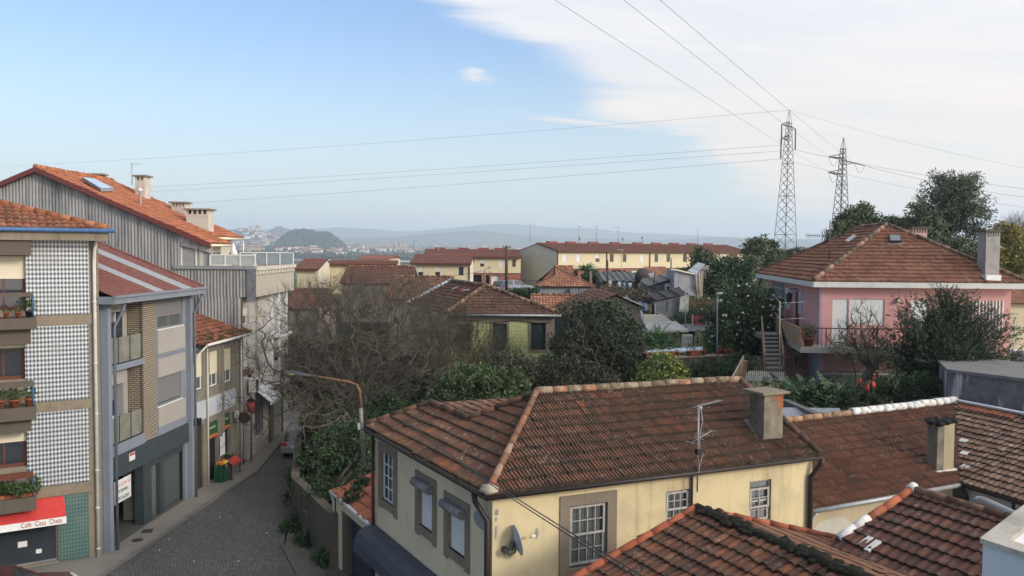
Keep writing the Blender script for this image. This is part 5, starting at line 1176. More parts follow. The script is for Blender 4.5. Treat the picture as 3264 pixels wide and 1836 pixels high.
for k in range(14):m.blob(w_.pt(lerp(a-.1,b+.1,q.random()),z1+.03+.05*q.random(),-.2+q.uniform(-.25,.25)),(.16,.14,.09),7,5,.6)
m.build('chimney_cap',plain('soot',(.012,.012,.012),.95),co);m=MB();m.wbox(w_,a-.06,b+.1,pc.z-.12,pc.z+.03,-.5,.08);m.build('mortar_base',mF['lime'],co)
Y1=19.0;A0=at(2910,1566,Y1);A1=A0+perp*6.5
nH=plane_of(A0,A1,rad(22),rd)
hipL=on(2676,1721,A0,nH);dn=(hipL-A0);
tK=thing('annexe','low outbuilding with a dark red tiled roof and an orange hip','outbuilding',(A0.x,A0.y,0))
dv=nH.cross(perp).normalized();dv=dv if dv.z<0 else-dv
lo0=A0+dn*1.9;lo1=A1+dv*dn.dot(dv)*1.9
m=MB();tileroof(m,lo0,lo1,[A0,A1],.22,.34,.030,'lusa',.05,.008,19);m.face([A0,A1,A1+rd*3+V((0,0,-1.5)),A0+rd*3+V((0,0,-1.5))]);m.face([A0,lo0,lo0-V((0,0,.4)),A0+rd*3-perp*1+V((0,0,-1.5))]);rK=m.build('roof',mF['dk'],tK)
m=MB();k1=A0+dn*.62;ridge(m,A0+V((0,0,.05)),k1+V((0,0,.05)),.10,.44);m.build('hip_tiles',ridgemat('new_hip',[(.1,(.24,.075,.035)),(.9,(.34,.11,.05))],(.3,.16,.1)),rK)
m=MB();ridge(m,k1+V((0,0,.055)),hipL+V((0,0,.055)),.105,.4);m.build('whitewashed_hip',mF['lime'],rK);m=MB();ridge(m,A0+V((0,0,.07))-dn*.03,A0+V((0,0,.07))+dn*.04,.12,.3);m.build('whitewashed_cap',mF['lime'],rK)
for x,y in((2760,1735),(2784,1748)):p=on(x,y,lo0,nH)+nH*.06;m=MB();m.beam(p-dv*.2,p+dv*.2,.13,.05,nH);m.build('whitewashed_tile',mF['lime'],rK)
m=MB();ridge(m,A0+V((0,0,.04)),A1+V((0,0,.04)),.1,.44);m.build('ridge_tiles',ridgemat('brown_ridge',[(.1,(.07,.04,.025)),(.9,(.15,.08,.05))],(.16,.14,.09)),rK)
wz=Wall(lo0-dv*.3,lo1-dv*.3);m=MB();facade(m,wz,0,wz.L,0,lo0.z);m.face([lo0-V((0,0,.1)),A0-V((0,0,.15)),V((A0.x,A0.y,0)),V((lo0.x,lo0.y,0))]);m.build('wall',mF['beige'],tK)
B0=at(2222,1626,19.3);B1=B0+perp*9.0
nJ=plane_of(B0,B1,rad(20),rd);hipJ=on(1858,1836,B0,nJ);dn=hipJ-B0;dv=nJ.cross(perp).normalized();dv=dv if dv.z<0 else-dv
tJ=thing('annexe','outbuilding with sooty clay tiles and bright orange ridge caps below the yellow wall','outbuilding',(B0.x,B0.y,0))
lo0=B0+dn*1.25;lo1=B1+dv*dn.dot(dv)*1.25
m=MB();tileroof(m,lo0,lo1,[B0,B1],.21,.36,.050,'canal',.05,.012,23)
far0=on(2676,1721,B0+rd*0.01,plane_of(B0,B1,rad(12),-rd));nF=plane_of(B0,B1,rad(12),-rd);fe=on(2690,1724,B0,nF);
vv=nF.cross(perp).normalized();vv=vv if vv.z<0 else-vv;k_=(fe-B0).dot(vv)
rb=m.build('roof',mF['dk2'],tJ)
m=MB();tileroof(m,B0+vv*.02,B1+vv*.02,[B0+(fe-B0)*1.0,B1+vv*k_],.22,.36,.012,'flat',.012,.004,29);m.build('far_slope',tiles('flat_brown_tiles',[(.1,(.11,.05,.03)),(.9,(.20,.095,.055))],.3,.1),rb)
m=MB();ridge(m,B0+V((0,0,.06)),lo0+V((0,0,.06)),.10,.42);m.build('hip_tiles',ridgemat('orange_caps',[(.1,(.22,.06,.03)),(.9,(.30,.085,.042))],(.25,.10,.06)),rb)
m=MB();ridge(m,B0+V((0,0,.04)),fe+V((0,0,.05)),.075,.4);m.build('verge_tiles',ridgemat('orange_verge',[(.1,(.24,.07,.035)),(.9,(.32,.095,.05))],(.3,.13,.08)),rb)
m=MB();ridge(m,B0+V((0,0,.03)),B1+V((0,0,.03)),.13,.40);q=random.Random(6)
for k in range(160):p=lerp(B0,B1,q.random())+V((0,0,.1))+dv*q.uniform(-.12,.16);m.blob(p,(.10,.10,.05),6,4,.7)
m.build('mossy_ridge',plain('dark_moss',(.025,.022,.013),.95,var=.3,scale=14),rb)
m=MB();q_=Wall(lo0-dv*.3,lo1-dv*.3);facade(m,q_,0,q_.L,0,lo0.z);m.face([lo0-V((0,0,.1)),B0-V((0,0,.15)),V((B0.x,B0.y,0)),V((lo0.x,lo0.y,0))]);m.face([B0-V((0,0,.15)),fe-V((0,0,.15)),V((fe.x,fe.y,0)),V((B0.x,B0.y,0))]);m.build('wall',mF['beige'],tJ)
zp=8.3;c0=atz(3134,1716,zp);c1=atz(3300,1588,zp);c2=atz(3300,1770,zp);u1=(c1-c0).normalized();u2=(c2-c0).normalized()
tP=thing('roof_parapet','white rendered parapet corner with a stained coping, closest to the viewer','parapet',(c0.x,c0.y,zp-3));L=3.5
c1,c2=c0+u1*L,c0+u2*L;th=.24;i0=c0+u1*th+u2*th
m=MB()
for a,b,n in((c0,c1,u2*th),(c0+u1*0.001,c2,u1*th)):
 dz=V((0,0,-4));n2=n;m.box8([a+dz,b+dz,b+n+dz,a+n+dz,a-V((0,0,.06)),b-V((0,0,.06)),b+n-V((0,0,.06)),a+n-V((0,0,.06))])
m.build('wall',plaster('white_parapet',(.50,.53,.57),(.35,.35,.36),.25),tP)
m=MB();o1,o2=-u2*.03,-u1*.03
m.prism([c0+o1+o2-V((0,0,.058)),c1+o1-V((0,0,.058)),c1+u2*(th+.03)-V((0,0,.058)),i0-V((0,0,.058)),c2+u1*(th+.03)-V((0,0,.058)),c2+o2-V((0,0,.058))],V((0,0,.06)));m.build('coping',plaster('stained_coping',(.40,.37,.31),(.08,.08,.075),.7,2.5),tP)
m=MB();e0_,e1_=i0+V((0,0,-.55))+u1*.1+u2*.1,i0+V((0,0,-.55))+u1*.1+u2*3;tileroof(m,e0_,e1_,[e0_+u1*2.5+V((0,0,.4)),e1_+u1*2.5+V((0,0,.4))],.22,.36,.03,'lusa',.03);m.build('inner_roof',MT['terra'],tP)
t=thing('flue_pipe','bent grey ventilation pipe against the white wall of the wing','pipe',at(3112,1640,20));m=MB()
m.tube([at(3114,1642,20.0),at(3113,1606,20.0),at(3119,1597,19.9),at(3133,1596,19.6),at(3160,1608,18.9),at(3240,1646,17.0)],.095,12);m.build('tube',MT['zinc'],t)
m=MB();m.tube([at(3119,1597,19.9),at(3121,1596.5,19.85)],.115,12);m.build('joint',MT['steel'],t)
# G. pink house, its stairs and garden
Pa=at(2614,1000,42.0);fD=V((1,-.05,0)).normalized();bD=V((1.65,14,0)).normalized()
WP=Wall(Pa,Pa+fD*9.15);WQ=Wall(Pa,Pa+bD*14.0);LP,LQ=WP.L,WQ.L
ezP=at(2598,905,41.5).z;zfl=7.0;zg=4.15
def zP(x,y,d=0):return WP.sz(x,y,d)
def zQ(x,y,d=0):return WQ.sz(x,y,d)
def RP(x0,x1,y0,y1,d=0):return zP(x0,y1,d)[0],zP(x1,y1,d)[0],zP(x0,y1,d)[1],zP(x0,y0,d)[1]
def RQ(x0,x1,y0,y1,d=0):
 a,b=zQ(x0,y1,d)[0],zQ(x1,y1,d)[0];return min(a,b),max(a,b),zQ(x1,y1,d)[1],zQ(x1,y0,d)[1]
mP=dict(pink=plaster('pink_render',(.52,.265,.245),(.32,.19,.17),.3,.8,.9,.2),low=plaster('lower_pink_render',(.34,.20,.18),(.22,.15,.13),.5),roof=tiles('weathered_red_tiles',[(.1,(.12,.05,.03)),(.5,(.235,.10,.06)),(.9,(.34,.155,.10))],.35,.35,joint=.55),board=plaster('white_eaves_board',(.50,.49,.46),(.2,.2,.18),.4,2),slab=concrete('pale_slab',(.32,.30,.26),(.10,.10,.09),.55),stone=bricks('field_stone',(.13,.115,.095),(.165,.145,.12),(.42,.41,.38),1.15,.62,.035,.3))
def reed():
 k=Nodes('flaking_panel');n=k.noise(k.map(k.obj,(14,14,1.2)),1.5,6,.7);return k.col(k.ramp(n,[(.35,(.12,.055,.025)),(.5,(.26,.15,.075)),(.62,(.38,.32,.25)),(.75,(.30,.11,.05))]))
mP['reed']=reed()
tP2=thing('pink_house','pink two storey house with a red hip roof, balcony and white roller shutters','house',(Pa.x,Pa.y,zg))
door=RP(2651,2701,953,1097);door=(door[0],door[1],zfl+.02,zP(2651,953)[1]);win1=RP(2706,2818,953,1035);win2=RP(2901,2958,957,1040)
qw=RQ(2498,2518,920,991);qd=RQ(2533,2546,930,1040);qd=(qd[0],qd[1],zfl+.05,qd[3])
lw=RQ(2529,2555,1108,1176);lw=(lw[0],lw[1],zg+1.1,zg+2.5);ld=RQ(2577,2604,1125,1200);ld=(ld[0],ld[1],zg+.1,zg+2.3)
gar=(zP(2915,1200)[0],LP-.6,zg,zg+2.3)
m=MB();facade(m,WP,0,LP,zg-1,ezP,[door,win1,win2],.14);facade(m,WQ,0,LQ,zg-1,ezP,[qw,qd,lw,ld],.14)
m.face([WP.pt(LP,zg-1,0),WP.pt(LP,zg-1,-13),WP.pt(LP,ezP,-13),WP.pt(LP,ezP,0)]);m.face([WQ.pt(LQ,zg-1,0),WP.pt(LP,zg-1,-13),WP.pt(LP,ezP,-13),WQ.pt(LQ,ezP,0)]);m.build('wall',mP['pink'],tP2)
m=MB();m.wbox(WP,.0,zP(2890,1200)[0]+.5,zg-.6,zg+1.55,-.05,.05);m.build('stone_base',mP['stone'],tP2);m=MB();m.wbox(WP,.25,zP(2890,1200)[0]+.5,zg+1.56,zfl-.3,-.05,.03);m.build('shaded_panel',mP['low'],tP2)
dkred=plain('dark_red_frame',(.12,.025,.02),.5)
for h in(door,win1,win2):window(tP2,WP,h,dkred,MT['glass'],.10,.045,1,1,shut=1.0,sm=MT['slatw'],name='window' if h is not door else 'balcony_door')
window(tP2,WQ,qw,dkred,MT['glassg'],.1,.05,1,1,shut=.97,sm=MT['slatw']);m=MB();m.wbox(WQ,qd[0],qd[1],qd[2],qd[3],-.12,-.06);m.build('door',dkred,tP2)
a=RQ(2546,2556,931,1003);m=MB();m.wbox(WQ,a[0],a[1],a[2],a[3],.0,.05);m.build('open_shutter',plain('bluish_shutter',(.40,.46,.52),.5),tP2)
window(tP2,WQ,lw,MT['steel'],MT['glass'],.1,.05,2,1,shut=.62,sm=MT['slatw']);m=MB();m.wbox(WQ,*ld,-.12,-.05);m.build('door',plain('white_blue_door',(.42,.46,.50),.5),tP2)
a=RQ(2460,2498,915,980);m=MB();m.wbox(WQ,min(a[0],LQ-.1),min(a[1],LQ),zfl+.6,ezP-.4,-.02,.03);m.build('stone_panel',bricks('grey_field_stone',(.16,.15,.14),(.2,.19,.18),(.42,.42,.42),1.4,.55,.03),tP2)
a=RP(3097,3192,958,1074);m=MB()
for k in range(10):s=lerp(a[0],a[1],k/9);m.wbox(WP,s-.025,s+.025,a[2],a[3],-.01,.06)
m.build('vertical_slats',MT['white'],tP2)
m=MB();m.wbox(WP,-.06,.06,zg,ezP-.02,-.05,.07);m.build('downpipe',plain('mauve_pipe',(.30,.25,.36),.5),tP2)
c=WP.pt(zP(2860,960)[0],zP(2860,960)[1],.12);t=thing('wall_lamp','small round lamp on the pink wall between the shuttered windows','lamp',c);m=MB();m.blob(c,.10,8,6);m.build('globe',MT['cream'],t);m=MB();m.wbox(WP,zP(2860,960)[0]-.04,zP(2860,960)[0]+.04,c.z+.06,c.z+.16,0,.12);m.build('bracket',MT['black'],t)
c=WQ.pt(zQ(2515,935,.5)[0],zQ(2505,945,.5)[1],.5);t=thing('lantern','black iron lantern on a bracket at the side of the pink house','lantern',c);m=MB();m.lathe(c+V((0,0,-.35)),[(.05,0),(.12,.08),(.20,.5),(.05,.62)],6);m.build('lamp_body',MT['black'],t)
m=MB();m.tube([c+V((0,0,.25)),c+V((0,0,.45)),c+V((0,0,.5))-WQ.n*.25,c+V((0,0,.42))-WQ.n*.5],.025,5);m.build('bracket',MT['black'],t)
o=.5;z1=ezP+.12
k0=Pa+WP.n*o+WQ.n*o;k0=V((k0.x,k0.y,z1));k1=WP.pt(LP+.55,z1,o);k2=WQ.pt(LQ+.8,z1,o*1.4)
ap=at(2826,718,46.5);bp=at(2750,725,51.3);bp.z=ap.z
n1=plane_of(k0,k1,math.atan2(ap.z-z1,(ap-k0).dot(-WP.n)),-WP.n);ap=on(2826,718,k0,n1)
n2=(ap-k0).cross(k2-k0);bp=on(2750,725,k0,n2.normalized())
k3=k1+(k2-k0)*1.0
m=MB();tileroof(m,k0,k1,[k0,ap,k1],.22,.37,.032,'mars',.05,.01,31);tileroof(m,k0,k2,[k0,ap,bp,k2],.22,.37,.032,'mars',.05,.01,33);m.face([ap,k1,k3,bp]);m.face([bp,k3,k2]);rP=m.build('roof',mP['roof'],tP2)
u=V((0,0,.07));m=MB()
for a,b in((k0,ap),(ap,bp),(bp,k2),(k1,ap)):ridge(m,a+u,b+u,.12,.46)
m.build('hip_tiles',ridgemat('mossy_hips',[(.1,(.07,.05,.035)),(.6,(.16,.09,.06)),(.95,(.24,.15,.11))],(.20,.19,.13)),rP)
m=MB()
for a,b in((k0,k1),(k0,k2)):
 n_=WP.n if b is k1 else WQ.n;m.prism([a-V((0,0,.28)),b-V((0,0,.28)),b-V((0,0,.02)),a-V((0,0,.02))],n_*.05)
m.build('eaves_board',mP['board'],tP2)
m=MB();m.face([k0-V((0,0,.27)),k1-V((0,0,.27)),WP.pt(LP,z1-.27,-.1),V((Pa.x,Pa.y,z1-.27)),WQ.pt(LQ,z1-.27,-.1),k2-V((0,0,.27))]);m.build('soffit',mP['board'],tP2)
def skyl(x0,x1,y0,y1,n_,openup=0):
 p=[on(x,y,k0,n_)+n_*.09 for x,y in((x0,y1),(x1,y1),(x1-3,y0),(x0-4,y0))];m=MB();m.prism(p,n_*.10);s=m.build('skylight',MT['black'],rP)
 c=sum(p,V((0,0,0)))/4;m=MB();m.face([c+(q-c)*.82+n_*.105 for q in p]);m.build('pane',glassmat('sky_pane',(.07,.08,.09),.3),s)
 m=MB();m.face([p[0]-n_*.03+(p[0]-p[1])*.12,p[1]-n_*.03+(p[1]-p[0])*.12,p[1]-n_*.03+(p[1]-p[0])*.12+(p[1]-p[2])*.25,p[0]-n_*.03+(p[0]-p[1])*.12+(p[0]-p[3])*.25]);m.build('flashing',MT['zinc'],s)
skyl(2834,2872,757,778,n1)
nn=n2.normalized();nn=nn if nn.z>0 else-nn
m=MB();a,b=on(2705,776,k0,nn),on(2733,757,k0,nn);m.prism([a+nn*.08,b+nn*.08,b+nn*.22-V((.1,0,0)),a+nn*.2-V((.1,0,0))],nn.cross(b-a).normalized()*.06);m.build('skylight',MT['zinc'],rP)
rp_=lambda x,y:on(x,y,k0,n1)
old=plaster('patchy_chimney',(.29,.27,.255),(.14,.12,.11),.6,2.0,.95,.5)
def chim2(x0,x1,yb,yt,Y,dp,mat,capm,label=None):
 a,b=at(x0,yb,Y),at(x1,yb,Y);zt=at(x0,yt,Y).z;w=Wall(a,b);m=MB();m.wbox(w,0,w.L,a.z-1.2,zt-.25,-dp,0)
 for i in range(6):s=lerp(0,w.L-.07,i/5);m.wbox(w,s,s+.07,zt-.25,zt,-dp,0)
 o=m.build('chimney',mat,rP,label);m=MB();m.wbox(w,-.12,w.L+.12,zt+.002,zt+.09,-dp-.12,.12);m.build('chimney_cap',capm,o);return o
pq=rp_(3160,880);chim2(3140,3184,884,738,pq.y,.75,old,MT['concd']);chim2(2908,2954,790,728,49.5,.6,plaster('pink_chimney',(.36,.27,.24),(.2,.16,.15),.5),MT['concd'])
m=MB();w=Wall(at(3145,893,pq.y-.4),at(3183,893,pq.y-.4));p=at(3145,893,pq.y-.4);m.wbox(w,-.05,w.L+.1,p.z-.1,p.z+.25,-.5,.05);m.build('mortar_base',MT['white'],rP)
pm_=on(2643,830,k0,nn);ph=at(2643,702,pm_.y).z-pm_.z;yz=at(2643,752,pm_.y).z-pm_.z
t=thing('yagi_antenna','yagi antenna on a mast at the front left hip of the pink roof','antenna',pm_);m=MB();m.tube([pm_,pm_+V((0,0,ph))],.03,6);m.build('mast',plain('dull_mast',(.12,.09,.09),.6),t)
m=MB();c=pm_+V((0,0,yz));e=at(2571,751,pm_.y);m.tube([c,e],.018,5)
for k in range(8):p=lerp(c,e,.35+.65*k/7);m.tube([p-V((0,0,.13)),p+V((0,0,.13))],.010,4)
for k in range(3):
 p=lerp(c,e,.08+.1*k);l=.42-.08*k;m.tube([p+V((-.3*l,0,l)),p,p+V((-.3*l,0,-l))],.022,5)
m.build('boom',MT['black'],t)
bo=.85;bl=1.25
B0_=WP.pt(-bl,zfl,bo+.35);B1_=WP.pt(5.2,zfl,bo+.35);B2_=WQ.pt(6.0,zfl,bl-.3)
m=MB();m.prism([B0_-V((0,0,.28)),B1_-V((0,0,.28)),WP.pt(5.2,zfl-.28,-.05),V((Pa.x,Pa.y,zfl-.28)),WQ.pt(6.0,zfl-.28,-.05),B2_-V((0,0,.28))],V((0,0,.28)));bs=m.build('balcony_slab',mP['slab'],tP2)
m=MB();H=.92;m.beam(B0_+V((0,0,H)),B1_+V((0,0,H)),.06,.05)
n=32
for k in range(n+1):p=lerp(B0_,B1_,k/n)+WP.n*-.05;m.tube([p,p+V((0,0,H))],.012 if k%6 else.025,4)
m.build('railing',plain('dark_rail',(.05,.02,.02),.5),bs)
m=MB();d=(B2_-B0_).normalized();L=(B2_-B0_).length;m.prism([B0_+V((0,0,.02)),B2_+V((0,0,.02)),B2_+V((0,0,H)),B0_+V((0,0,H))],WQ.n*.05);m.build('side_panel',mP['reed'],bs)
flowerpot(WP.pt(-.75,zfl+.01,.75),.26,.4,'terracotta pot with a leafy plant on the balcony corner of the pink house','',260,(.4,.4,.42),seed=31,leaf=.12)
up0=at(2432,1058,47.4);up1=at(2478,1058,47.4);lo0_=at(2442,1168,42.8);lo1_=at(2492,1168,42.8);zl=5.55
up0.z=up1.z=zfl;lo0_.z=lo1_.z=zl
tST=thing('outside_stairs','outside concrete staircase with flaking side panels beside the pink house','staircase',(lo0_.x,lo0_.y,zg))
m=MB();ns=9
for k in range(ns):
 a0,a1=lerp(lo0_,up0,k/ns),lerp(lo1_,up1,k/ns);b0,b1=lerp(lo0_,up0,(k+1)/ns),lerp(lo1_,up1,(k+1)/ns);zt=zl+(zfl-zl)*(k+1)/ns
 m.box8([V((p.x,p.y,zt-.5))for p in(a0,a1,b1,b0)]+[V((p.x,p.y,zt-.035))for p in(a0,a1,b1,b0)])
m.build('flight',concrete('stair_concrete',(.16,.15,.14),(.07,.07,.065),.5),tST)
m=MB()
for k in range(ns):
 a0,a1=lerp(lo0_,up0,k/ns),lerp(lo1_,up1,k/ns);b0,b1=lerp(lo0_,up0,(k+1)/ns),lerp(lo1_,up1,(k+1)/ns);zt=zl+(zfl-zl)*(k+1)/ns;f=V((0,-.05,0))
 m.box8([V((p.x,p.y,zt-.033))for p in(a0+f,a1+f,b1,b0)]+[V((p.x,p.y,zt+.02))for p in(a0+f,a1+f,b1,b0)])
m.build('treads',concrete('pale_tread',(.33,.31,.28),(.14,.13,.12),.4),tST)
dd=(up1-up0).normalized()
for sgn,a,b in((-1,lo0_,up0),(1,lo1_,up1)):
 m=MB();a,b=a+dd*.05*sgn,b+dd*.05*sgn;m.prism([a+V((0,0,.0)),b+V((0,0,.0)),b+V((0,0,1.0)),a+V((0,0,.95))],dd*.06*sgn);m.build('side_panel',mP['reed'],tST)
m=MB();q0,q1=up0+V((-.4,0,0)),WQ.pt(5.9,zfl,.1);m.prism([V((p[0],p[1],zfl-.26))for p in((up0.x-.2,up0.y),(up1.x+.9,up1.y-.1),(up1.x+1.2,up1.y+1.5),(up0.x-.2,up0.y+1.5))],V((0,0,.25)));m.build('upper_landing',mP['slab'],tST)
m=MB();a,b=V((up0.x-.15,up0.y+1.45,zfl)),V((up1.x+.2,up1.y+1.45,zfl));m.beam(a+V((0,0,1)),b+V((0,0,1)),.05,.04)
for k in range(9):p=lerp(a,b,k/8);m.tube([p,p+V((0,0,1))],.014,4)
m.build('back_railing',MT['black'],tST)
l0,l1=at(2375,1195,41.0),at(2500,1195,41.0);l0.z=l1.z=zl
m=MB();m.prism([V((p.x,p.y,zl-.24))for p in(l0,l1,V((lo1_.x+.25,lo1_.y+.2,0)),V((lo0_.x-.8,lo0_.y+.2,0)))],V((0,0,.23)));m.build('lower_landing',mP['slab'],tST)
m=MB();m.beam(l0+V((0,0,.95)),l1+V((.3,0,.95)),.05,.05)
for k in range(20):p=lerp(l0,l1,k/19);m.tube([p,p+V((0,0,.95))],.013,4)
m.build('front_railing',MT['black'],tST)
for x in(2412,2470):
 m=MB();p=at(x,1220,41.3);m.box(-.18,.18,-.15,.15,zg-.8,zl-.25,0,(p.x,p.y,0));m.build('pillar',mP['pink'],tST)
f0=V((l0.x,l0.y+.3,zl));f1=at(2305,1212,39.0);m=MB();nk=16
for dx in(0,):
 a,b=f0,V((f1.x,f1.y,zl-1.5));m.beam(a+V((0,0,.95)),b+V((0,0,.95)),.05,.05)
 for k in range(nk+1):p=lerp(a,b,k/nk);m.tube([p,p+V((0,0,.95))],.02,4)
m.build('lower_railing',plain('pale_pickets',(.34,.27,.18),.8,var=.3),tST)
f0=f0+V((0,0,-.35));m=MB();m.box(-.13,.13,-.13,.13,zl-1.2,zl+.65,0,(f0.x,f0.y,0));m.box(-.17,.17,-.17,.17,zl+.652,zl+.72,0,(f0.x,f0.y,0));m.build('gate_pier',mP['reed'],tST)
m=MB();a,b=V((f0.x,f0.y,zl-.1)),V((f1.x,f1.y,zl-1.6));e=V((.9,.5,0))
for k in range(9):
 p,q=lerp(a,b,k/9),lerp(a,b,(k+1)/9);m.box8([V((c.x,c.y,p.z-.5))for c in(p,q,q+e,p+e)]+[V((c.x,c.y,p.z))for c in(p,q,q+e,p+e)])
m.build('lower_flight',mP['slab'],tST)
t=thing('drying_rack','thin clothes drying frame on a post beside the outside staircase','clothes line',at(2484,1180,41.6));m=MB();p=at(2484,1185,41.6);q=at(2486,960,41.6);m.tube([p,q],.025,5);m.build('post',MT['oldwood'],t)
for y in(966,1018):m=MB();c=at(2486,y,41.6);m.tube([c,at(2566,y-4,42.2)],.012,4);m.tube([c,at(2470,y-22,45.0)],.012,4);m.build('arm',MT['oldwood'],t)
Yg=34.0;g0=at(3021,1178,Yg);zt=g0.z;gd=V((.57,-.82,0));gb=V((.35,.94,0));tGa=thing('garage','flat roofed concrete garage with white drips down its grey wall','garage',(g0.x,g0.y,zt-2))
def drip():
 k=Nodes('dripping_wall');a=k.noise(k.map(k.obj,(1.6,1.6,.18)),1.0,5,.6);b=k.noise(k.obj,1.3,6,.7);n=k.noise(k.obj,6,4)
 c=k.mix(k.range(b,.4,.65),(.15,.14,.145),(.085,.08,.085));c=k.mix(k.range(n,.5,.7,0,.4),c,(.2,.19,.19));return k.col(k.mix(k.range(a,.57,.63,0,.9),c,(.42,.42,.42)))
dr=drip();m=MB();base=[g0,g0+gd*9,g0+gd*9+gb*6,g0+gb*6];m.box8([V((p.x,p.y,zt-5))for p in base]+[V((p.x,p.y,zt-.1))for p in base]);m.build('wall',dr,tGa)
m=MB();c=[g0-gd*.08+V((0,-.1,0)),g0+gd*9+V((0,-.1,0)),g0+gd*9+gb*6,g0-gd*.08+gb*6];m.prism([V((p.x,p.y,zt-.098))for p in c],V((0,0,.12)));m.build('roof_slab',concrete('dark_slab',(.16,.155,.15),(.06,.06,.055),.6),tGa)
t=thing('outbuilding','small pale outbuilding with a tiled roof beyond the right end of the pink house','outbuilding',at(3245,1000,60));m=MB();a,b=at(3215,1005,60),at(3300,1005,60);w=Wall(a,b);m.wbox(w,0,w.L,a.z-3,at(3230,968,60).z,-4,0);m.build('wall',mY['pale'],t)
m=MB();zz=at(3230,967,60).z;tileroof(m,w.pt(-.3,zz,.4),w.pt(w.L,zz,.4),[w.pt(-.3,zz+1.1,-2.2),w.pt(w.L,zz+1.1,-2.2)],.24,.4,.035,'lusa',.03);m.build('roof',mP['roof'],t)
t=thing('white_wall','low whitewashed ruined wall beyond the garage','wall',at(3240,1120,40));m=MB();a,b=at(3222,1180,40),at(3330,1180,39);w=Wall(a,b);m.wbox(w,0,w.L,a.z-2,at(3240,1128,40).z,-.5,0);m.build('masonry',plaster('ruined_white',(.36,.35,.34),(.12,.12,.12),.6,2),t);m=MB();m.wbox(w,-.1,w.L,at(3240,1128,40).z+.002,at(3240,1116,40).z,-.6,.1);m.build('coping',MT['white'],t)
m=MB();a,b=at(2100+385,1335,31.5),at(2720,1318,31.0);a.z=4.9;b.z=4.9;m.face([a,b,V((b.x+.8,b.y+3.4,5.25)),V((a.x-.3,a.y+3.0,5.25))]);m.face([a,b,b-V((0,0,2)),a-V((0,0,2))])
lt=thing('lean_to','low grey sheet roof behind the chimney of the yellow house','shed',a);m.build('roof',plain('grey_sheet_roof',(.22,.235,.26),.6,var=.2),lt)
m=MB();w0,w1=at(2500,1262,36),at(2700,1330,30.5);w0.z=w1.z=5.2;m.beam(w0,w1,.3,.25);w2=at(2905,1300,31.5);w2.z=5.2;m.beam(w1,w2,.3,.2);o=m.build('garden_wall',concrete('dark_garden_wall',(.12,.115,.11),(.05,.05,.045),.6),None,loc=w0);tag(o,'low dark garden wall in front of the dark bushes of the pink house','wall')
red=leafmat('red_flower',(.25,.02,.015),(.50,.05,.035),(.55,.10,.06));spike=leafmat('aloe_leaf',(.02,.04,.025),(.05,.085,.05),(.09,.12,.06))
def aloe(c,r,label,h=.7,nf=4,seed=0):
 q=random.Random(seed);c=V(c);t=thing('aloe_plant',label,'plant',c,'aloes with red flowers');m=MB()
 for k in range(46):
  a=q.uniform(0,6.28);e=q.uniform(.2,1.3);d=V((math.cos(a)*math.cos(e),math.sin(a)*math.cos(e),math.sin(e)));s=V((-math.sin(a),math.cos(a),0))*.045;l=r*q.uniform(.7,1.2);m.face([c-s,c+s,c+d*l*.6+s*.7,c+d*l-V((0,0,l*.1)),c+d*l*.6-s*.7])
 m.build('leaves',spike,t);m=MB();f=MB()
 for k in range(nf):
  p=c+V((q.uniform(-.4,.4)*r,q.uniform(-.3,.3)*r,h*q.uniform(.85,1.25)));m.tube([c,p],.015,4);f.lathe(p-V((0,0,.12)),[(.03,0),(.07,.1),(.05,.22),(.01,.3)],6)
 m.build('stalks',spike,t);f.build('flowers',red,t)
for k,(x,y,Y,lab)in enumerate(((2752,1282,36,'aloe with red flowers beside the foot of the small bare tree'),(2782,1290,35,'aloe with red flowers lowest in the garden of the pink house'),(2795,1255,38,'red flowering aloe against the stone base of the pink house'),(2846,1262,37.5,'red flowering aloe nearest the dark conifer'),(2765,1255,38.5,'red flowering aloe behind the small bare tree'))):aloe(at(x,y,Y),.55,lab,seed=k+50)
t=thing('garden_bench','dark low bench with a pale cloth in the garden below the pink house','bench',at(2830,1268,37));c=at(2830,1268,37);m=MB();m.box(-.9,.9,-.25,.25,.4,.46,0,c);m.build('seat',MT['black'],t)
for dx in(-.8,.8):m=MB();m.box(dx-.04,dx+.04,-.22,.22,-.1,.4,0,c);m.build('leg',MT['black'],t)
o=MB();o.box(-.25,.25,-.15,.15,.462,.53,.2,c);o=o.build('folded_cloth',MT['clothw'],None,loc=c);tag(o,'white folded cloth on the dark garden bench','cloth')
t=thing('watering_drum','blue plastic drum beside the garden bench','drum',at(2869,1262,37.2));m=MB();c=at(2869,1266,37.2);m.lathe(c,[(.22,-.1),(.25,.1),(.25,.55),(.2,.62)],12);m.build('barrel',MT['blue'],t);m=MB();m.lathe(c+V((0,0,.62)),[(.21,0),(.21,.04)],12);m.build('lid',MT['black'],t)
m=MB();w0,w1=at(2882,1300,36.5),at(2905,1300,36.2);w=Wall(w0,w1);m.wbox(w,0,w.L,w0.z-1,at(2885,1255,36.5).z,-.4,0);m.wbox(w,-.05,w.L+1.6,at(2885,1256,36.5).z,at(2885,1250,36.5).z,-.5,.1);o=m.build('pebble_pier',rubble('pebble_stone',(.10,.10,.10),(.30,.29,.28),(.42,.42,.42),9,.2),None,loc=w0);tag(o,'pebble clad pier with a flat top in the garden of the pink house','pier')
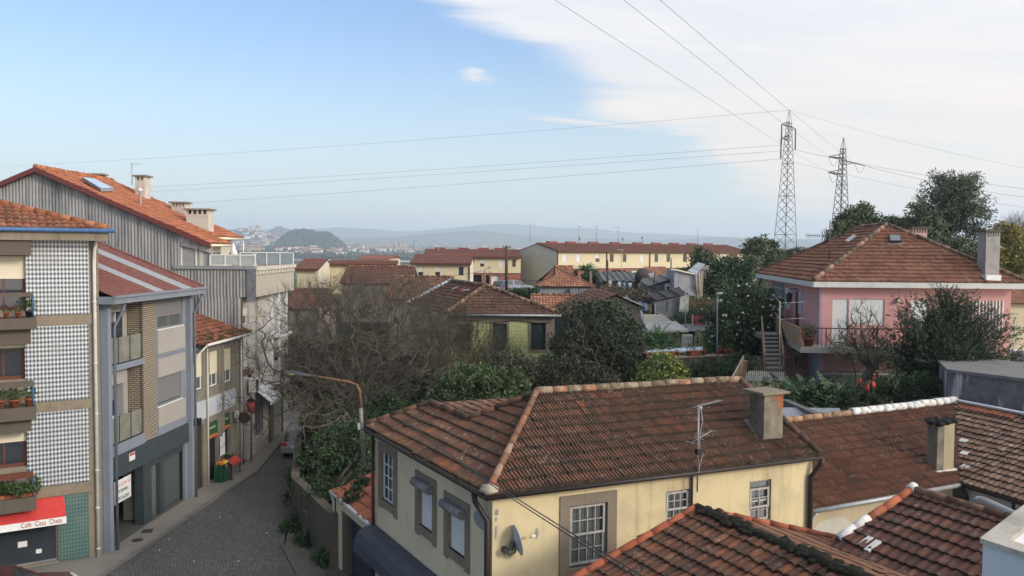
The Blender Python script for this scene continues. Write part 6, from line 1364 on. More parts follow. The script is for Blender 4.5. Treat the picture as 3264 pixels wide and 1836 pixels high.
# H. green tiled house
Yf=50.0;ga,gb_=at(1440,1100,Yf),at(1767,1100,Yf);WN=Wall(ga,gb_);LN=WN.L
def zN(x,y,d=0):return WN.sz(x,y,d)
def RN(x0,x1,y0,y1,d=0):return zN(x0,y1,d)[0],zN(x1,y1,d)[0],zN(x0,y1,d)[1],zN(x0,y0,d)[1]
zgN=3.4;ezN=at(1600,1006,49.6).z
mN=dict(green=bricks('yellow_green_tiles',(.38,.385,.17),(.45,.44,.21),(.27,.28,.12),.22,.22,.014,.1),roof=tiles('brown_lichen_tiles',[(.1,(.035,.02,.016)),(.5,(.085,.038,.028)),(.9,(.14,.062,.042))],.4,.42,(.24,.21,.17)))
tN=thing('green_tiled_house','house faced in yellow green wall tiles with a brown lichened hip roof','house',(*ga.xy,zgN))
hs=[RN(1692,1739,1029,1115),RN(1570,1615,1031,1116),RN(1455,1500,1032,1117)]
m=MB();facade(m,WN,0,LN-.45,zgN-1,ezN,hs,.2);m.build('tiled_wall',mN['green'],tN)
m=MB();m.wbox(WN,LN-.45,LN,zgN-1,ezN,-9,.04);m.wbox(WN,-.02,LN-.452,ezN-.35,ezN,-.3,.06);m.wbox(WN,-.2,0,zgN-1,ezN,-9,0);m.build('stone_corner',MT['stone'],tN)
for h in hs:
 a,b,c,e=h;f=MB();t_=.13
 for q in((a-t_,a,c-t_,e+t_),(b,b+t_,c-t_,e+t_),(a,b,e,e+t_),(a,b,c-t_,c)):f.wbox(WN,*q,-.1,.05)
 f.build('window_surround',MT['stone'],tN);f=MB();f.wbox(WN,a,b,c,e,-.14,-.09);f.wbox(WN,lerp(a,b,.5)-.02,lerp(a,b,.5)+.02,c,e,-.09,-.08);f.build('shutter',plain('dark_green_shutter',(.014,.026,.024),.6),tN)
k0=WN.pt(-.35,ezN+.08,.4);k1=WN.pt(zN(1789,1004,.4)[0],ezN+.08,.4)
pN=plane_of(k0,k1,rad(25),V((0,1,0)));ap=on(1547,912,k0,pN);bk=V((-.36,.93,0)).normalized();br=on(1438,897,ap,V((0,0,1))if False else V((.93,.36,0)).normalized());br=ap+bk*7.5
k2=k0+bk*9.2;kr=k1+bk*9.2
nW=(ap-k0).cross(k2-k0).normalized();nW=nW if nW.z>0 else-nW;br=on(1438,897,k0,nW)
m=MB();tileroof(m,k0,k1,[k0,ap,k1],.215,.37,.032,'mars',.03,.012,41);tileroof(m,k0,k2,[k0,ap,br,k2],.215,.37,.032,'mars',.04,.012,43);m.face([ap,k1,kr,br]);m.face([br,kr,k2]);rN=m.build('roof',mN['roof'],tN)
u=V((0,0,.07));m=MB();ridge(m,k0+u,ap+u,.12,.45);ridge(m,k1+u,ap+u,.12,.45);ridge(m,ap+u,br+u,.12,.45);m.build('hip_tiles',ridgemat('tan_hips',[(.1,(.08,.05,.03)),(.9,(.2,.12,.07))],(.26,.23,.16)),rN)
m=MB();ridge(m,k2+u,br+u,.15,.3);m.build('whitewashed_hip',plain('blotchy_white',(.46,.50,.53),.8,var=.4,scale=5),rN)
for(x0,y0,x1,y1,mt)in((1443,926,1462,919,MT['zinc']),(1467,931,1485,922,MT['terra']),(1476,932,1495,928,MT['zinc'])):
 a,b=on(x0,y0,k0,nW)+nW*.1,on(x1,y1,k0,nW)+nW*.1;m=MB();m.beam(a,b,.24,.05,nW);m.build('odd_tile',mt,rN)
m=MB();m.tube([k0-V((0,0,.06)),k1-V((0,0,.06))],.07,8);m.build('gutter',MT['zinc'],tN);m=MB();pts=[WN.pt(lerp(.2,LN-.2,i/14),ezN-.38+.07*math.sin(i*.9),.1)for i in range(15)];m.tube(pts,.02,5);m.build('wall_cable',MT['black'],tN)
# I. old roofs behind it
def hut(name,label,cat,x0,x1,yb,yt,Y,dp,wm,rm=None,rise=1.0,ov=.25,ang=0.0,gable=False,tw=.24,tc=.4,prof='lusa',zdown=3.0,hip=False,ridgem=None):
 """a small house: front wall from pixels, roof sloping up away from the viewer"""
 a,b=at(x0,yb,Y),at(x1,yb,Y+ang);w=Wall(a,b);z=at((x0+x1)/2,yt,Y+ang/2).z
 t=thing(name,label,cat,(a.x,a.y,a.z));m=MB();m.wbox(w,0,w.L,a.z-zdown,z,-dp,0);m.build('wall',wm,t)
 if rm:
  m=MB();e0,e1=w.pt(-ov,z+.03,ov),w.pt(w.L+ov,z+.03,ov);h=dp/2
  q0,q1=(w.pt(h,z+rise,-h),w.pt(w.L-h,z+rise,-h))if hip else(w.pt(-ov,z+rise,-h),w.pt(w.L+ov,z+rise,-h))
  tileroof(m,e0,e1,[e0,q0,q1,e1]if hip else[q0,q1],tw,tc,.04,prof,.035)
  e2,e3=w.pt(-ov,z,-dp-ov),w.pt(w.L+ov,z,-dp-ov);m.face([q0,q1,e3,e2])
  if hip:tileroof(m,e1,e3,[e1,q1,e3],tw,tc,.04,prof,.035);m.face([e0,q0,e2])
  else:
   m.face([w.pt(0,z,0),q0,w.pt(0,z,-dp)]);m.face([w.pt(w.L,z,0),q1,w.pt(w.L,z,-dp)])
  r=m.build('roof',rm,t)
  m=MB();ridge(m,q0+V((0,0,.06)),q1+V((0,0,.06)),.11,.45)
  if hip:ridge(m,e0+V((0,0,.05)),q0+V((0,0,.05)),.1,.45);ridge(m,e1+V((0,0,.05)),q1+V((0,0,.05)),.1,.45)
  m.build('ridge_tiles',ridgem or ridgemat(label[:12],[(.1,(.12,.055,.035)),(.9,(.25,.12,.07))],(.22,.18,.13)),r)
 return t,w,z
oldt=tiles('faded_brown_tiles',[(.1,(.06,.032,.022)),(.5,(.13,.062,.042)),(.9,(.20,.11,.075))],.5,.35);ort=tiles('faded_orange_tiles',[(.1,(.15,.06,.035)),(.5,(.27,.11,.065)),(.9,(.36,.20,.13))],.3,.3,(.35,.27,.2))
greyw=plaster('grey_cement_wall',(.23,.245,.24),(.10,.11,.11),.5);tanw=plaster('tan_cement_wall',(.19,.165,.13),(.10,.09,.075),.5)
hut('old_house','brown roofed house half hidden behind the big bare tree, next to the whitewashed hip','house',1240,1425,1010,955,66,8,tanw,oldt,1.6)
hut('old_house','dark red roofed house behind the top of the big bare tree','house',1090,1300,930,905,84,8,tanw,tiles('plum_tiles',[(.1,(.07,.03,.025)),(.9,(.16,.06,.05))],.4,.15),1.6)
hut('old_house','red tiled house low behind the left edge of the big bare tree','house',905,1010,1040,985,74,8,tanw,tiles('plum_tiles2',[(.1,(.09,.035,.028)),(.9,(.18,.065,.05))],.4,.15),1.5)
hut('lean_roof_house','low building with a faded orange roof in front of the small hipped house','outbuilding',1700,1830,1010,996,64,5,greyw,ort,1.15,.2)
YH=57;g0,gA,g1=at(1800,1006,YH),at(1962,938,YH),at(2150,1024,YH);g1.y=gA.y=g0.y;tO=thing('gable_house','grey gabled house with brown left slope and white right verge behind the evergreen','house',(g0.x,g0.y,3.5));bd=V((-.62,9.0,0))
m=MB();m.face([V((g0.x+.3,YH,2.5)),V((g1.x-.2,YH,2.5)),g1-V((.2,0,.1)),gA-V((0,0,.12)),g0+V((.3,0,-.1))]);m.face([V((g1.x-.2,YH,2.5)),V((g1.x-.2,YH+9,2.5)),g1+bd,g1]);m.build('wall',tanw,tO)
m=MB();f=V((0,-.25,0));tileroof(m,g0+f+bd,g0+f,[gA+f+bd,gA+f],.22,.38,.035,'lusa',.035,.012,47);tileroof(m,g1+f,g1+f+bd,[gA+f,gA+f+bd],.22,.38,.035,'lusa',.035,.012,48);r=m.build('roof',tiles('plum_brown_tiles',[(.1,(.05,.025,.02)),(.5,(.12,.05,.04)),(.9,(.18,.08,.06))],.4,.3),tO)
m=MB();q=random.Random(4)
for k in range(22):a,b=lerp(gA,g1,.12+k*.04),lerp(gA,g1,.12+(k+1.15)*.04);m.beam(a+f+V((0,0,.06+q.uniform(-.02,.02))),b+f+V((0,0,.06)),.3,.07)
m.build('white_verge',plain('dirty_white',(.48,.46,.42),.85,var=.3,scale=6),r);m=MB();m.beam(g0+f+V((0,0,.05)),gA+f+V((0,0,.05)),.16,.06);m.build('verge_tiles',MT['concd'],r)
cor=corr('pale_corrugated',(.36,.36,.34),(.16,.16,.16),.5);cord=corr('dark_corrugated',(.17,.17,.17),(.05,.05,.055),.7)
a,b=at(2064,1053,52),at(2195,1053,52);c,d=at(2050,1027,55.2),at(2155,1025,55.2);tW=thing('white_shed','white shed with a pale corrugated roof below the white verge','shed',(a.x,a.y,4));m=MB();tileroof(m,a,b,[c,d],.22,9,.05,'sin',0,0,riser=False);m.build('roof',cor,tW)
w=Wall(a+V((.2,.3,0)),b+V((-.9,.3,0)));m=MB();m.wbox(w,0,w.L,3,a.z-.1,-2.8,0);m.build('wall',mD['white'],tW);m=MB();m.wbox(w,w.L*.28,w.L*.46,a.z-.75,a.z-.35,-.02,.03);m.build('window',MT['white'],tW)
m=MB();m.beam(a-V((0,0,.04)),b-V((0,0,.04)),.06,.14);m.build('fascia',MT['cream'],tW);m=MB();m.box8([*[V((p.x,p.y,c.z-.1))for p in(c,d,d+V((0,.2,0)),c+V((0,.2,0)))],*[V((p.x,p.y,c.z+.5))for p in(c,d-V((.9,0,0)),d-V((.9,-.2,0)),c+V((0,.2,0)))]]);m.build('back_wall',mD['cream'],tW)
t=thing('satellite_dish','grey satellite dish behind the left end of the white shed','satellite dish',c);m=MB();p=at(2043,1010,54.5);m.blob(p,(.12,.3,.45),10,6);m.build('dish',MT['zinc'],t);m=MB();m.tube([p,p-V((0,0,1))],.03,5);m.build('mast',MT['steel'],t)
a,b=at(2185,1057,52.5),at(2275,1057,52.5);c,d=at(2168,1035,56),at(2250,1033,56);tV=thing('open_shelter','open shelter with a dark corrugated roof beside the white shed','shelter',(a.x,a.y,4));m=MB();tileroof(m,a,b,[c,d],.22,9,.05,'sin',0,0,riser=False);m.build('roof',cord,tV)
for p in(a,b,c,d):m=MB();m.tube([p+V((.15,.1,-.05)),V((p.x+.15,p.y+.1,3.5))],.05,5);m.build('post',MT['brownwood'],tV)
o=MB();p=at(2200,1075,52.9);o.prism([p+V((-.3,0,-.45)),p+V((.25,0,-.55)),p+V((.25,0,.35)),p+V((-.35,0,.3))],V((0,.06,0)));o=o.build('tarpaulin',MT['blue'],None,loc=p);tag(o,'blue tarpaulin hanging under the dark corrugated shelter','tarpaulin')
t=thing('cupboard','beige cupboard standing outside the right end of the white shed','cupboard',at(2189,1095,52));p=at(2189,1095,52);m=MB();m.box(-.32,.32,-.2,.2,-.4,.55,0,p);m.build('carcass',MT['cream'],t);m=MB();m.box(-.29,-.01,-.225,-.202,-.35,.5,0,p);m.box(.01,.29,-.225,-.202,-.35,.5,0,p);m.build('doors',MT['cream'],t)
# J. small hipped house, shacks
tJ2,w,z=hut('hipped_cottage','small grey cottage with an orange hipped roof','cottage',1721,1884,962,914,78,6.5,greyw,ort,1.75,.35,hip=True,tw=.26,tc=.4,prof='canal')
m=MB();s0=w.L*.57;tileroof(m,w.pt(s0,z-.75,1.0),w.pt(w.L*.93,z-.75,1.0),[w.pt(s0,z-.1,.1),w.pt(w.L*.93,z-.1,.1)],.25,9,.06,'sin',0,0,riser=False);m.build('porch_roof',cord,tJ2);m=MB();m.wbox(w,s0,w.L*.92,z-3.2,z-.7,.002,.03);m.build('porch_wall',plain('dark_teal_wall',(.05,.075,.07),.8,var=.2),tJ2)
chimney(tJ2,1880,1887,880,857,.4,tanw,Y=80,slots=2,over=.1)
def quadhut(name,label,cat,front,Y,zd,wm,roofp=None,rm=None,dep=3.5,prof='sin',rw=.25,rise=.35):
 """front wall from pixel points (left to right along the top), with a sheet roof over it"""
 p=[at(x,y,Y)for x,y in front];t=thing(name,label,cat,(p[0].x,p[0].y,p[0].z-zd));m=MB();lo=[V((q.x,q.y,q.z-zd))for q in(p[0],p[-1])];bk=V((0,dep,0))
 m.prism([lo[0],lo[1]]+p[::-1],bk);m.build('wall',wm,t)
 if rm:
  m=MB();f=V((0,-.2,.06))
  for a,b in zip(p,p[1:]):tileroof(m,a+f,b+f,[a+bk+V((0,0,rise)),b+bk+V((0,0,rise))],rw,9,.05 if rw<.5 else.2,prof,0,0,riser=False)
  m.build('roof',rm,t)
 return t
quadhut('corrugated_shack','long shack with a striped corrugated roof behind the washing line','shack',((1915,901),(2036,902)),82,2.2,plain('dim_shack',(.05,.045,.04),.9),None,corr('striped_corrugated',(.13,.135,.13),(.06,.06,.06),.7),5.5,'sin',.62,.85)
sh2=quadhut('grey_shack','grey rendered shack with a small white shuttered window','shack',((2062,916),(2150,888)),72,3.4,plaster('shack_grey',(.115,.115,.12),(.06,.06,.065),.5),None,plain('roof_felt',(.17,.165,.155),.9,var=.3),4,'flat',.9)
ws=Wall(at(2062,930,72),at(2150,930,72));q=ws.sz(2119,923);q2=ws.sz(2137,904);m=MB();m.wbox(ws,q[0],q2[0],q[1],q2[1],.002,.06);f=m.build('window',MT['white'],sh2);m=MB();m.wbox(ws,q[0]+.12,q2[0]-.1,q[1]+.08,q[1]+.24,.06,.07);m.build('pane',MT['black'],f);q=ws.sz(2081,922);m=MB();m.wbox(ws,q[0],q[0]+.23,q[1],q[1]+.16,.002,.03);m.build('window',MT['black'],sh2)
sh3=quadhut('panel_shack','tall shack clad in a stained pale panel with a boarded right corner','shack',((2150,861),(2218,877)),70,1.75,plaster('stained_panel',(.30,.30,.31),(.13,.125,.10),.8,.9),None,None,3.5)
m=MB();a,b=at(2149,859,69.9),at(2220,875,69.9);m.beam(a,b,.12,.22,V((0,1,0)));m.build('roof_board',MT['cream'],sh3)
for x,y1 in((2218,925),(2228,935)):m=MB();m.tube([at(x,872,69.8),at(x+1,y1,69.8)],.07,6);m.build('post',plain('pale_post',(.34,.33,.30),.8,var=.3),sh3)
m=MB();p,q=at(2222,875,70.5),at(2250,846,86);m.box8([V((p.x,p.y,p.z-2)),V((q.x,q.y,q.z-2.4)),V((q.x+.3,q.y,q.z-2.4)),V((p.x+.3,p.y,p.z-2)),p,q,q+V((.3,0,0)),p+V((.3,0,0))]);m.build('side_wall',tanw,sh3)
m=MB();tileroof(m,at(2190,865,72),at(2222,874,72),[at(2222,848,86),at(2248,843,86)],.3,9,.05,'sin',0,0,riser=False);m.build('roof',corr('bluish_sheet',(.32,.35,.38),(.12,.13,.15),.5),sh3)
sh4=quadhut('low_shack','low grey shack with a dark roof edge and a white sheet hung on its side','shack',((2085,962),(2195,938)),64,1.9,plaster('shack_wall',(.15,.155,.16),(.07,.075,.075),.6),None,plain('dark_roofing',(.05,.048,.045),.9,var=.3),4,'flat',.9)
o=MB();p=[at(x,y,63.7)for x,y in((2168,946),(2196,938),(2194,994),(2164,994))];o.prism(p,V((0,-.04,0)));o=o.build('hung_sheet',plain('dirty_sheet',(.40,.39,.36),.9,var=.3,scale=3),None,loc=p[0]);tag(o,'white dirty sheet hung on the side of the low grey shack','sheet')
o=MB();p=[at(x,y,63.5)for x,y in((2122,960),(2132,958),(2130,992),(2120,994))];o.prism(p,V((0,-.05,0)));o=o.build('shack_door',plain('teal_door',(.05,.09,.10),.7),sh4)
quadhut('tiled_shack','shack with a worn red tiled roof behind the rubbish heap','shack',((2078,893),(2152,893)),90,1.6,tanw,None,ort,6,'lusa',.24,1.3)
t=thing('scrap_heap','heap of bent sheets and dark tarpaulin between the shacks','scrap heap',at(2060,905,80));q=random.Random(9)
m=MB();p=at(2050,880,82);m.blob(p,(.9,.6,.75),10,6,.2);m.build('tarpaulin',plain('brown_tarp',(.06,.05,.05),.7),t)
m=MB();a=at(2066,872,79);m.prism([a,a+V((.5,0,.1)),a+V((1.0,0,-1.0)),a+V((.6,0,-1.15))],V((0,.1,0)));m.build('bent_sheet',plain('pale_sheet',(.42,.42,.36),.7,var=.2),t);m=MB();a=at(2045,905,79);m.prism([a+V((-.4,0,-.2)),a+V((1.2,0,-.2)),a+V((.7,0,.6)),a+V((.1,0,.55))],V((0,.15,0)));m.build('cover_sheet',plain('grey_cover',(.22,.215,.19),.8,var=.3),t)
t=thing('white_bundle','white wrapped bundle on the shack roofs beside the pale panel','bundle',at(2141,872,78));m=MB();m.blob(at(2141,870,78),(.45,.3,.35),9,6,.3);m.build('wrapping',MT['clothw'],t)
t=thing('scrap_heap','pile of pale scrap timber beside the dark round tree','scrap heap',at(2265,872,80));m=MB()
for k in range(16):p=at(2262+q.uniform(-14,16),873+q.uniform(-6,8),80+q.uniform(-.6,.6));a=q.uniform(-.6,.6);m.beam(p-V((.5,0,a*.4)),p+V((.5,.2,a*.4)),.1,.08)
m.build('planks',plain('pale_scrap',(.34,.32,.29),.9,var=.35),t)
t=thing('reed_fence','yellowish reed fence beside the low grey shack','fence',at(2240,1000,60));m=MB();a,b=at(2198,1000,60),at(2292,992,63);q=random.Random(2)
for k in range(90):
 p=lerp(a,b,k/89);h=1.0+q.uniform(-.3,.25);d=V((q.uniform(-.08,.08),q.uniform(-.1,.1),h));m.tube([p-V((0,0,.5)),p+d],.025,3,False)
m.build('canes',leafmat('dry_reed',(.10,.09,.04),(.19,.165,.08),(.26,.22,.13)),t);m=MB()
for z in(.1,.7):m.beam(a+V((0,-.05,z)),b+V((0,-.05,z)),.04,.05)
m.build('rails',MT['brownwood'],t)
def washing(line_a,line_b,items,label,sag=.15):
 t=thing('washing_line',label,'washing line',line_a);m=MB();m.tube([lerp(line_a,line_b,k/10)-V((0,0,sag*4*(k/10)*(1-k/10)))for k in range(11)],.012,4);m.build('line',MT['black'],t)
 for k,p in enumerate((line_a,line_b)):m=MB();m.tube([p+V((0,0,.05)),p-V((0,0,2.2))],.035,5);m.build('post',MT['oldwood'],t)
 d=(line_b-line_a)
 for(f,w,h,mt,nm,lab)in items:
  p=lerp(line_a,line_b,f)-V((0,0,sag*4*f*(1-f)));u_=d.normalized()*w/2;m=MB();n=5;dn=V((0,0,-h));wob=lambda i:V((0,.06*math.sin(i*2.2),0))
  for i in range(n):
   a,b=lerp(p-u_,p+u_,i/n)+wob(i)*.3,lerp(p-u_,p+u_,(i+1)/n)+wob(i+1)*.3;tp=1 if nm!='shirt' else(1.0 if 0<i<n-1 else.45);m.face([a,b,b+dn*tp+wob(i+1),a+dn*tp+wob(i)])
  o=m.build(nm,mt,None,loc=p);tag(o,lab,'laundry','laundry drying on the lines')
redc,bluec,darkc,yelc=plain('red_towel',(.36,.055,.055),.9,var=.1),plain('light_blue_cloth',(.20,.33,.48),.9),plain('dark_cloth',(.02,.022,.03),.9),plain('yellow_cloth',(.38,.30,.10),.9)
washing(at(2208,1005,55),at(2268,1007,55),[(.30,.92,.58,redc,'towel','large red towel drying on a line above the dark corrugated shelter'),(.76,.26,.50,bluec,'shirt','light blue shirt on the line next to the red towel'),(.92,.25,.55,darkc,'trousers','black garment on the line at the far side from the red towel')],'washing line with a red towel above the dark corrugated shelter',.02)
la,lb=at(1998,942,58),at(2088,972,56)
washing(la,lb,[(.10,.25,.45,bluec,'shirt','pale blue shirt at the high end of the washing line over the gabled house'),(.22,.2,.55,darkc,'shirt','dark shirt on the washing line over the gabled house'),(.33,.25,.6,plain('grey_cloth',(.30,.30,.34),.9),'shirt','grey shirt on the washing line over the gabled house'),(.47,.25,.5,MT['clothw'],'shirt','white shirt next to the grey one on the line over the gabled house'),(.58,.25,.55,bluec,'towel','blue towel between the white garments on the line over the gabled house'),(.69,.25,.5,MT['clothw'],'towel','white towel next to the yellow cloth on the line over the gabled house'),(.83,.24,.7,yelc,'towel','yellow cloth on the washing line over the gabled house'),(.94,.24,.7,darkc,'trousers','dark trousers at the low end of the line next to the yellow cloth')],'washing line full of clothes over the gabled house',.1)
la,lb=at(1938,893,76),at(2052,900,76)
washing(la,lb,[(f,.32,.55+.2*(k%2),(MT['clothw'],darkc,MT['clothw'],bluec)[k%4],'shirt' if k%3 else 'towel',('first','second','third','fourth','fifth','sixth','seventh')[k]+' garment from the cottage on the line in front of the striped corrugated roof')for k,f in enumerate((.06,.19,.32,.46,.62,.78,.92))],'washing line in front of the striped corrugated roof',.1)
st=rubble('garden_rubble',(.10,.085,.065),(.20,.17,.13),(.05,.045,.04),3.0)
a,b=at(2065,1143,45),at(2345,1122,47);wv=Wall(a,b);zt=a.z;m=MB();m.wbox(wv,0,wv.L,zt-2.6,zt-.06,-.6,0);tw_=thing('garden_terrace_wall','rubble garden wall with pots standing along its pale coping','wall',(a.x,a.y,zt-2.4));m.build('masonry',st,tw_);m=MB();m.wbox(wv,-.05,wv.L+.05,zt-.058,zt,-.65,.06);m.build('coping',MT['stone'],tw_)
m=MB();p=[at(2059,1117,47),at(2150,1110,47.8),at(2238,1104,48.5),at(2240,1113,48),at(2150,1121,47.2),at(2059,1130,46.5)];m.prism(p,V((0,0,-.08)));o=m.build('plastic_sheet',plain('pale_blue_plastic',(.42,.50,.60),.4,var=.2,scale=2),None,loc=p[0]);tag(o,'pale blue plastic sheets laid over the bed behind the row of pots','plastic sheet')
labs=['at the end nearest the evergreen','second from the evergreen','third from the evergreen, with a tall dry plant','fourth from the evergreen','fifth from the evergreen','in the middle left of the row','in the middle of the row','just before the lamp post','just past the lamp post','third past the lamp post','fourth past the lamp post','next to last before the stairs','at the end nearest the stairs']
for k,x in enumerate((2066,2084,2101,2120,2143,2166,2205,2222,2252,2300,2318,2335,2341)):
 s=min(wv.sz(x,1135)[0],wv.L-.1);tr=k in(3,4,7);lab=('terracotta trough ' if tr else 'terracotta pot ')+labs[k]+' on the garden wall'
 flowerpot(wv.pt(s,zt+.004,-.3),.15,.27,lab,'',60 if k!=9 else 90,(.2,.2,.22 if k!=2 else.4),seed=60+k,trough=(.55,.25)if tr else None,rot=.05,group='pots along the garden wall',lm=leafmat('mixed_green',(.03,.045,.02),(.07,.085,.035),(.13,.11,.05))if k==0 else None)
pc1,pc2=at(1601,923,112),at(1632,928,106)
car('dark car parked in front of the terraces beside the garage',(pc1.x,pc1.y,pc1.z-.3),math.radians(75),plain('dark_car',(.03,.032,.04),.3,.2,.05,spec=.5));car('silver blue estate car with a red tail light parked by the hedge',(pc2.x+.6,pc2.y,pc2.z-.1),math.radians(20),plain('blue_silver',(.30,.33,.38),.3,.3,.05,spec=.5),estate=True)
def pole(label,x,y0,y1,Y,r,mat,arm=0,cat='pole',name='utility_pole',lean=0):
 p,q=at(x,y1,Y),at(x+lean,y0,Y);p.z-=1.0;t=thing(name,label,cat,p);m=MB();m.tube([p,q],[r*1.2,r*.85],7);m.build('pole',mat,t)
 if arm:
  m=MB();m.beam(q-V((arm,0,.25)),q+V((arm,0,-.25)),.1,.1)
  for dx in(-.9,0,.9):m.tube([q+V((dx*arm,0,-.2)),q+V((dx*arm,0,.05))],.05,5)
  m.build('cross_arm',mat,t)
 return t,q
wd=plain('pole_timber',(.085,.055,.04),.9,var=.3)
pole('tall timber pole with a short cross arm in front of the middle terrace',1614.6,783,900,104,.17,wd,.5);pole('leaning dark pole at the striped corrugated roof',1938,829,918,74,.09,wd,lean=-2);pole('thin leaning post among the shacks',2080,868,902,71,.06,wd,lean=8)
pole('thin pole rising beside the shack roofs in front of the long terrace',2139,822,880,92,.07,wd);pole('thin steel pole beside the reed fence',2185,916,1060,53,.03,MT['steel']);pole('thin dark post beside the round dark tree',2305,893,950,70,.06,wd,lean=2)
t,q=pole('slim lamp post in front of the long terrace',1981,797,902,98,.06,MT['steel'],cat='street lamp',name='street_lamp');m=MB();m.beam(q+V((-.5,0,.02)),q+V((.25,0,.05)),.22,.1);m.build('lamp_head',MT['zinc'],t)
t,q=pole('lamp post with a flat head on a pale steel pole above the row of pots',2286,937,1160,46,.045,plain('lamp_grey_green',(.13,.15,.155),.6),cat='street lamp',name='street_lamp');m=MB();m.beam(q+V((.0,0,.04)),q+V((.30,0,.06)),.2,.10);m.beam(q+V((-.06,0,.03)),q+V((.02,0,.03)),.1,.08);m.build('lamp_head',MT['zinc'],t)
t,q=pole('slim lamp post by the white garage door',1546,860,912,108,.09,tanw,cat='street lamp',name='street_lamp');m=MB();m.tube([q,q+V((.5,0,.25))],.04,5);m.blob(q+V((.6,0,.3)),(.3,.2,.12),8,5);m.build('lamp_head',MT['zinc'],t)
cable('overhead_cable','slack dark cable strung from the terraces towards the hipped cottage',(at(1556,866,108),at(1740,895,80)),.035,sag=.3);cable('overhead_cable','slack dark cable strung across the front of the short terrace',(at(1290,884,100),at(1540,863,108)),.035,sag=.3)
# K. yellow terraces
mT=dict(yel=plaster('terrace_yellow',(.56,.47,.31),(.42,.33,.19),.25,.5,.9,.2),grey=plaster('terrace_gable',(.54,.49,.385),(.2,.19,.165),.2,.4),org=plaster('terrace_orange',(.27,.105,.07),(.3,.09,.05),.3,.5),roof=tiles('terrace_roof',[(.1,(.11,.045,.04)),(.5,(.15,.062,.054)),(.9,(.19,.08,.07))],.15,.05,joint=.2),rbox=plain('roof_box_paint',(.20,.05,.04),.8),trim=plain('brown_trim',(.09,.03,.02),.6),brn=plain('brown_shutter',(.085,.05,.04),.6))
def terrace(label,x0,x1,ye,Y0,Y1,zb,rise,dp,wins,bound=None,ground=(),pipes=(),roofend=None,ext=.5):
 a,b=at(x0,ye,Y0),at(x1,ye,Y1);w=Wall(a,b);ez=a.z;t=thing('terraced_houses',label,'terrace',(a.x,a.y,zb))
 hs=[]
 for(wx0,wx1,wy0,wy1,kind)in wins:s0,z0=w.sz(wx0,wy1);s1,_=w.sz(wx1,wy1);z1=w.sz(wx0,wy0)[1];hs.append((s0,s1,z0,z1,kind))
 zb1=w.sz(x0,bound)[1]if bound else zb
 m=MB();facade(m,w,0,w.L,zb1,ez,[h[:4]for h in hs],.12);m.build('wall',mT['yel'],t)
 rg=ez+rise
 for s in(0,w.L):m=MB();m.face([w.pt(s,zb-2,0),w.pt(s,zb-2,-dp*2),w.pt(s,ez,-dp*2),w.pt(s,rg,-dp),w.pt(s,ez,0)]);m.build('gable_wall',mT['grey'],t)
 if bound:
  m=MB();gh=[(w.sz(g0,bound)[0],w.sz(g1,bound)[0],zb+.1,zb1-.25,k)for g0,g1,k in ground];facade(m,w,0,w.L,zb-2,zb1-.06,[g[:4]for g in gh],.4,-.03);m.build('ground_floor_wall',mT['org'],t)
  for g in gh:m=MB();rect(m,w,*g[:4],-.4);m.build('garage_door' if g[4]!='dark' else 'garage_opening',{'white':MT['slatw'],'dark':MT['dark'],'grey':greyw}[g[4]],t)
  m=MB();m.wbox(w,0,w.L,zb1-.06,zb1+.06,-.02,.05);m.build('string_course',mT['trim'],t)
 for h in hs:window(t,w,h,mT['brn']if h[4]!='white' else MT['white'],MT['glass'],.1,.07,1,1,shut={'white':1,'half':.55,'brown':.98,'dark':0}[h[4]],sm=MT['slatw']if h[4]in('white','half')else mT['brn'])
 m=MB();e0,e1=w.pt(-.15,ez+.05,ext),w.pt(w.L+.15,ez+.05,ext);r0,r1=w.pt(-.15,rg,-dp),w.pt(w.L+.15,rg,-dp);tileroof(m,e0,e1,[r0,r1],.3,.42,.05,'lusa',.04,.006);m.face([r0,r1,w.pt(w.L+.15,ez,-dp*2),w.pt(-.15,ez,-dp*2)]);r=m.build('roof',mT['roof'],t)
 m=MB();m.beam(e0-V((0,0,.1)),e1-V((0,0,.1)),.14,.3)
 for p,q in((e0,r0),(e1,r1)):m.beam(p-V((0,0,.05)),q-V((0,0,.05)),.12,.22)
 m.build('eaves_trim',mT['trim'],r);m=MB();m.beam(r0+V((0,0,.03)),r1+V((0,0,.03)),.25,.12);m.build('ridge',plain('pink_ridge',(.30,.13,.12),.8),r)
 if pipes:
  m=MB()
  for x in pipes:s=w.sz(x,ye)[0];m.wbox(w,s-.09,s+.09,zb,ez,-.01,.12)
  m.build('downpipe',mT['trim'],t)
 return t,w,r,ez,rg
W=lambda z0,z1,sc,x0,y0,k,zy0,zy1:(x0+z0/sc,x0+z1/sc,y0+zy0/sc,y0+zy1/sc,k)
wins=[W(a,b,2.634,1600,700,k,289,355)for a,b,k in((508,545,'white'),(622,660,'white'),(785,818,'half'),(905,937,'brown'),(1013,1043,'dark'),(1162,1194,'white'),(1280,1309,'dark'),(1380,1410,'dark'),(1520,1551,'brown'),(1645,1672,'brown'),(1745,1772,'dark'),(1846,1874,'white'),(1950,1977,'brown'),(2040,2066,'brown'))]
G=lambda a,b,k:(1600+a/2.634,1600+b/2.634,k)
tT1,wT,rT,ezT,rgT=terrace('long yellow terrace with a red roof and orange ground floor, standing highest',1775,2384,799.5,135,157,5.6,1.25,5.6,wins,857.5,[G(560,640,'dark'),G(920,1015,'dark'),G(1015,1040,'grey'),G(1095,1178,'white'),G(1290,1410,'dark'),G(1440,1590,'dark'),G(1700,1800,'dark')],(1777,1934,2071,2204,2328))
R8=lambda a,b,y0,y1,k:(1200+a/4.293,1200+b/4.293,690+y0/4.293,690+y1/4.293,k)
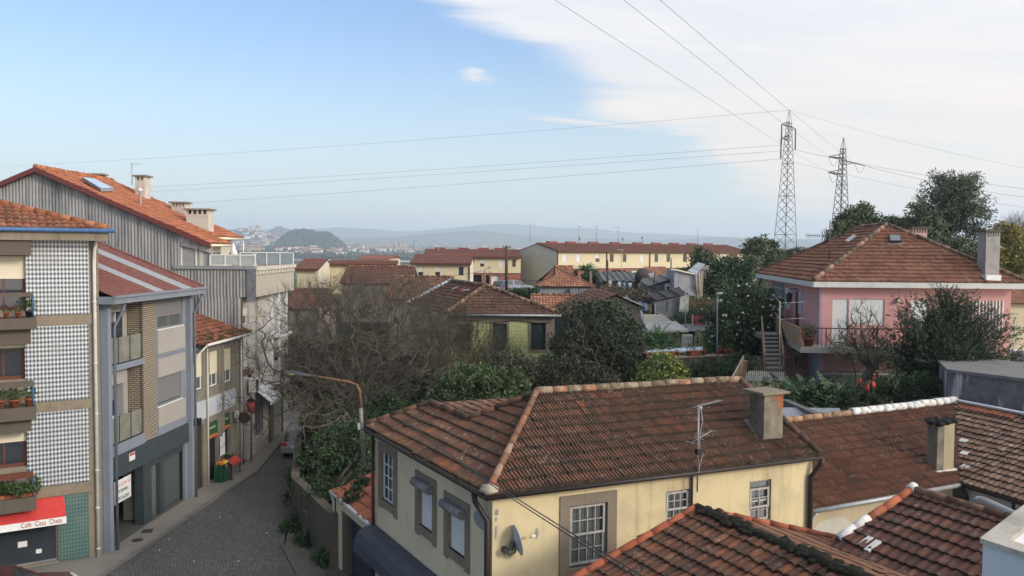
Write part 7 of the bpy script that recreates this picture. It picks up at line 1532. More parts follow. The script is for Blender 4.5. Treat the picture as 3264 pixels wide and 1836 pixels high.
t2b,w2b,r2b,ez2,rg2=terrace('yellow terrace with a dark garage opening, behind and above the short terrace',1355,1660,818,135,136,5.7,1.15,5.5,[R8(1240,1288,590,690,'white'),R8(1418,1471,590,686,'half'),R8(1676,1729,590,691,'white'),R8(1857,1907,590,689,'brown')],870.5,[(1503,1535,'dark'),(1548,1560,'dark'),(1566,1594,'white')],(1614,))
t2a,w2a,r2a,ez2a,rg2a=terrace('short yellow terrace with three windows beyond the brown lichened roof',1314,1498,839.5,118,118,4.6,1.2,5.2,[R8(570,636,690,815,'half'),R8(803,868,690,812,'half'),R8(1125,1191,690,808,'dark')],None,(),(1317,1496))
R7=lambda a,b,y0,y1,k:(700+a/4.293,700+b/4.293,690+y0/4.293,690+y1/4.293,k)
t3,w3,r3,ez3,rg3=terrace('low yellow terrace with orange piers behind the top of the big bare tree',1050,1262,842,126,127,4.5,.5,3.6,[R7(1865,1940,712,735,'dark'),R7(2010,2105,712,735,'dark')],None,(),())
m=MB()
for x0,x1 in((1110,1126),(1205,1220)):s0,s1=w3.sz(x0,860)[0],w3.sz(x1,860)[0];m.wbox(w3,s0,s1,4,ez3-.05,-.1,.5)
m.build('orange_pier',mT['org'],t3)
terrace('yellow terrace end with a grey gable, beside the roof terrace of the corrugated block',946,1013,858,118,118,4.0,1.35,5.2,[],None,(),())
def ridgebox(par,w,rg,dp,fr,lbl=0):
 for f in fr:m=MB();s=w.L*f;m.wbox(w,s-.9,s+.9,rg-.2,rg+.32,-dp-.7,-dp+.1);m.build('roof_box',mT['rbox'],par)
ridgebox(rT,wT,rgT,5.6,(.07,.16,.27,.38,.5,.6,.7,.8,.9));ridgebox(r2b,w2b,rg2,5.5,(.15,.4,.62,.8))
for k,(x,lab)in enumerate(((1750,'first tall aerial from the gable end of the long terrace'),(1909,'double aerial on the second roof box of the long terrace'),(1966,'aerial with two small heads on the long terrace'),(2036,'tall bushy aerial in the middle of the long terrace'),(2294,'thin bare aerial near the far end of the long terrace'))):
 s=wT.sz(x,780)[0];p=wT.pt(s,rgT,-5.6);aerial('terrace_aerial',lab,p,3.0,[(2.9,.2+k,.9,5,.35)]+([(2.2,2+k,.7,4,.3)]if k in(1,3)else[]),MT['steel'],r=.04)
for k,(x,Y,lab)in enumerate(((1911,140,'small satellite dish on the ridge beside the double aerial'),(2050,145,'small satellite dish on the ridge beside the bushy aerial'),(2114,147,'satellite dish standing high on the ridge of the long terrace'))):
 s=wT.sz(x,775)[0];p=wT.pt(s,rgT+.9+.3*(k==2),-5.5);t=thing('satellite_dish',lab,'satellite dish',p,'dishes on the terrace roof');m=MB();m.blob(p,(.22,.1,.3),9,6);m.build('dish',MT['zinc'],t);m=MB();m.tube([p,p-V((0,0,1.2))],.05,5);m.build('mast',MT['steel'],t)
for x,y,Y,lab in((1320,786,128,'aerial leaning on the terrace roof above the orange piers'),(1398,800,124,'leaning pale aerial on the short terrace roof'),(1100,822,122,'aerial above the low terrace, left of the short terrace')):
 p=at(x,y+14,Y);aerial('terrace_aerial',lab,p,1.6,[(1.55,.5,.7,4,.3)],MT['steel'],r=.04)
# L. ground, valley, far hills
import numpy as np
from mathutils import noise as mn
def ss(a,b,x):
 t=min(1,max(0,(x-a)/(b-a)));return t*t*(3-2*t)
def interp(x,xs,ys):
 if x<=xs[0]:return ys[0]
 for i in range(1,len(xs)):
  if x<=xs[i]:return lerp(ys[i-1],ys[i],(x-xs[i-1])/(xs[i]-xs[i-1]))
 return ys[-1]
RWY=[p.y for p in rw];RWX=[p.x for p in rw]
FARD=[0,170,300,600,1200,2000,2800,4000,6000,8000,12000,40000];FARZ=[5.8,5.6,-2,-18,-17,-10,-2,10,30,36,30,0]
MX=[0,700,1080,1200,1300,1400,1500,1550,1640,1720,1800,1900,2000,2200,2400,2470,3264];MY=[742,738,727,733,739,731,722,716,715,721,727,730,741,750,756,764,772]
NX=[0,700,1050,1250,1380,1480,1560,1640,1760,2000,2150,2300,2420,3264];NY=[775,765,760,756,742,737,739,748,757,766,764,758,764,780]
def ground(x,y):
 d=math.hypot(x,y)
 if d<175 or y<60:
  s=x-interp(y,RWY,RWX)
  a=(ss(.2,.8,s)*1.7+ss(1,13,s)*1.9)*ss(30.5,38,y)+ss(8,14,x)*.55*ss(33,38,y)
  a+=ss(50,82,y)*2.0*ss(-13,-8,x)+ss(62,105,y)*4.8*(1-ss(-13,-8,x))+ss(22,42,x)*ss(66,110,y)*2.4
  a-=.06*(1-ss(.2,.8,s))*(1-ss(62,70,y))
  near=a
  if d<150:return near
 else:near=5.8
 far=interp(d,FARD,FARZ);az=math.atan2(x,y)
 w=ss(700,2500,d)
 far+=w*(8*mn.noise((x/420,y/420,0))+5*mn.noise((x/160,y/160,3)))+ss(22,42,x)*2.4*(1-ss(170,500,d))
 def hill(px,dist,py,sx,sd,pw=2.0):
  cx,cy=math.sin(math.atan((px-CX)/F))*dist,math.cos(math.atan((px-CX)/F))*dist
  top=(795+(px-CX)*.007-py)*dist/F+HC-interp(dist,FARD,FARZ)
  u=abs((az-math.atan((px-CX)/F))*dist/sx);v=abs((d-dist)/sd);return top*math.exp(-(u**pw+v**2))
 far+=max(hill(985,3300,737,118,260,4.0)*(.94+.17*mn.noise((x/75,y/200,5))+.14*mn.noise((x/28,y/90,5))),hill(790,4600,740,190,420,2.2))+hill(900,6200,727,170,500)+hill(690,5200,752,200,500)
 px=CX+F*math.tan(max(-1.2,min(1.2,az)))
 if d>5000:
  m1=(795+(px-CX)*.007-interp(px,NX,NY))*7600/F+HC;m2=(795+(px-CX)*.007-interp(px,MX,MY))*10500/F+HC
  m1+=14*mn.noise((x/600,y/600,1))+6*mn.noise((x/200,y/200,4));m2+=18*mn.noise((x/700,y/700,7))+7*mn.noise((x/240,y/240,9))
  far=max(far,far+(m1-far)*math.exp(-((d-7600)/700)**2),far+(m2-far)*math.exp(-((d-10500)/900)**2))
 t=ss(150,190,d)if d<190 else 1
 return lerp(near,far,t)
def landmat():
 k=Nodes('land');g=k.n('ShaderNodeNewGeometry');pos=g.outputs['Position']
 d=k.n('ShaderNodeVectorMath',operation='LENGTH');k.link(pos,d.inputs[0]);dist=d.outputs['Value']
 n1=k.noise(pos,.9,6,.65);n2=k.noise(pos,.008,6,.65);n3=k.noise(pos,.12,5);n4=k.noise(pos,.0025,4)
 near=k.mix(k.range(n3,.4,.6),k.ramp(n1,[(.3,(.03,.024,.016)),(.55,(.055,.05,.028)),(.75,(.075,.085,.035))]),k.ramp(n1,[(.3,(.04,.055,.018)),(.7,(.09,.12,.035))]))
 far=k.ramp(n2,[(.34,(.018,.030,.014)),(.5,(.035,.052,.022)),(.58,(.075,.09,.045)),(.66,(.10,.095,.055))])
 far=k.mix(k.range(n4,.45,.62,0,.6),far,(.02,.03,.017))
 return k.col(k.mix(k.range(dist,140,260),near,far))
def land():
 azs=list(np.arange(-.80,.801,.0045));rs=list(np.linspace(24,60,40))+list(np.linspace(62,190,50))+list(np.geomspace(197,2400,50))+list(np.linspace(2440,12500,105))+[15000,22000,40000]
 vs,fs=[],[]
 for r in rs:
  for a in azs:x,y=r*math.sin(a),r*math.cos(a);vs.append((x,y,ground(x,y)))
 n=len(azs)
 for i in range(len(rs)-1):
  for j in range(n-1):fs.append((i*n+j,i*n+j+1,(i+1)*n+j+1,(i+1)*n+j))
 b=len(vs)
 for x,y in((-60,-40),(60,-40)):vs.append((x,y,-.06))
 fs.append((b,b+1,n-1,0))
 me=bpy.data.meshes.new('terrain');me.from_pydata(vs,[],fs);me.materials.append(landmat());me.polygons.foreach_set('use_smooth',[True]*len(fs))
 o=bpy.data.objects.new('terrain',me);COL.objects.link(o);o['kind']='structure';o['label']='hillside falling to a valley with hazy hills beyond';return o
land()
# leaf and twig machinery
def quads(name,mat,P,A,B,parent=None,loc=None):
 """N leaf blades: P foot, A length vector, B half width vector"""
 off=np.array(ROOTLOC[parent.name]if parent is not None else(loc if loc is not None else(0,0,0)))
 n=len(P);v=np.empty((n,4,3));v[:,0]=P;v[:,1]=P+A*.5+B;v[:,2]=P+A;v[:,3]=P+A*.5-B
 v=(v-off).reshape(-1,3);me=bpy.data.meshes.new(name);me.vertices.add(4*n);me.vertices.foreach_set('co',v.ravel())
 me.loops.add(4*n);me.loops.foreach_set('vertex_index',np.arange(4*n,dtype=np.int32));me.polygons.add(n);me.polygons.foreach_set('loop_start',np.arange(0,4*n,4,dtype=np.int32))
 me.update(calc_edges=True);me.materials.append(mat);o=bpy.data.objects.new(name,me);COL.objects.link(o)
 if parent is not None:o.parent=parent
 else:o.location=V([float(q)for q in off])
 ROOTLOC[o.name]=V([float(q)for q in off]);return o
def rnd_dirs(g,n):
 d=g.normal(size=(n,3));return d/np.linalg.norm(d,axis=1)[:,None]
def clumps(g,env,n,inner=.55):
 vol=np.array([r[0]*r[1]*r[2]for c,r in env])**.8;idx=g.choice(len(env),n,p=vol/vol.sum());d=rnd_dirs(g,n);f=inner+(1.04-inner)*g.random(n)**.6+.22*(g.random(n)>.86)
 C=np.array([c for c,r in env]);Rr=np.array([r for c,r in env]);return C[idx]+Rr[idx]*d*f[:,None],d
def foliage(g,env,nc,nl,cr,size,elong=.35,up=.25,inner=.5,flat=.75):
 C,D=clumps(g,env,nc,inner);k=np.repeat(np.arange(nc),nl);d=rnd_dirs(g,len(k));r=cr*(.45+1.0*g.random(nc)**1.3)
 P=C[k]+d*np.array([1,1,flat])*(r[k]*g.random(len(k))**.4)[:,None]
 a=d*.7+rnd_dirs(g,len(k))*.8+np.array([0,0,up]);a/=np.linalg.norm(a,axis=1)[:,None];b=np.cross(a,rnd_dirs(g,len(k)));b/=np.linalg.norm(b,axis=1)[:,None]+1e-9
 s=size*(.6+.8*g.random(len(k)));return C,P,a*s[:,None],b*(s*elong*.5)[:,None]
def skeleton(root,T,bf=.3,jit=.12,g=None):
 N=[np.array(root,float)];par=[-1];pl=[0.0]
 T=sorted(T,key=lambda t:np.linalg.norm(t-N[0]));arr=np.zeros((len(T)*3+1,3));arr[0]=N[0];pla=np.zeros(len(T)*3+1);n=1
 for t in T:
  d=np.linalg.norm(arr[:n]-t,axis=1);i=int(np.argmin(d+bf*pla[:n]));L=d[i];p=i;k=1 if L<.5 else 3
  for s in range(1,k+1):
   f=s/k;q=arr[i]+(t-arr[i])*f
   if s<k and g is not None:q=q+g.normal(size=3)*jit*L*.25+np.array([0,0,-.10*L*math.sin(math.pi*f)])
   if n>=len(arr):break
   arr[n]=q;par.append(p);pla[n]=pla[p]+np.linalg.norm(q-arr[p]);p=n;n+=1
 return arr[:n],par
def wood(m,arr,par,r_root,r_tip,k=4,power=.5):
 n=len(arr);cnt=np.ones(n)
 for i in range(n-1,0,-1):cnt[par[i]]+=cnt[i]
 rr=r_tip*cnt**.36+r_root*(cnt/cnt[0])**.65
 for i in range(1,n):
  a,b=V(arr[par[i]]),V(arr[i])
  if(a-b).length>1e-4:ra,rb=min(rr[par[i]],rr[i]*1.5),rr[i];m.tube([a,b],[ra,rb],k if rb>r_tip*3 else 3,False)
 return rr
def twigs(m,g,arr,par,n,L,r,up=.5,curve=.6,droop=0):
 deg=np.zeros(len(arr));
 for p in par[1:]:deg[p]+=1
 ends=[i for i in range(1,len(arr))if deg[i]<=1]
 for _ in range(n):
  i=ends[int(g.integers(len(ends)))];p=V(arr[i]);d=V(arr[i]-arr[par[i]]);d=d.normalized()if d.length>1e-5 else V((0,0,1));d=(d+V(g.normal(size=3))*.7+V((0,0,up*.5))).normalized();l=L*(.5+g.random());pts=[p]
  for s in range(3):p=p+d*l/3;pts.append(p);d=(d+V((0,0,curve*(1 if g.random()>droop else-1)*.45))+V(g.normal(size=3))*.2).normalized()
  m.tube(pts,[r,r*.85,r*.65,r*.4],3,False)
def E(x,y,Y,rx,ry,rd=None):
 c=at(x,y,Y);k=Y/F;return(tuple(c),(rx*k,(rd if rd else rx)*k,ry*k))
def gz(p):return ground(p[0],p[1])
def tree(name,label,cat,env,nc,nl,cr,size,mat,seed,base=None,group=None,trunk=.16,elong=.4,bk=None,inner=.5,limbs=40,up=.25,flat=.75):
 g=np.random.default_rng(seed);C,P,A,B=foliage(g,env,nc,nl,cr,size,elong,up,inner,flat)
 c0=np.mean([c for c,r in env],axis=0);b=V(base)if base is not None else V((c0[0],c0[1],ground(c0[0],c0[1])-.1))
 t=thing(name,label,cat,b,group);quads('crown' if cat=='tree' else 'foliage',mat,P,A,B,t)
 if trunk:
  m=MB();sel=C[g.choice(nc,min(limbs,nc),replace=False)];st=np.array([*b])+np.array([0,0,.0]);arr,par=skeleton(st,list(sel),.35,.12,g);wood(m,arr,par,trunk,trunk*.12,5);m.build('trunk' if cat=='tree' else 'stems',bk or BARK,t)
 return t
BARK=bark('dark_bark',(.045,.036,.028));PALE=bark('pale_bark',(.125,.105,.08));GREY=bark('grey_bark',(.085,.075,.06))
LM=dict(dark=leafmat('dark_leaves',(0.0239,0.0450,0.0239),(0.0632,0.1081,0.0450),(0.1277,0.1854,0.0842)),ivy=leafmat('ivy_leaves',(0.0179,0.0367,0.0179),(0.0475,0.0814,0.0321),(0.1090,0.1537,0.0635)),lush=leafmat('lush_leaves',(.04,.06,.026),(.085,.125,.05),(.14,.18,.08)),olive=leafmat('olive_leaves',(0.0416,0.0637,0.0312),(0.1053,0.1365,0.0637),(0.1989,0.2236,0.1183)),lemon=leafmat('lemon_leaves',(0.0585,0.0897,0.0260),(0.1716,0.2236,0.0585),(0.3952,0.4225,0.1053)),cam=leafmat('camellia_leaves',(0.0276,0.0565,0.0236),(0.0789,0.1175,0.0498),(0.1685,0.2113,0.0980)),yew=leafmat('yew_needles',(0.0219,0.0386,0.0219),(0.0642,0.0883,0.0495),(0.1221,0.1474,0.0834)),mim=leafmat('mimosa_leaves',(0.0780,0.0923,0.0312),(0.2379,0.2236,0.0650),(0.6331,0.4472,0.0780)),brown=leafmat('brown_leaves',(0.0585,0.0468,0.0312),(0.1313,0.1105,0.0689),(0.2236,0.1989,0.1183)),palm=leafmat('palm_leaves',(0.0416,0.0923,0.0364),(0.1183,0.2236,0.0923),(0.2379,0.3445,0.1586)),euc=leafmat('eucalyptus_leaves',(0.0364,0.0585,0.0364),(0.0832,0.1183,0.0689),(0.1989,0.2236,0.1313)))
# M. trees and shrubs
def baretree(label,env,nt,root,r_root,r_tip,ntw,L,mat,seed,bf=.3,up=.5,curve=.6,droop=.1,inner=.25,name='bare_tree',lean=()):
 g=np.random.default_rng(seed);C,D=clumps(g,env,nt,inner);t=thing(name,label,'tree',root);arr,par=skeleton(np.array(root),list(C),bf,.16,g)
 m=MB();wood(m,arr,par,r_root,r_tip,5,.46);m.build('trunk',mat,t);m=MB();twigs(m,g,arr,par,ntw,L,r_tip*.8,up,curve,droop);m.build('crown',mat,t);return t
big=[E(1150,1080,43,250,190,230),E(1010,1030,42.5,140,140),E(1330,1090,43.5,170,150),E(1100,960,43,200,85),E(1240,950,43.5,150,80),E(900,1120,41.5,90,110),E(1060,1250,41,190,110)]
baretree('big spreading bare tree hanging over the cobbled street',big,1700,tuple(at(1118,1440,43)),.24,.0062,15000,.6,bark('fig_bark',(.092,.080,.062)),101)
baretree('bare tree limb with hanging twigs over the ivy, below the street lamp',[E(1040,1370,38.5,130,60),E(1090,1430,38,70,80),E(960,1330,39,70,45),E(1120,1310,39,90,60)],130,tuple(at(1130,1330,41)),.05,.007,600,.5,PALE,102,up=-.2,curve=.3,droop=.6)
baretree('crooked bare branches reaching across to the white facade',[E(810,1120,42,60,110,40),E(850,1210,42,60,80,40),E(740,1290,42,60,50,40),E(860,1000,42,50,70),E(800,1350,42,60,60,40)],150,tuple(at(1060,1320,42.6)),.03,.006,800,.6,bark('dark_fig_bark',(.06,.05,.04)),103,bf=.12)
baretree('thicket of upright bare stems in front of the green tiled house',[E(1480,1110,46,130,110,60),E(1580,1150,46.5,75,80,60),E(1400,1060,46,100,120,60)],700,tuple(at(1470,1300,46)),.05,.0065,5200,.7,bark('thicket_bark',(.075,.066,.048)),104,up=1.3,curve=.8,bf=.5)
tree('ivy_clad_shrub','dark ivy tumbling over the old wall beside the cobbled street','shrub',[E(1035,1490,37.5,80,110,90),E(1110,1460,38,85,110,80),E(1010,1580,35.5,75,60,45),E(955,1530,38.3,40,52,45),E(1150,1560,35,60,70,50),E(1050,1590,33,60,50,40),E(960,1590,36.3,45,50,40),E(985,1560,35.5,45,35,30),E(1025,1610,33.3,40,40,26),E(1062,1640,31.6,26,26,20)],620,50,.30,.10,LM['ivy'],201,trunk=.10,elong=.75,inner=.45,bk=BARK)
tree('ivy_clad_shrub','dark leafy mass under the big bare tree, behind the lamp pole','shrub',[E(1130,1370,41,120,90,70),E(1045,1330,43,80,60,60),E(1230,1330,43,100,75,60)],300,46,.38,.15,LM['dark'],202,trunk=.10,elong=.7,inner=.3)
tree('undergrowth_shrub','dark undergrowth on the bank behind the big bare tree','shrub',[E(1040,1230,49,140,100,60),E(1260,1230,48.5,140,90,60),E(960,1160,52,60,90,50),E(1180,1130,50.5,160,60,40)],420,40,.42,.17,leafmat('winter_undergrowth',(.018,.022,.015),(.045,.046,.03),(.08,.075,.05)),203,trunk=.08,elong=.6,inner=.2)
tree('ivy_creeper','green creeper lying across the bright shed roof','creeper',[E(1130,1585,29.8,42,16,60),E(1160,1560,30.5,34,30,50),E(1095,1570,31,30,22,30)],90,34,.14,.09,LM['ivy'],204,trunk=.03,elong=.8,base=tuple(at(1165,1600,30.6)),limbs=14)
for k,(x,y,Y,rx,ry,lab)in enumerate(((935,1700,34.5,30,30,'weeds at the foot of the old wall, furthest along'),(985,1745,33,42,32,'weeds at the foot of the old wall, halfway along'),(1045,1800,31,40,40,'weeds at the foot of the old wall beside the shed pier'))):tree('weed_clump',lab,'weeds',[E(x,y-6,Y,rx*1.2,ry*1.2)],110,30,.2,.12,LM['ivy'],210+k,trunk=0,elong=.45,limbs=12,up=.8)
tree('leafy_shrub','fresh green leafy shrub behind the notch of the yellow house roof','shrub',[E(1530,1240,38,110,60,80),E(1610,1225,38.5,70,45,60),E(1440,1260,38,65,55,60),E(1520,1200,38.5,70,35,50)],300,60,.27,.15,LM['lush'],205,elong=.5,trunk=.08)
tree('bramble_thicket','brownish bramble thicket behind the ridge of the yellow house','shrub',[E(1700,1190,41,110,55,60),E(1830,1210,40,110,60,60),E(1620,1160,43,60,40,40),E(1920,1230,39.5,60,50,50)],340,44,.30,.12,leafmat('bramble_leaves',(.022,.023,.016),(.058,.058,.036),(.12,.11,.07)),206,elong=.5,trunk=.06)
tree('evergreen_tree','tall dark evergreen with bare twigs through it beside the green tiled house','tree',[E(1890,1060,46,105,95,90),E(1830,1120,45.5,75,80,70),E(1960,1100,46,85,100,80),E(1930,1010,46.5,70,50,60),E(2000,1160,45.5,55,60,50)],420,60,.36,.16,leafmat('evergreen_leaves',(.018,.03,.016),(.046,.066,.032),(.085,.11,.055)),207,trunk=.16,elong=.5)
baretree('thin bare fruit tree standing in front of the dark evergreen',[E(1860,1080,44,110,110,30),E(1960,1110,44,100,90,30)],130,tuple(at(1890,1240,43.8)),.02,.0055,420,.7,GREY,208,up=.5)
t=tree('lemon_tree','small lemon tree with yellow fruit below the row of pots','tree',[E(2110,1180,42,70,55,60),E(2150,1200,41.5,45,40,40),E(2080,1220,41.5,50,35,40)],190,50,.24,.13,LM['lemon'],209,trunk=.07,elong=.5)
g=np.random.default_rng(5);m=MB()
for c,d in zip(*clumps(g,[E(2110,1180,42,76,60,66),E(2150,1200,41.5,48,42,42)],34,.85)):m.blob(V(c),.05,6,4)
m.build('fruit',plain('lemon',(.42,.30,.05),.5),t)
t=tree('camellia_tree','dark camellia dotted with white flowers beside the outside stairs','tree',[E(2370,1010,50,105,95,90),E(2320,1060,49.5,75,75,70),E(2420,1070,50,75,90,60),E(2390,960,50.5,60,45,50),E(2290,1090,49,50,40,40)],460,56,.36,.14,LM['cam'],211,trunk=.16,elong=.6)
m=MB()
for c,d in zip(*clumps(g,[E(2370,1010,50,112,102,96),E(2320,1060,49.5,80,80,74),E(2400,1000,49.5,90,90,70)],120,.9)):m.blob(V(c)+V((0,-.1,0)),.05+.03*g.random(),6,4)
m.build('blossom',plain('white_blossom',(.62,.60,.55),.8),t)
tree('round_tree','dark rounded tree beside the shacks','tree',[E(2325,880,76,60,52,50),E(2300,915,75,45,35,40),E(2350,910,76,38,35,36)],240,56,.55,.24,LM['dark'],212,trunk=.2,elong=.6)
tree('garden_tree','loose dark tree in front of the far part of the long terrace','tree',[E(2232,830,100,30,36),E(2258,845,99,28,30),E(2225,862,98,24,18)],150,44,.55,.32,LM['olive'],213,trunk=.18)
tree('garden_tree','loose green tree at the end of the long terrace','tree',[E(2400,808,100,28,40),E(2420,790,101,22,32),E(2395,840,98,20,18),E(2440,826,101,26,24)],170,44,.6,.34,LM['olive'],214,trunk=.2)
tree('garden_tree','small spiky tree just beyond the end of the long terrace','tree',[E(2456,790,106,16,26),E(2462,815,106,18,18)],80,40,.5,.32,LM['dark'],215,trunk=.16)
tree('bush_row','row of bushes at the foot of the taller pylon','shrub',[E(2490,820,110,34,16),E(2530,818,110,30,18),E(2560,815,112,22,16),E(2470,838,105,40,18)],200,40,.6,.34,LM['olive'],216,trunk=.1)
tree('low_shrub','dark bushes along the foot of the long terrace','shrub',[E(2110,880,108,50,12),E(2180,876,108,40,16),E(2000,884,106,30,10)],150,40,.5,.26,LM['dark'],340,trunk=.06,limbs=14)
tree('hedge','clipped dark hedge beside the parked cars','hedge',[E(1640,945,96,28,20,10),E(1675,948,96,32,24,10),E(1708,945,96,22,26,10)],220,50,.42,.24,LM['dark'],217,trunk=.1,elong=.6)
tree('eucalyptus_tree','tall dark eucalyptus towering behind the pink house','tree',[E(3030,640,74,90,85),E(3090,690,74,60,80),E(2990,700,74,60,90),E(3040,590,75,70,45),E(3075,600,75,45,50),E(3060,770,73.5,55,70),E(2950,630,74,38,40),E(3130,660,74,22,50),E(2995,560,75,26,26)],430,44,.5,.24,LM['euc'],218,trunk=.34,elong=.35,up=-.2,inner=.35,base=(at(3040,760,74).x,74.0,4.5))
tree('eucalyptus_tree','smaller grey green tree against the left flank of the tall eucalyptus','tree',[E(2925,690,70,28,50),E(2950,740,70,45,55),E(2985,800,69,60,50),E(3060,820,68,70,55)],330,50,.5,.26,LM['olive'],219,trunk=.2)
tree('garden_tree','rounded tree just left of the apex of the pink roof','tree',[E(2720,715,72,48,42),E(2750,690,72,30,34),E(2690,750,71,40,40),E(2790,725,72,22,26)],260,48,.5,.26,LM['olive'],220,trunk=.2)
tree('garden_tree','tops of a tree just beyond the apex of the pink roof','tree',[E(2850,735,74,26,30),E(2880,725,74,22,28),E(2835,715,74,16,18),E(2900,745,73,22,24)],170,46,.5,.26,LM['olive'],221,trunk=.18)
tree('mimosa_tree','yellowish flowering mimosa behind the mottled chimney','tree',[E(3210,800,68,60,80),E(3240,850,67,50,60),E(3190,850,67,40,55),E(3205,745,68,36,36)],360,54,.42,.2,LM['mim'],222,trunk=.18)
baretree('pale bare tree beyond the mimosa',[E(3245,730,80,40,40,30)],110,tuple(at(3250,860,80)),.1,.014,420,.9,bark('silver_bark',(.22,.20,.19)),223,up=.9)
def conifer(label,root,env,nb,seed,arms=()):
 g=np.random.default_rng(seed);t=thing('yew_tree',label,'tree',root);C,D=clumps(g,env,nb,.66);a0=np.array(at(3005,1200,38))
 for x,y,dy in arms:
  e=np.array(at(x,y,38+dy));C=np.concatenate([C,[lerp(a0,e,.3+.7*(k/21))-np.array([0,0,.5*math.sin(math.pi*(.3+.7*k/21))])+g.normal(size=3)*.25*(1.05-k/21)for k in range(22)]])
 P,A,B=[],[],[];m=MB();top=max(c[2]+r[2]for c,r in env);rt=np.array(root)
 m.tube([V(root),V((root[0],root[1],top-.6))],[.22,.05],6)
 for c in C:
  h=max(rt[2]+.3,c[2]-.35*np.linalg.norm(c[:2]-rt[:2])-.2);a=np.array([rt[0],rt[1],min(h,top-.5)]);m.tube([V(a),V(lerp(a,c,.55)-np.array([0,0,.12])),V(c)],[.03,.02,.006],3,False)
  d=c-a;L=np.linalg.norm(d);d=d/L;tip=d+np.array([0,0,.5]);tip/=np.linalg.norm(tip)
  for _ in range(6):
   e=tip*.8+g.normal(size=3)*.42;e/=np.linalg.norm(e);s0=c+g.normal(size=3)*np.array([.22,.22,.16]);ln=.50*(.5+1.0*g.random());n=32
   u=g.random(n)[:,None];base=s0+e*ln*u;sd=rnd_dirs(g,n);sd-=(sd@e)[:,None]*e;sd/=np.linalg.norm(sd,axis=1)[:,None]+1e-9;aa=sd*.8+e*.7;aa*=(.092*(1.15-.6*u));P.append(base);A.append(aa);bb=np.cross(aa,rnd_dirs(g,n));bb/=np.linalg.norm(bb,axis=1)[:,None]+1e-9;B.append(bb*.016)
 quads('crown',LM['yew'],np.concatenate(P),np.concatenate(A),np.concatenate(B),t);m.build('trunk',bark('yew_bark',(.03,.034,.024)),t);return t
yc=at(3010,1290,38.6);conifer('bushy dark conifer with raised sprays in front of the pink house',(yc.x,yc.y,4.0),[E(3005,1140,38,78,110,85),E(3025,1055,38.5,45,75,48),E(3010,1225,37.6,85,60,80),E(3007,972,38.5,17,40,20),E(3056,975,38.5,15,38,18),E(2940,1155,37.8,45,42,50),E(3090,1170,37.8,52,40,50)],950,301,((2842,1068,0),(2872,1003,.5),(2898,972,-.4),(2950,960,.3),(3105,985,.4),(3160,995,-.3),(3180,1015,.5),(3228,1052,0),(3150,1070,-.8),(2840,1140,-.6),(3232,1128,.3),(3200,1165,-.5),(2870,1180,.4),(2905,1030,-.9),(3120,1030,.8)))
baretree('small bare garden tree in front of the stone base of the pink house',[E(2740,1080,38.5,85,70,50),E(2690,1110,38.5,60,50,50),E(2800,1120,38.5,60,60,50),E(2745,1010,38.5,50,45,30)],190,tuple(at(2737,1262,38.5)),.13,.011,620,.42,bark('lichen_bark',(.10,.085,.065)),302,up=1.1,curve=.7)
tree('lichen_tufts','olive leaf tufts on the boughs of the small bare garden tree','foliage',[E(2740,1110,38.6,95,50,50)],110,22,.2,.08,LM['olive'],303,trunk=.02,limbs=30,base=tuple(at(2737,1250,38.5)))
def fronds(name,label,c,n,L,mat,seed,up=.5,w=.1,cat='plant',spread=.4,h=0,trunk=0):
 g=np.random.default_rng(seed);c=V(c);t=thing(name,label,cat,c);m=MB();o=c+V((0,0,h))
 for k in range(n):
  a=g.random()*6.28;e=up+g.normal()*.35;d=V((math.cos(a)*math.cos(e),math.sin(a)*math.cos(e),math.sin(e)));s=V((-math.sin(a),math.cos(a),0));p=o+V((g.normal()*spread,g.normal()*spread,g.normal()*spread*.4));l=L*(.6+.6*g.random());pr=None
  for i in range(6):
   f=i/5;q=p+d*l*f-V((0,0,l*.35*f*f));ww=w*(1-f)**.6
   for sg in(-1,1):m.face([q,q+s*sg*ww*2.2+d*l*.12-V((0,0,.04)),q+d*l*.16+s*sg*ww])
   m.face([q-s*ww*.15,q+s*ww*.15,q+d*l*.2+s*ww*.1,q+d*l*.2-s*ww*.1])
 m.build('fronds',mat,t)
 if trunk:m=MB();m.tube([c-V((0,0,.5)),o],[trunk,trunk*.8],7);m.build('trunk',BARK,t)
 return t
fronds('cycad_bush','wide dark frond bush by the lower landing of the outside stairs',at(2550,1275,37),300,1.15,LM['dark'],311,.55,.10,'plant',.62);fronds('cycad_bush','dark frond bush between the frond clump and the small bare tree',at(2650,1275,36.5),260,1.15,LM['dark'],312,.6,.10,'plant',.55)
fronds('palm_shrub','green fan leaved shrub in front of the white shed',at(2092,1095,49.5),150,1.2,LM['palm'],313,.7,.09,'plant',.45)
fronds('palm_tree','spiky palm with a trunk behind the orange hipped cottage',at(1868,862,90),80,1.3,LM['palm'],314,.5,.10,'tree',.15,0,.15);fronds('palm_tree','smaller palm head behind the chimney of the hipped cottage',at(1888,868,91),60,1.1,LM['palm'],315,.4,.10,'tree',.2,0,.12)
tree('palm_undergrowth','dark green bush below the palms behind the hipped cottage','shrub',[E(1880,885,89,26,20)],60,40,.4,.22,LM['dark'],316,trunk=.1)
def grass():
 g=np.random.default_rng(8);n=9000;a=.19+g.random(n)*.13;d=58+75*g.random(n)**.8;x,y=d*np.sin(a),d*np.cos(a);P=np.array([(p,q,ground(p,q)-.03)for p,q in zip(x,y)]);A=g.normal(size=(n,3))*.12+np.array([0,0,.34]);B=rnd_dirs(g,n)*.05
 o=quads('grass',leafmat('meadow_grass',(.035,.055,.016),(.075,.11,.03),(.13,.16,.055)),P,A,B,None,(15,70,5));tag(o,'rough green grass on the slope beside the round tree','grass',kind='stuff')
grass()
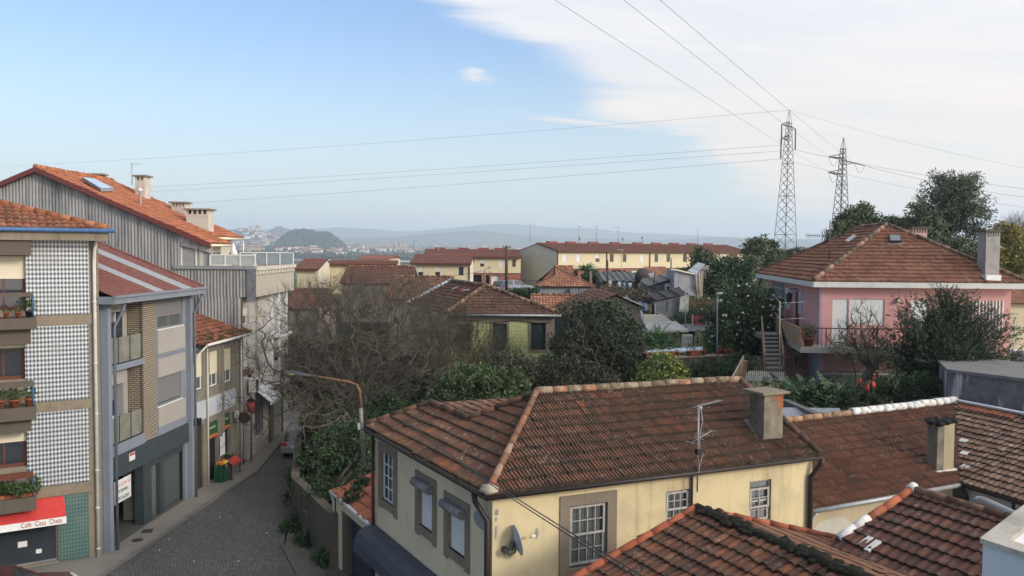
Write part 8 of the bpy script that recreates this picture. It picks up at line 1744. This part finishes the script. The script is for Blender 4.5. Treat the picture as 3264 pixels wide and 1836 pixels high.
for k,(env,lab,mt)in enumerate((([E(2240,1010,57.5,60,22),E(2180,1020,57,50,24)],'dark bushes below the reed fence','dark'),([E(2150,1000,66,50,30),E(2100,985,68,40,20)],'dark bushes between the two lower shacks','dark'),([E(2260,1190,45,120,40,30),E(2350,1160,46,60,30,30)],'ivy on the face of the rubble garden wall','ivy'),([E(2230,1245,40,90,24,30)],'low garden plants in the bed behind the yellow house ridge','ivy'),([E(1960,930,72,60,22),E(2040,950,66,40,24)],'dead brown scrub between the cottage and the grey shack','brown'),([E(2890,1240,35.5,120,40,30)],'low green plants below the aloes','ivy'),([E(1750,1180,44,30,50,20),E(1780,1120,46,14,50,12)],'creeper climbing the stone corner of the green tiled house','ivy'))):tree('low_shrub',lab,'shrub',env,130,40,.3,.14,LM[mt],330+k,trunk=.04,limbs=14,inner=.2)
# N. pylons and power lines
lat=plain('pylon_steel',(.16,.16,.165),.6,.3,.15)
def pylon(label,x,yt,Y,zb,wb,wt,arms,tip=.1):
 top=at(x,yt,Y);base=V((top.x-.35,Y,zb));H=top.z-zb;t=thing('power_pylon',label,'pylon',base);m=MB();lv=[0]
 q=.0
 while lv[-1]<.93:lv.append(min(.93,lv[-1]+.028+.045*(1-lv[-1])))
 def corner(f,i):
  w=lerp(wb,wt,f)/2;c=lerp(base,top,f);a=rad(28)+i*math.pi/2+math.pi/4;return c+V((math.cos(a),math.sin(a),0))*w*1.414
 for i in range(4):
  for a,b in zip(lv,lv[1:]):m.beam(corner(a,i),corner(b,i),.13*(1-.3*a),.13*(1-.3*a))
  m.beam(corner(.93,i),top,.08,.08)
 for k,(a,b)in enumerate(zip(lv,lv[1:])):
  for i in range(4):
   j=(i+1)%4;m.beam(corner(a,i),corner(b,j),.06,.06);m.beam(corner(a,j),corner(b,i),.06,.06)
   if k%4==0:m.beam(corner(a,i),corner(a,j),.09,.09)
 m.build('lattice_body',lat,t);ends=[]
 for(ex,ey,side,ins)in arms:
  e=at(ex,ey,Y);f=(e.z+.2-zb)/H;m=MB();c0=lerp(base,top,f+.012);c1=lerp(base,top,f-.018);w=lerp(wb,wt,f)/2
  for dy in(-w,w):m.beam(c0+V((0,dy,0)),e,.13,.13);m.beam(c1+V((0,dy,0)),e,.13,.13)
  for u in(.3,.6):m.beam(lerp(c0,e,u),lerp(c1,e,u),.06,.06)
  m.build('cross_arm',lat,t);end=e
  if ins:
   m=MB();end=e-V((0,0,ins));m.lathe(end,[(.06,0),(.16,.1),(.16,ins-.15),(.06,ins)],7);m.build('insulator',plain('brown_insulator',(.13,.11,.10),.4),t)
  ends.append(end)
 return t,top,ends
pt1,top1,e1=pylon('taller lattice pylon with hanging insulators, beyond the end of the long terrace',2516,351,190,5,4.2,.55,((2492,396,-1,4.6),(2536,411,1,4.6),(2490,440,-1,4.6)))
pt2,top2,e2=pylon('shorter lattice pylon with wide arms behind the pink roof',2689,438,150,5,3.2,.40,((2642,499,-1,0),(2724,520,1,0),(2640,549,-1,0)))
lvs=[e for e in e2]
for k,((ax,ay),lab)in enumerate((((2646,520),'first'),((2730,542),'second'),((2646,573),'third'))):
 m=MB();a=lvs[k];b=at(ax+26,ay-14,150);m.tube([lerp(a,b,i/8)-V((0,0,1.5*math.sin(math.pi*i/8)))for i in range(9)],.035,4);m.tube([a,b],.09,5);m.build('jumper',lat,pt2)
wm=plain('conductor',(.10,.10,.105),.5,.4)
def wire(label,p,q,sag,r=.032,far=1.0):
 r*=.62
 p,q=V(p),V(q);p=q+(p-q)*far;m=MB();n=36;m.tube([lerp(p,q,i/n)-V((0,0,sag*4*(i/n)*(1-i/n)))for i in range(n+1)],r,4);o=m.build('power_line',wm,None,loc=q);tag(o,label,'power line','conductors on the lattice pylons')
wire('overhead conductor slanting from high overhead to the lower left arm of the shorter pylon',at(1780,0,48),e2[2],.25,far=1.15,r=.02);wire('overhead conductor slanting from high overhead to the upper left arm of the shorter pylon',at(1997,0,48),e2[0],.25,far=1.15,r=.02);wire('steepest overhead conductor, ending at the right arm of the shorter pylon',at(2112,0,48),e2[1],.25,far=1.15,r=.02)
wire('topmost conductor running left from the taller pylon',at(0,531,330),top1,1.0,r=.045);wire('conductor running left from the upper left insulator of the taller pylon',at(380,594,320),e1[0],1.0,r=.05,far=1.5);wire('conductor running left from the right insulator of the taller pylon',at(440,605,320),e1[1],1.0,r=.05,far=1.5);wire('lowest conductor running left from the taller pylon',at(590,640,320),e1[2],1.0,r=.05,far=1.6)
wire('topmost conductor running right from the taller pylon',at(3264,531,170),top1,.8,r=.03,far=1.1);wire('upper conductor running right past the eucalyptus from the taller pylon',at(3264,597,165),e1[1],.8,r=.05,far=1.1);wire('middle conductor running right past the eucalyptus from the shorter pylon',at(3264,625,165),at(2745,526,150),.6,r=.05,far=1.1);wire('lowest conductor running right past the eucalyptus',at(3264,657,165),e1[2],.8,r=.035,far=1.1)
# O. the far town, woods, hills
farm=[plain('far_white',(.55,.53,.50),.9),plain('far_cream',(.50,.42,.30),.9),plain('far_pink',(.42,.28,.22),.9),plain('far_orange',(.46,.33,.18),.9),plain('far_grey',(.36,.36,.36),.9)];farr=[plain('far_red_roof',(.24,.09,.055),.9),plain('far_brown_roof',(.18,.09,.06),.9),plain('far_grey_roof',(.25,.25,.25),.9)]
protos=[]
def farhouse(w,d,h,rf,wm_,rm,name,flat=False):
 m=MB();m.box(-w/2,w/2,-d/2,d/2,-6,h)
 if not flat:
  a=[V((-w/2-.4,-d/2-.4,h)),V((w/2+.4,-d/2-.4,h)),V((w/2+.4,d/2+.4,h)),V((-w/2-.4,d/2+.4,h))];r0,r1=V((-w/2-.4,0,h+rf)),V((w/2+.4,0,h+rf));m.m=1
  for f in([a[0],a[1],r1,r0],[a[2],a[3],r0,r1],[a[1],a[2],r1],[a[3],a[0],r0]):m.face(f)
 else:
  m.m=1;m.box(-w/2-.2,w/2+.2,-d/2-.2,d/2+.2,h+.01,h+.8)
  m.m=2
  for k in range(int(h/3.2)):
   for j in range(int(w/4)):x=-w/2+2+j*4;m.box(x-.7,x+.7,-d/2-.06,-d/2-.01,1+k*3.2,2.6+k*3.2)
 o=m.build(name,[wm_,rm,MT['glass']],None,loc=(0,0,0));return o
q=random.Random(77);hp=[]
for k in range(10):hp.append(farhouse(q.uniform(15,30),q.uniform(10,16),q.uniform(7,14),q.uniform(1.8,3),farm[(0,0,1,0,2,0,1,4,0,3)[k]],farr[(0,0,1,0,0,1,0,2,0,0)[k]],'far_house'))
bp_=[farhouse(w,14,h,0,farm[c],farr[2 if c!=3 else 0],'apartment_tower',True)for w,h,c in((26,22,3),(20,30,1),(34,16,3),(18,34,2),(22,20,0))]
hl=['tiny pale house with a red roof in the far town across the valley','tiny coloured house with a red roof in the far town across the valley','tiny grey roofed house in the far town across the valley']
def place(o,az,d,lab,cat,grp,first,rz):
 c=o if first else o.copy()
 if not first:COL.objects.link(c)
 x,y=d*math.sin(az),d*math.cos(az);c.location=(x,y,ground(x,y));c.rotation_euler.z=rz;tag(c,lab,cat,grp)
used=set();zones=[(730,880,3700,4750,105),(880,1090,2350,2900,44),(1080,1350,2600,4600,70),(1350,1720,3600,5600,50),(730,880,2500,3700,26)]
for(x0,x1,d0,d1,n)in zones:
 for _ in range(n):
  k=q.randrange(10);az=math.atan((q.uniform(x0,x1)-CX)/F);place(hp[k],az,q.uniform(d0,d1),hl[0 if k in(0,1,3,5,8)else(2 if k==7 else 1)],'house','small houses of the far town',k not in used,q.uniform(-.6,.6));used.add(k)
ub=set()
for(px,d,k)in((1150,3500,0),(1160,3460,2),(1140,3450,0),(1090,3600,1),(1200,3700,4),(1206,3000,0),(1150,2900,4),(1241,3900,3),(1258,3950,1),(1270,3980,3),(1284,3950,1),(1292,4000,3),(800,4500,1),(815,4520,4),(822,4560,3),(868,4200,0),(1000,2600,4),(810,2500,2),(1520,4600,2),(1545,4700,0),(1600,4500,1)):
 place(bp_[k],math.atan((px-CX)/F),d,('tiny orange apartment block in the far town across the valley','tiny cream apartment tower in the far town across the valley','tiny long orange block in the far town across the valley','tiny pinkish tower in the far town across the valley','tiny white block in the far town across the valley')[k],'apartment block','apartment blocks of the far town',k not in ub,q.uniform(-.3,.3));ub.add(k)
for o in hp+bp_:
 if o.name not in[x.name for x in hp if hp.index(x)in used]+[x.name for x in bp_ if bp_.index(x)in ub]:bpy.data.objects.remove(o)
hut('market_hall','long pale red roof seen just over the low terrace','hall',1140,1240,850,826,300,30,farm[1],farr[0],1.2,.5,zdown=8,tw=1.0,tc=1.5)
m=MB();pts=[V((x,y,ground(x,y)+5))for x,y in[(d*math.sin(a),d*math.cos(a))for a,d in((-.27,1500),(-.22,1460),(-.17,1440),(-.12,1450))]]
for a,b in zip(pts,pts[1:]):m.beam(a,b,12,3)
struct(m.build('viaduct_road',plain('viaduct',(.36,.36,.36),.9),None,loc=pts[0]),'pale road viaduct in the valley')
def woods():
 g=np.random.default_rng(12);pts=[]
 def add(x0,x1,d0,d1,n,pred=None):
  k=0
  while k<n:
   px=g.uniform(x0,x1);d=g.uniform(d0,d1);az=math.atan((px-CX)/F);x,y=d*math.sin(az),d*math.cos(az)
   if pred and not pred(x,y):
    if g.random()>.15:continue
   pts.append((x,y,ground(x,y),g.uniform(5,11)*(1.35 if px<1100 and d>2950 else.9)));k+=1
 add(860,1095,3000,3700,2600);clump=lambda x,y:mn.noise((x/260,y/260,11))>.05
 add(620,1800,1500,3000,2200,clump);add(700,1800,3000,5200,1300,clump);add(1700,2500,1500,5000,900,clump);add(650,900,4700,6400,700)
 vs,fs=[],[]
 for x,y,z,s in pts:
  b=len(vs);w=s*g.uniform(.45,.75);a0=g.uniform(0,6.28);vs.append((x,y,z-1))
  for(hh,rr)in((.25,.9),(.6,1.0),(.85,.55)):
   for j in range(5):a=a0+j*1.2566+hh;r=w*rr*g.uniform(.75,1.2);vs.append((x+r*math.cos(a),y+r*math.sin(a),z+s*hh*g.uniform(.9,1.1)))
  vs.append((x,y,z+s))
  for j in range(5):
   k=(j+1)%5;fs.append((b,b+1+k,b+1+j));fs.append((b+11+j,b+11+k,b+16))
   for l in(0,5):fs.append((b+1+l+j,b+1+l+k,b+6+l+k,b+6+l+j))
 me=bpy.data.meshes.new('far_woods');me.from_pydata(vs,[],fs);me.materials.append(leafmat('far_foliage',(.014,.024,.012),(.03,.045,.02),(.05,.06,.03)));o=bpy.data.objects.new('far_woods',me);COL.objects.link(o);tag(o,'dark woods on the hill and slopes across the valley','woods',kind='stuff')
woods()
# P. haze
def haze():
 m=MB();x0,x1,y0,y1,z0,z1=-14000,14000,-300,13500,-45,352
 m.box(x0,x1,y0,y1,z0,z1);k=bpy.data.materials.new('haze_air');k.use_nodes=True;nt=k.node_tree;nt.nodes.clear();out=nt.nodes.new('ShaderNodeOutputMaterial');v=nt.nodes.new('ShaderNodeVolumePrincipled');v.inputs['Color'].default_value=(.78,.88,1.0,1);v.inputs['Density'].default_value=HAZE;v.inputs['Anisotropy'].default_value=.2;nt.links.new(v.outputs[0],out.inputs['Volume'])
 o=m.build('haze',k,None,loc=(0,6000,0));o['kind']='stuff';o['label']='pale blue haze filling the valley'
HAZE=1.7e-4
haze()
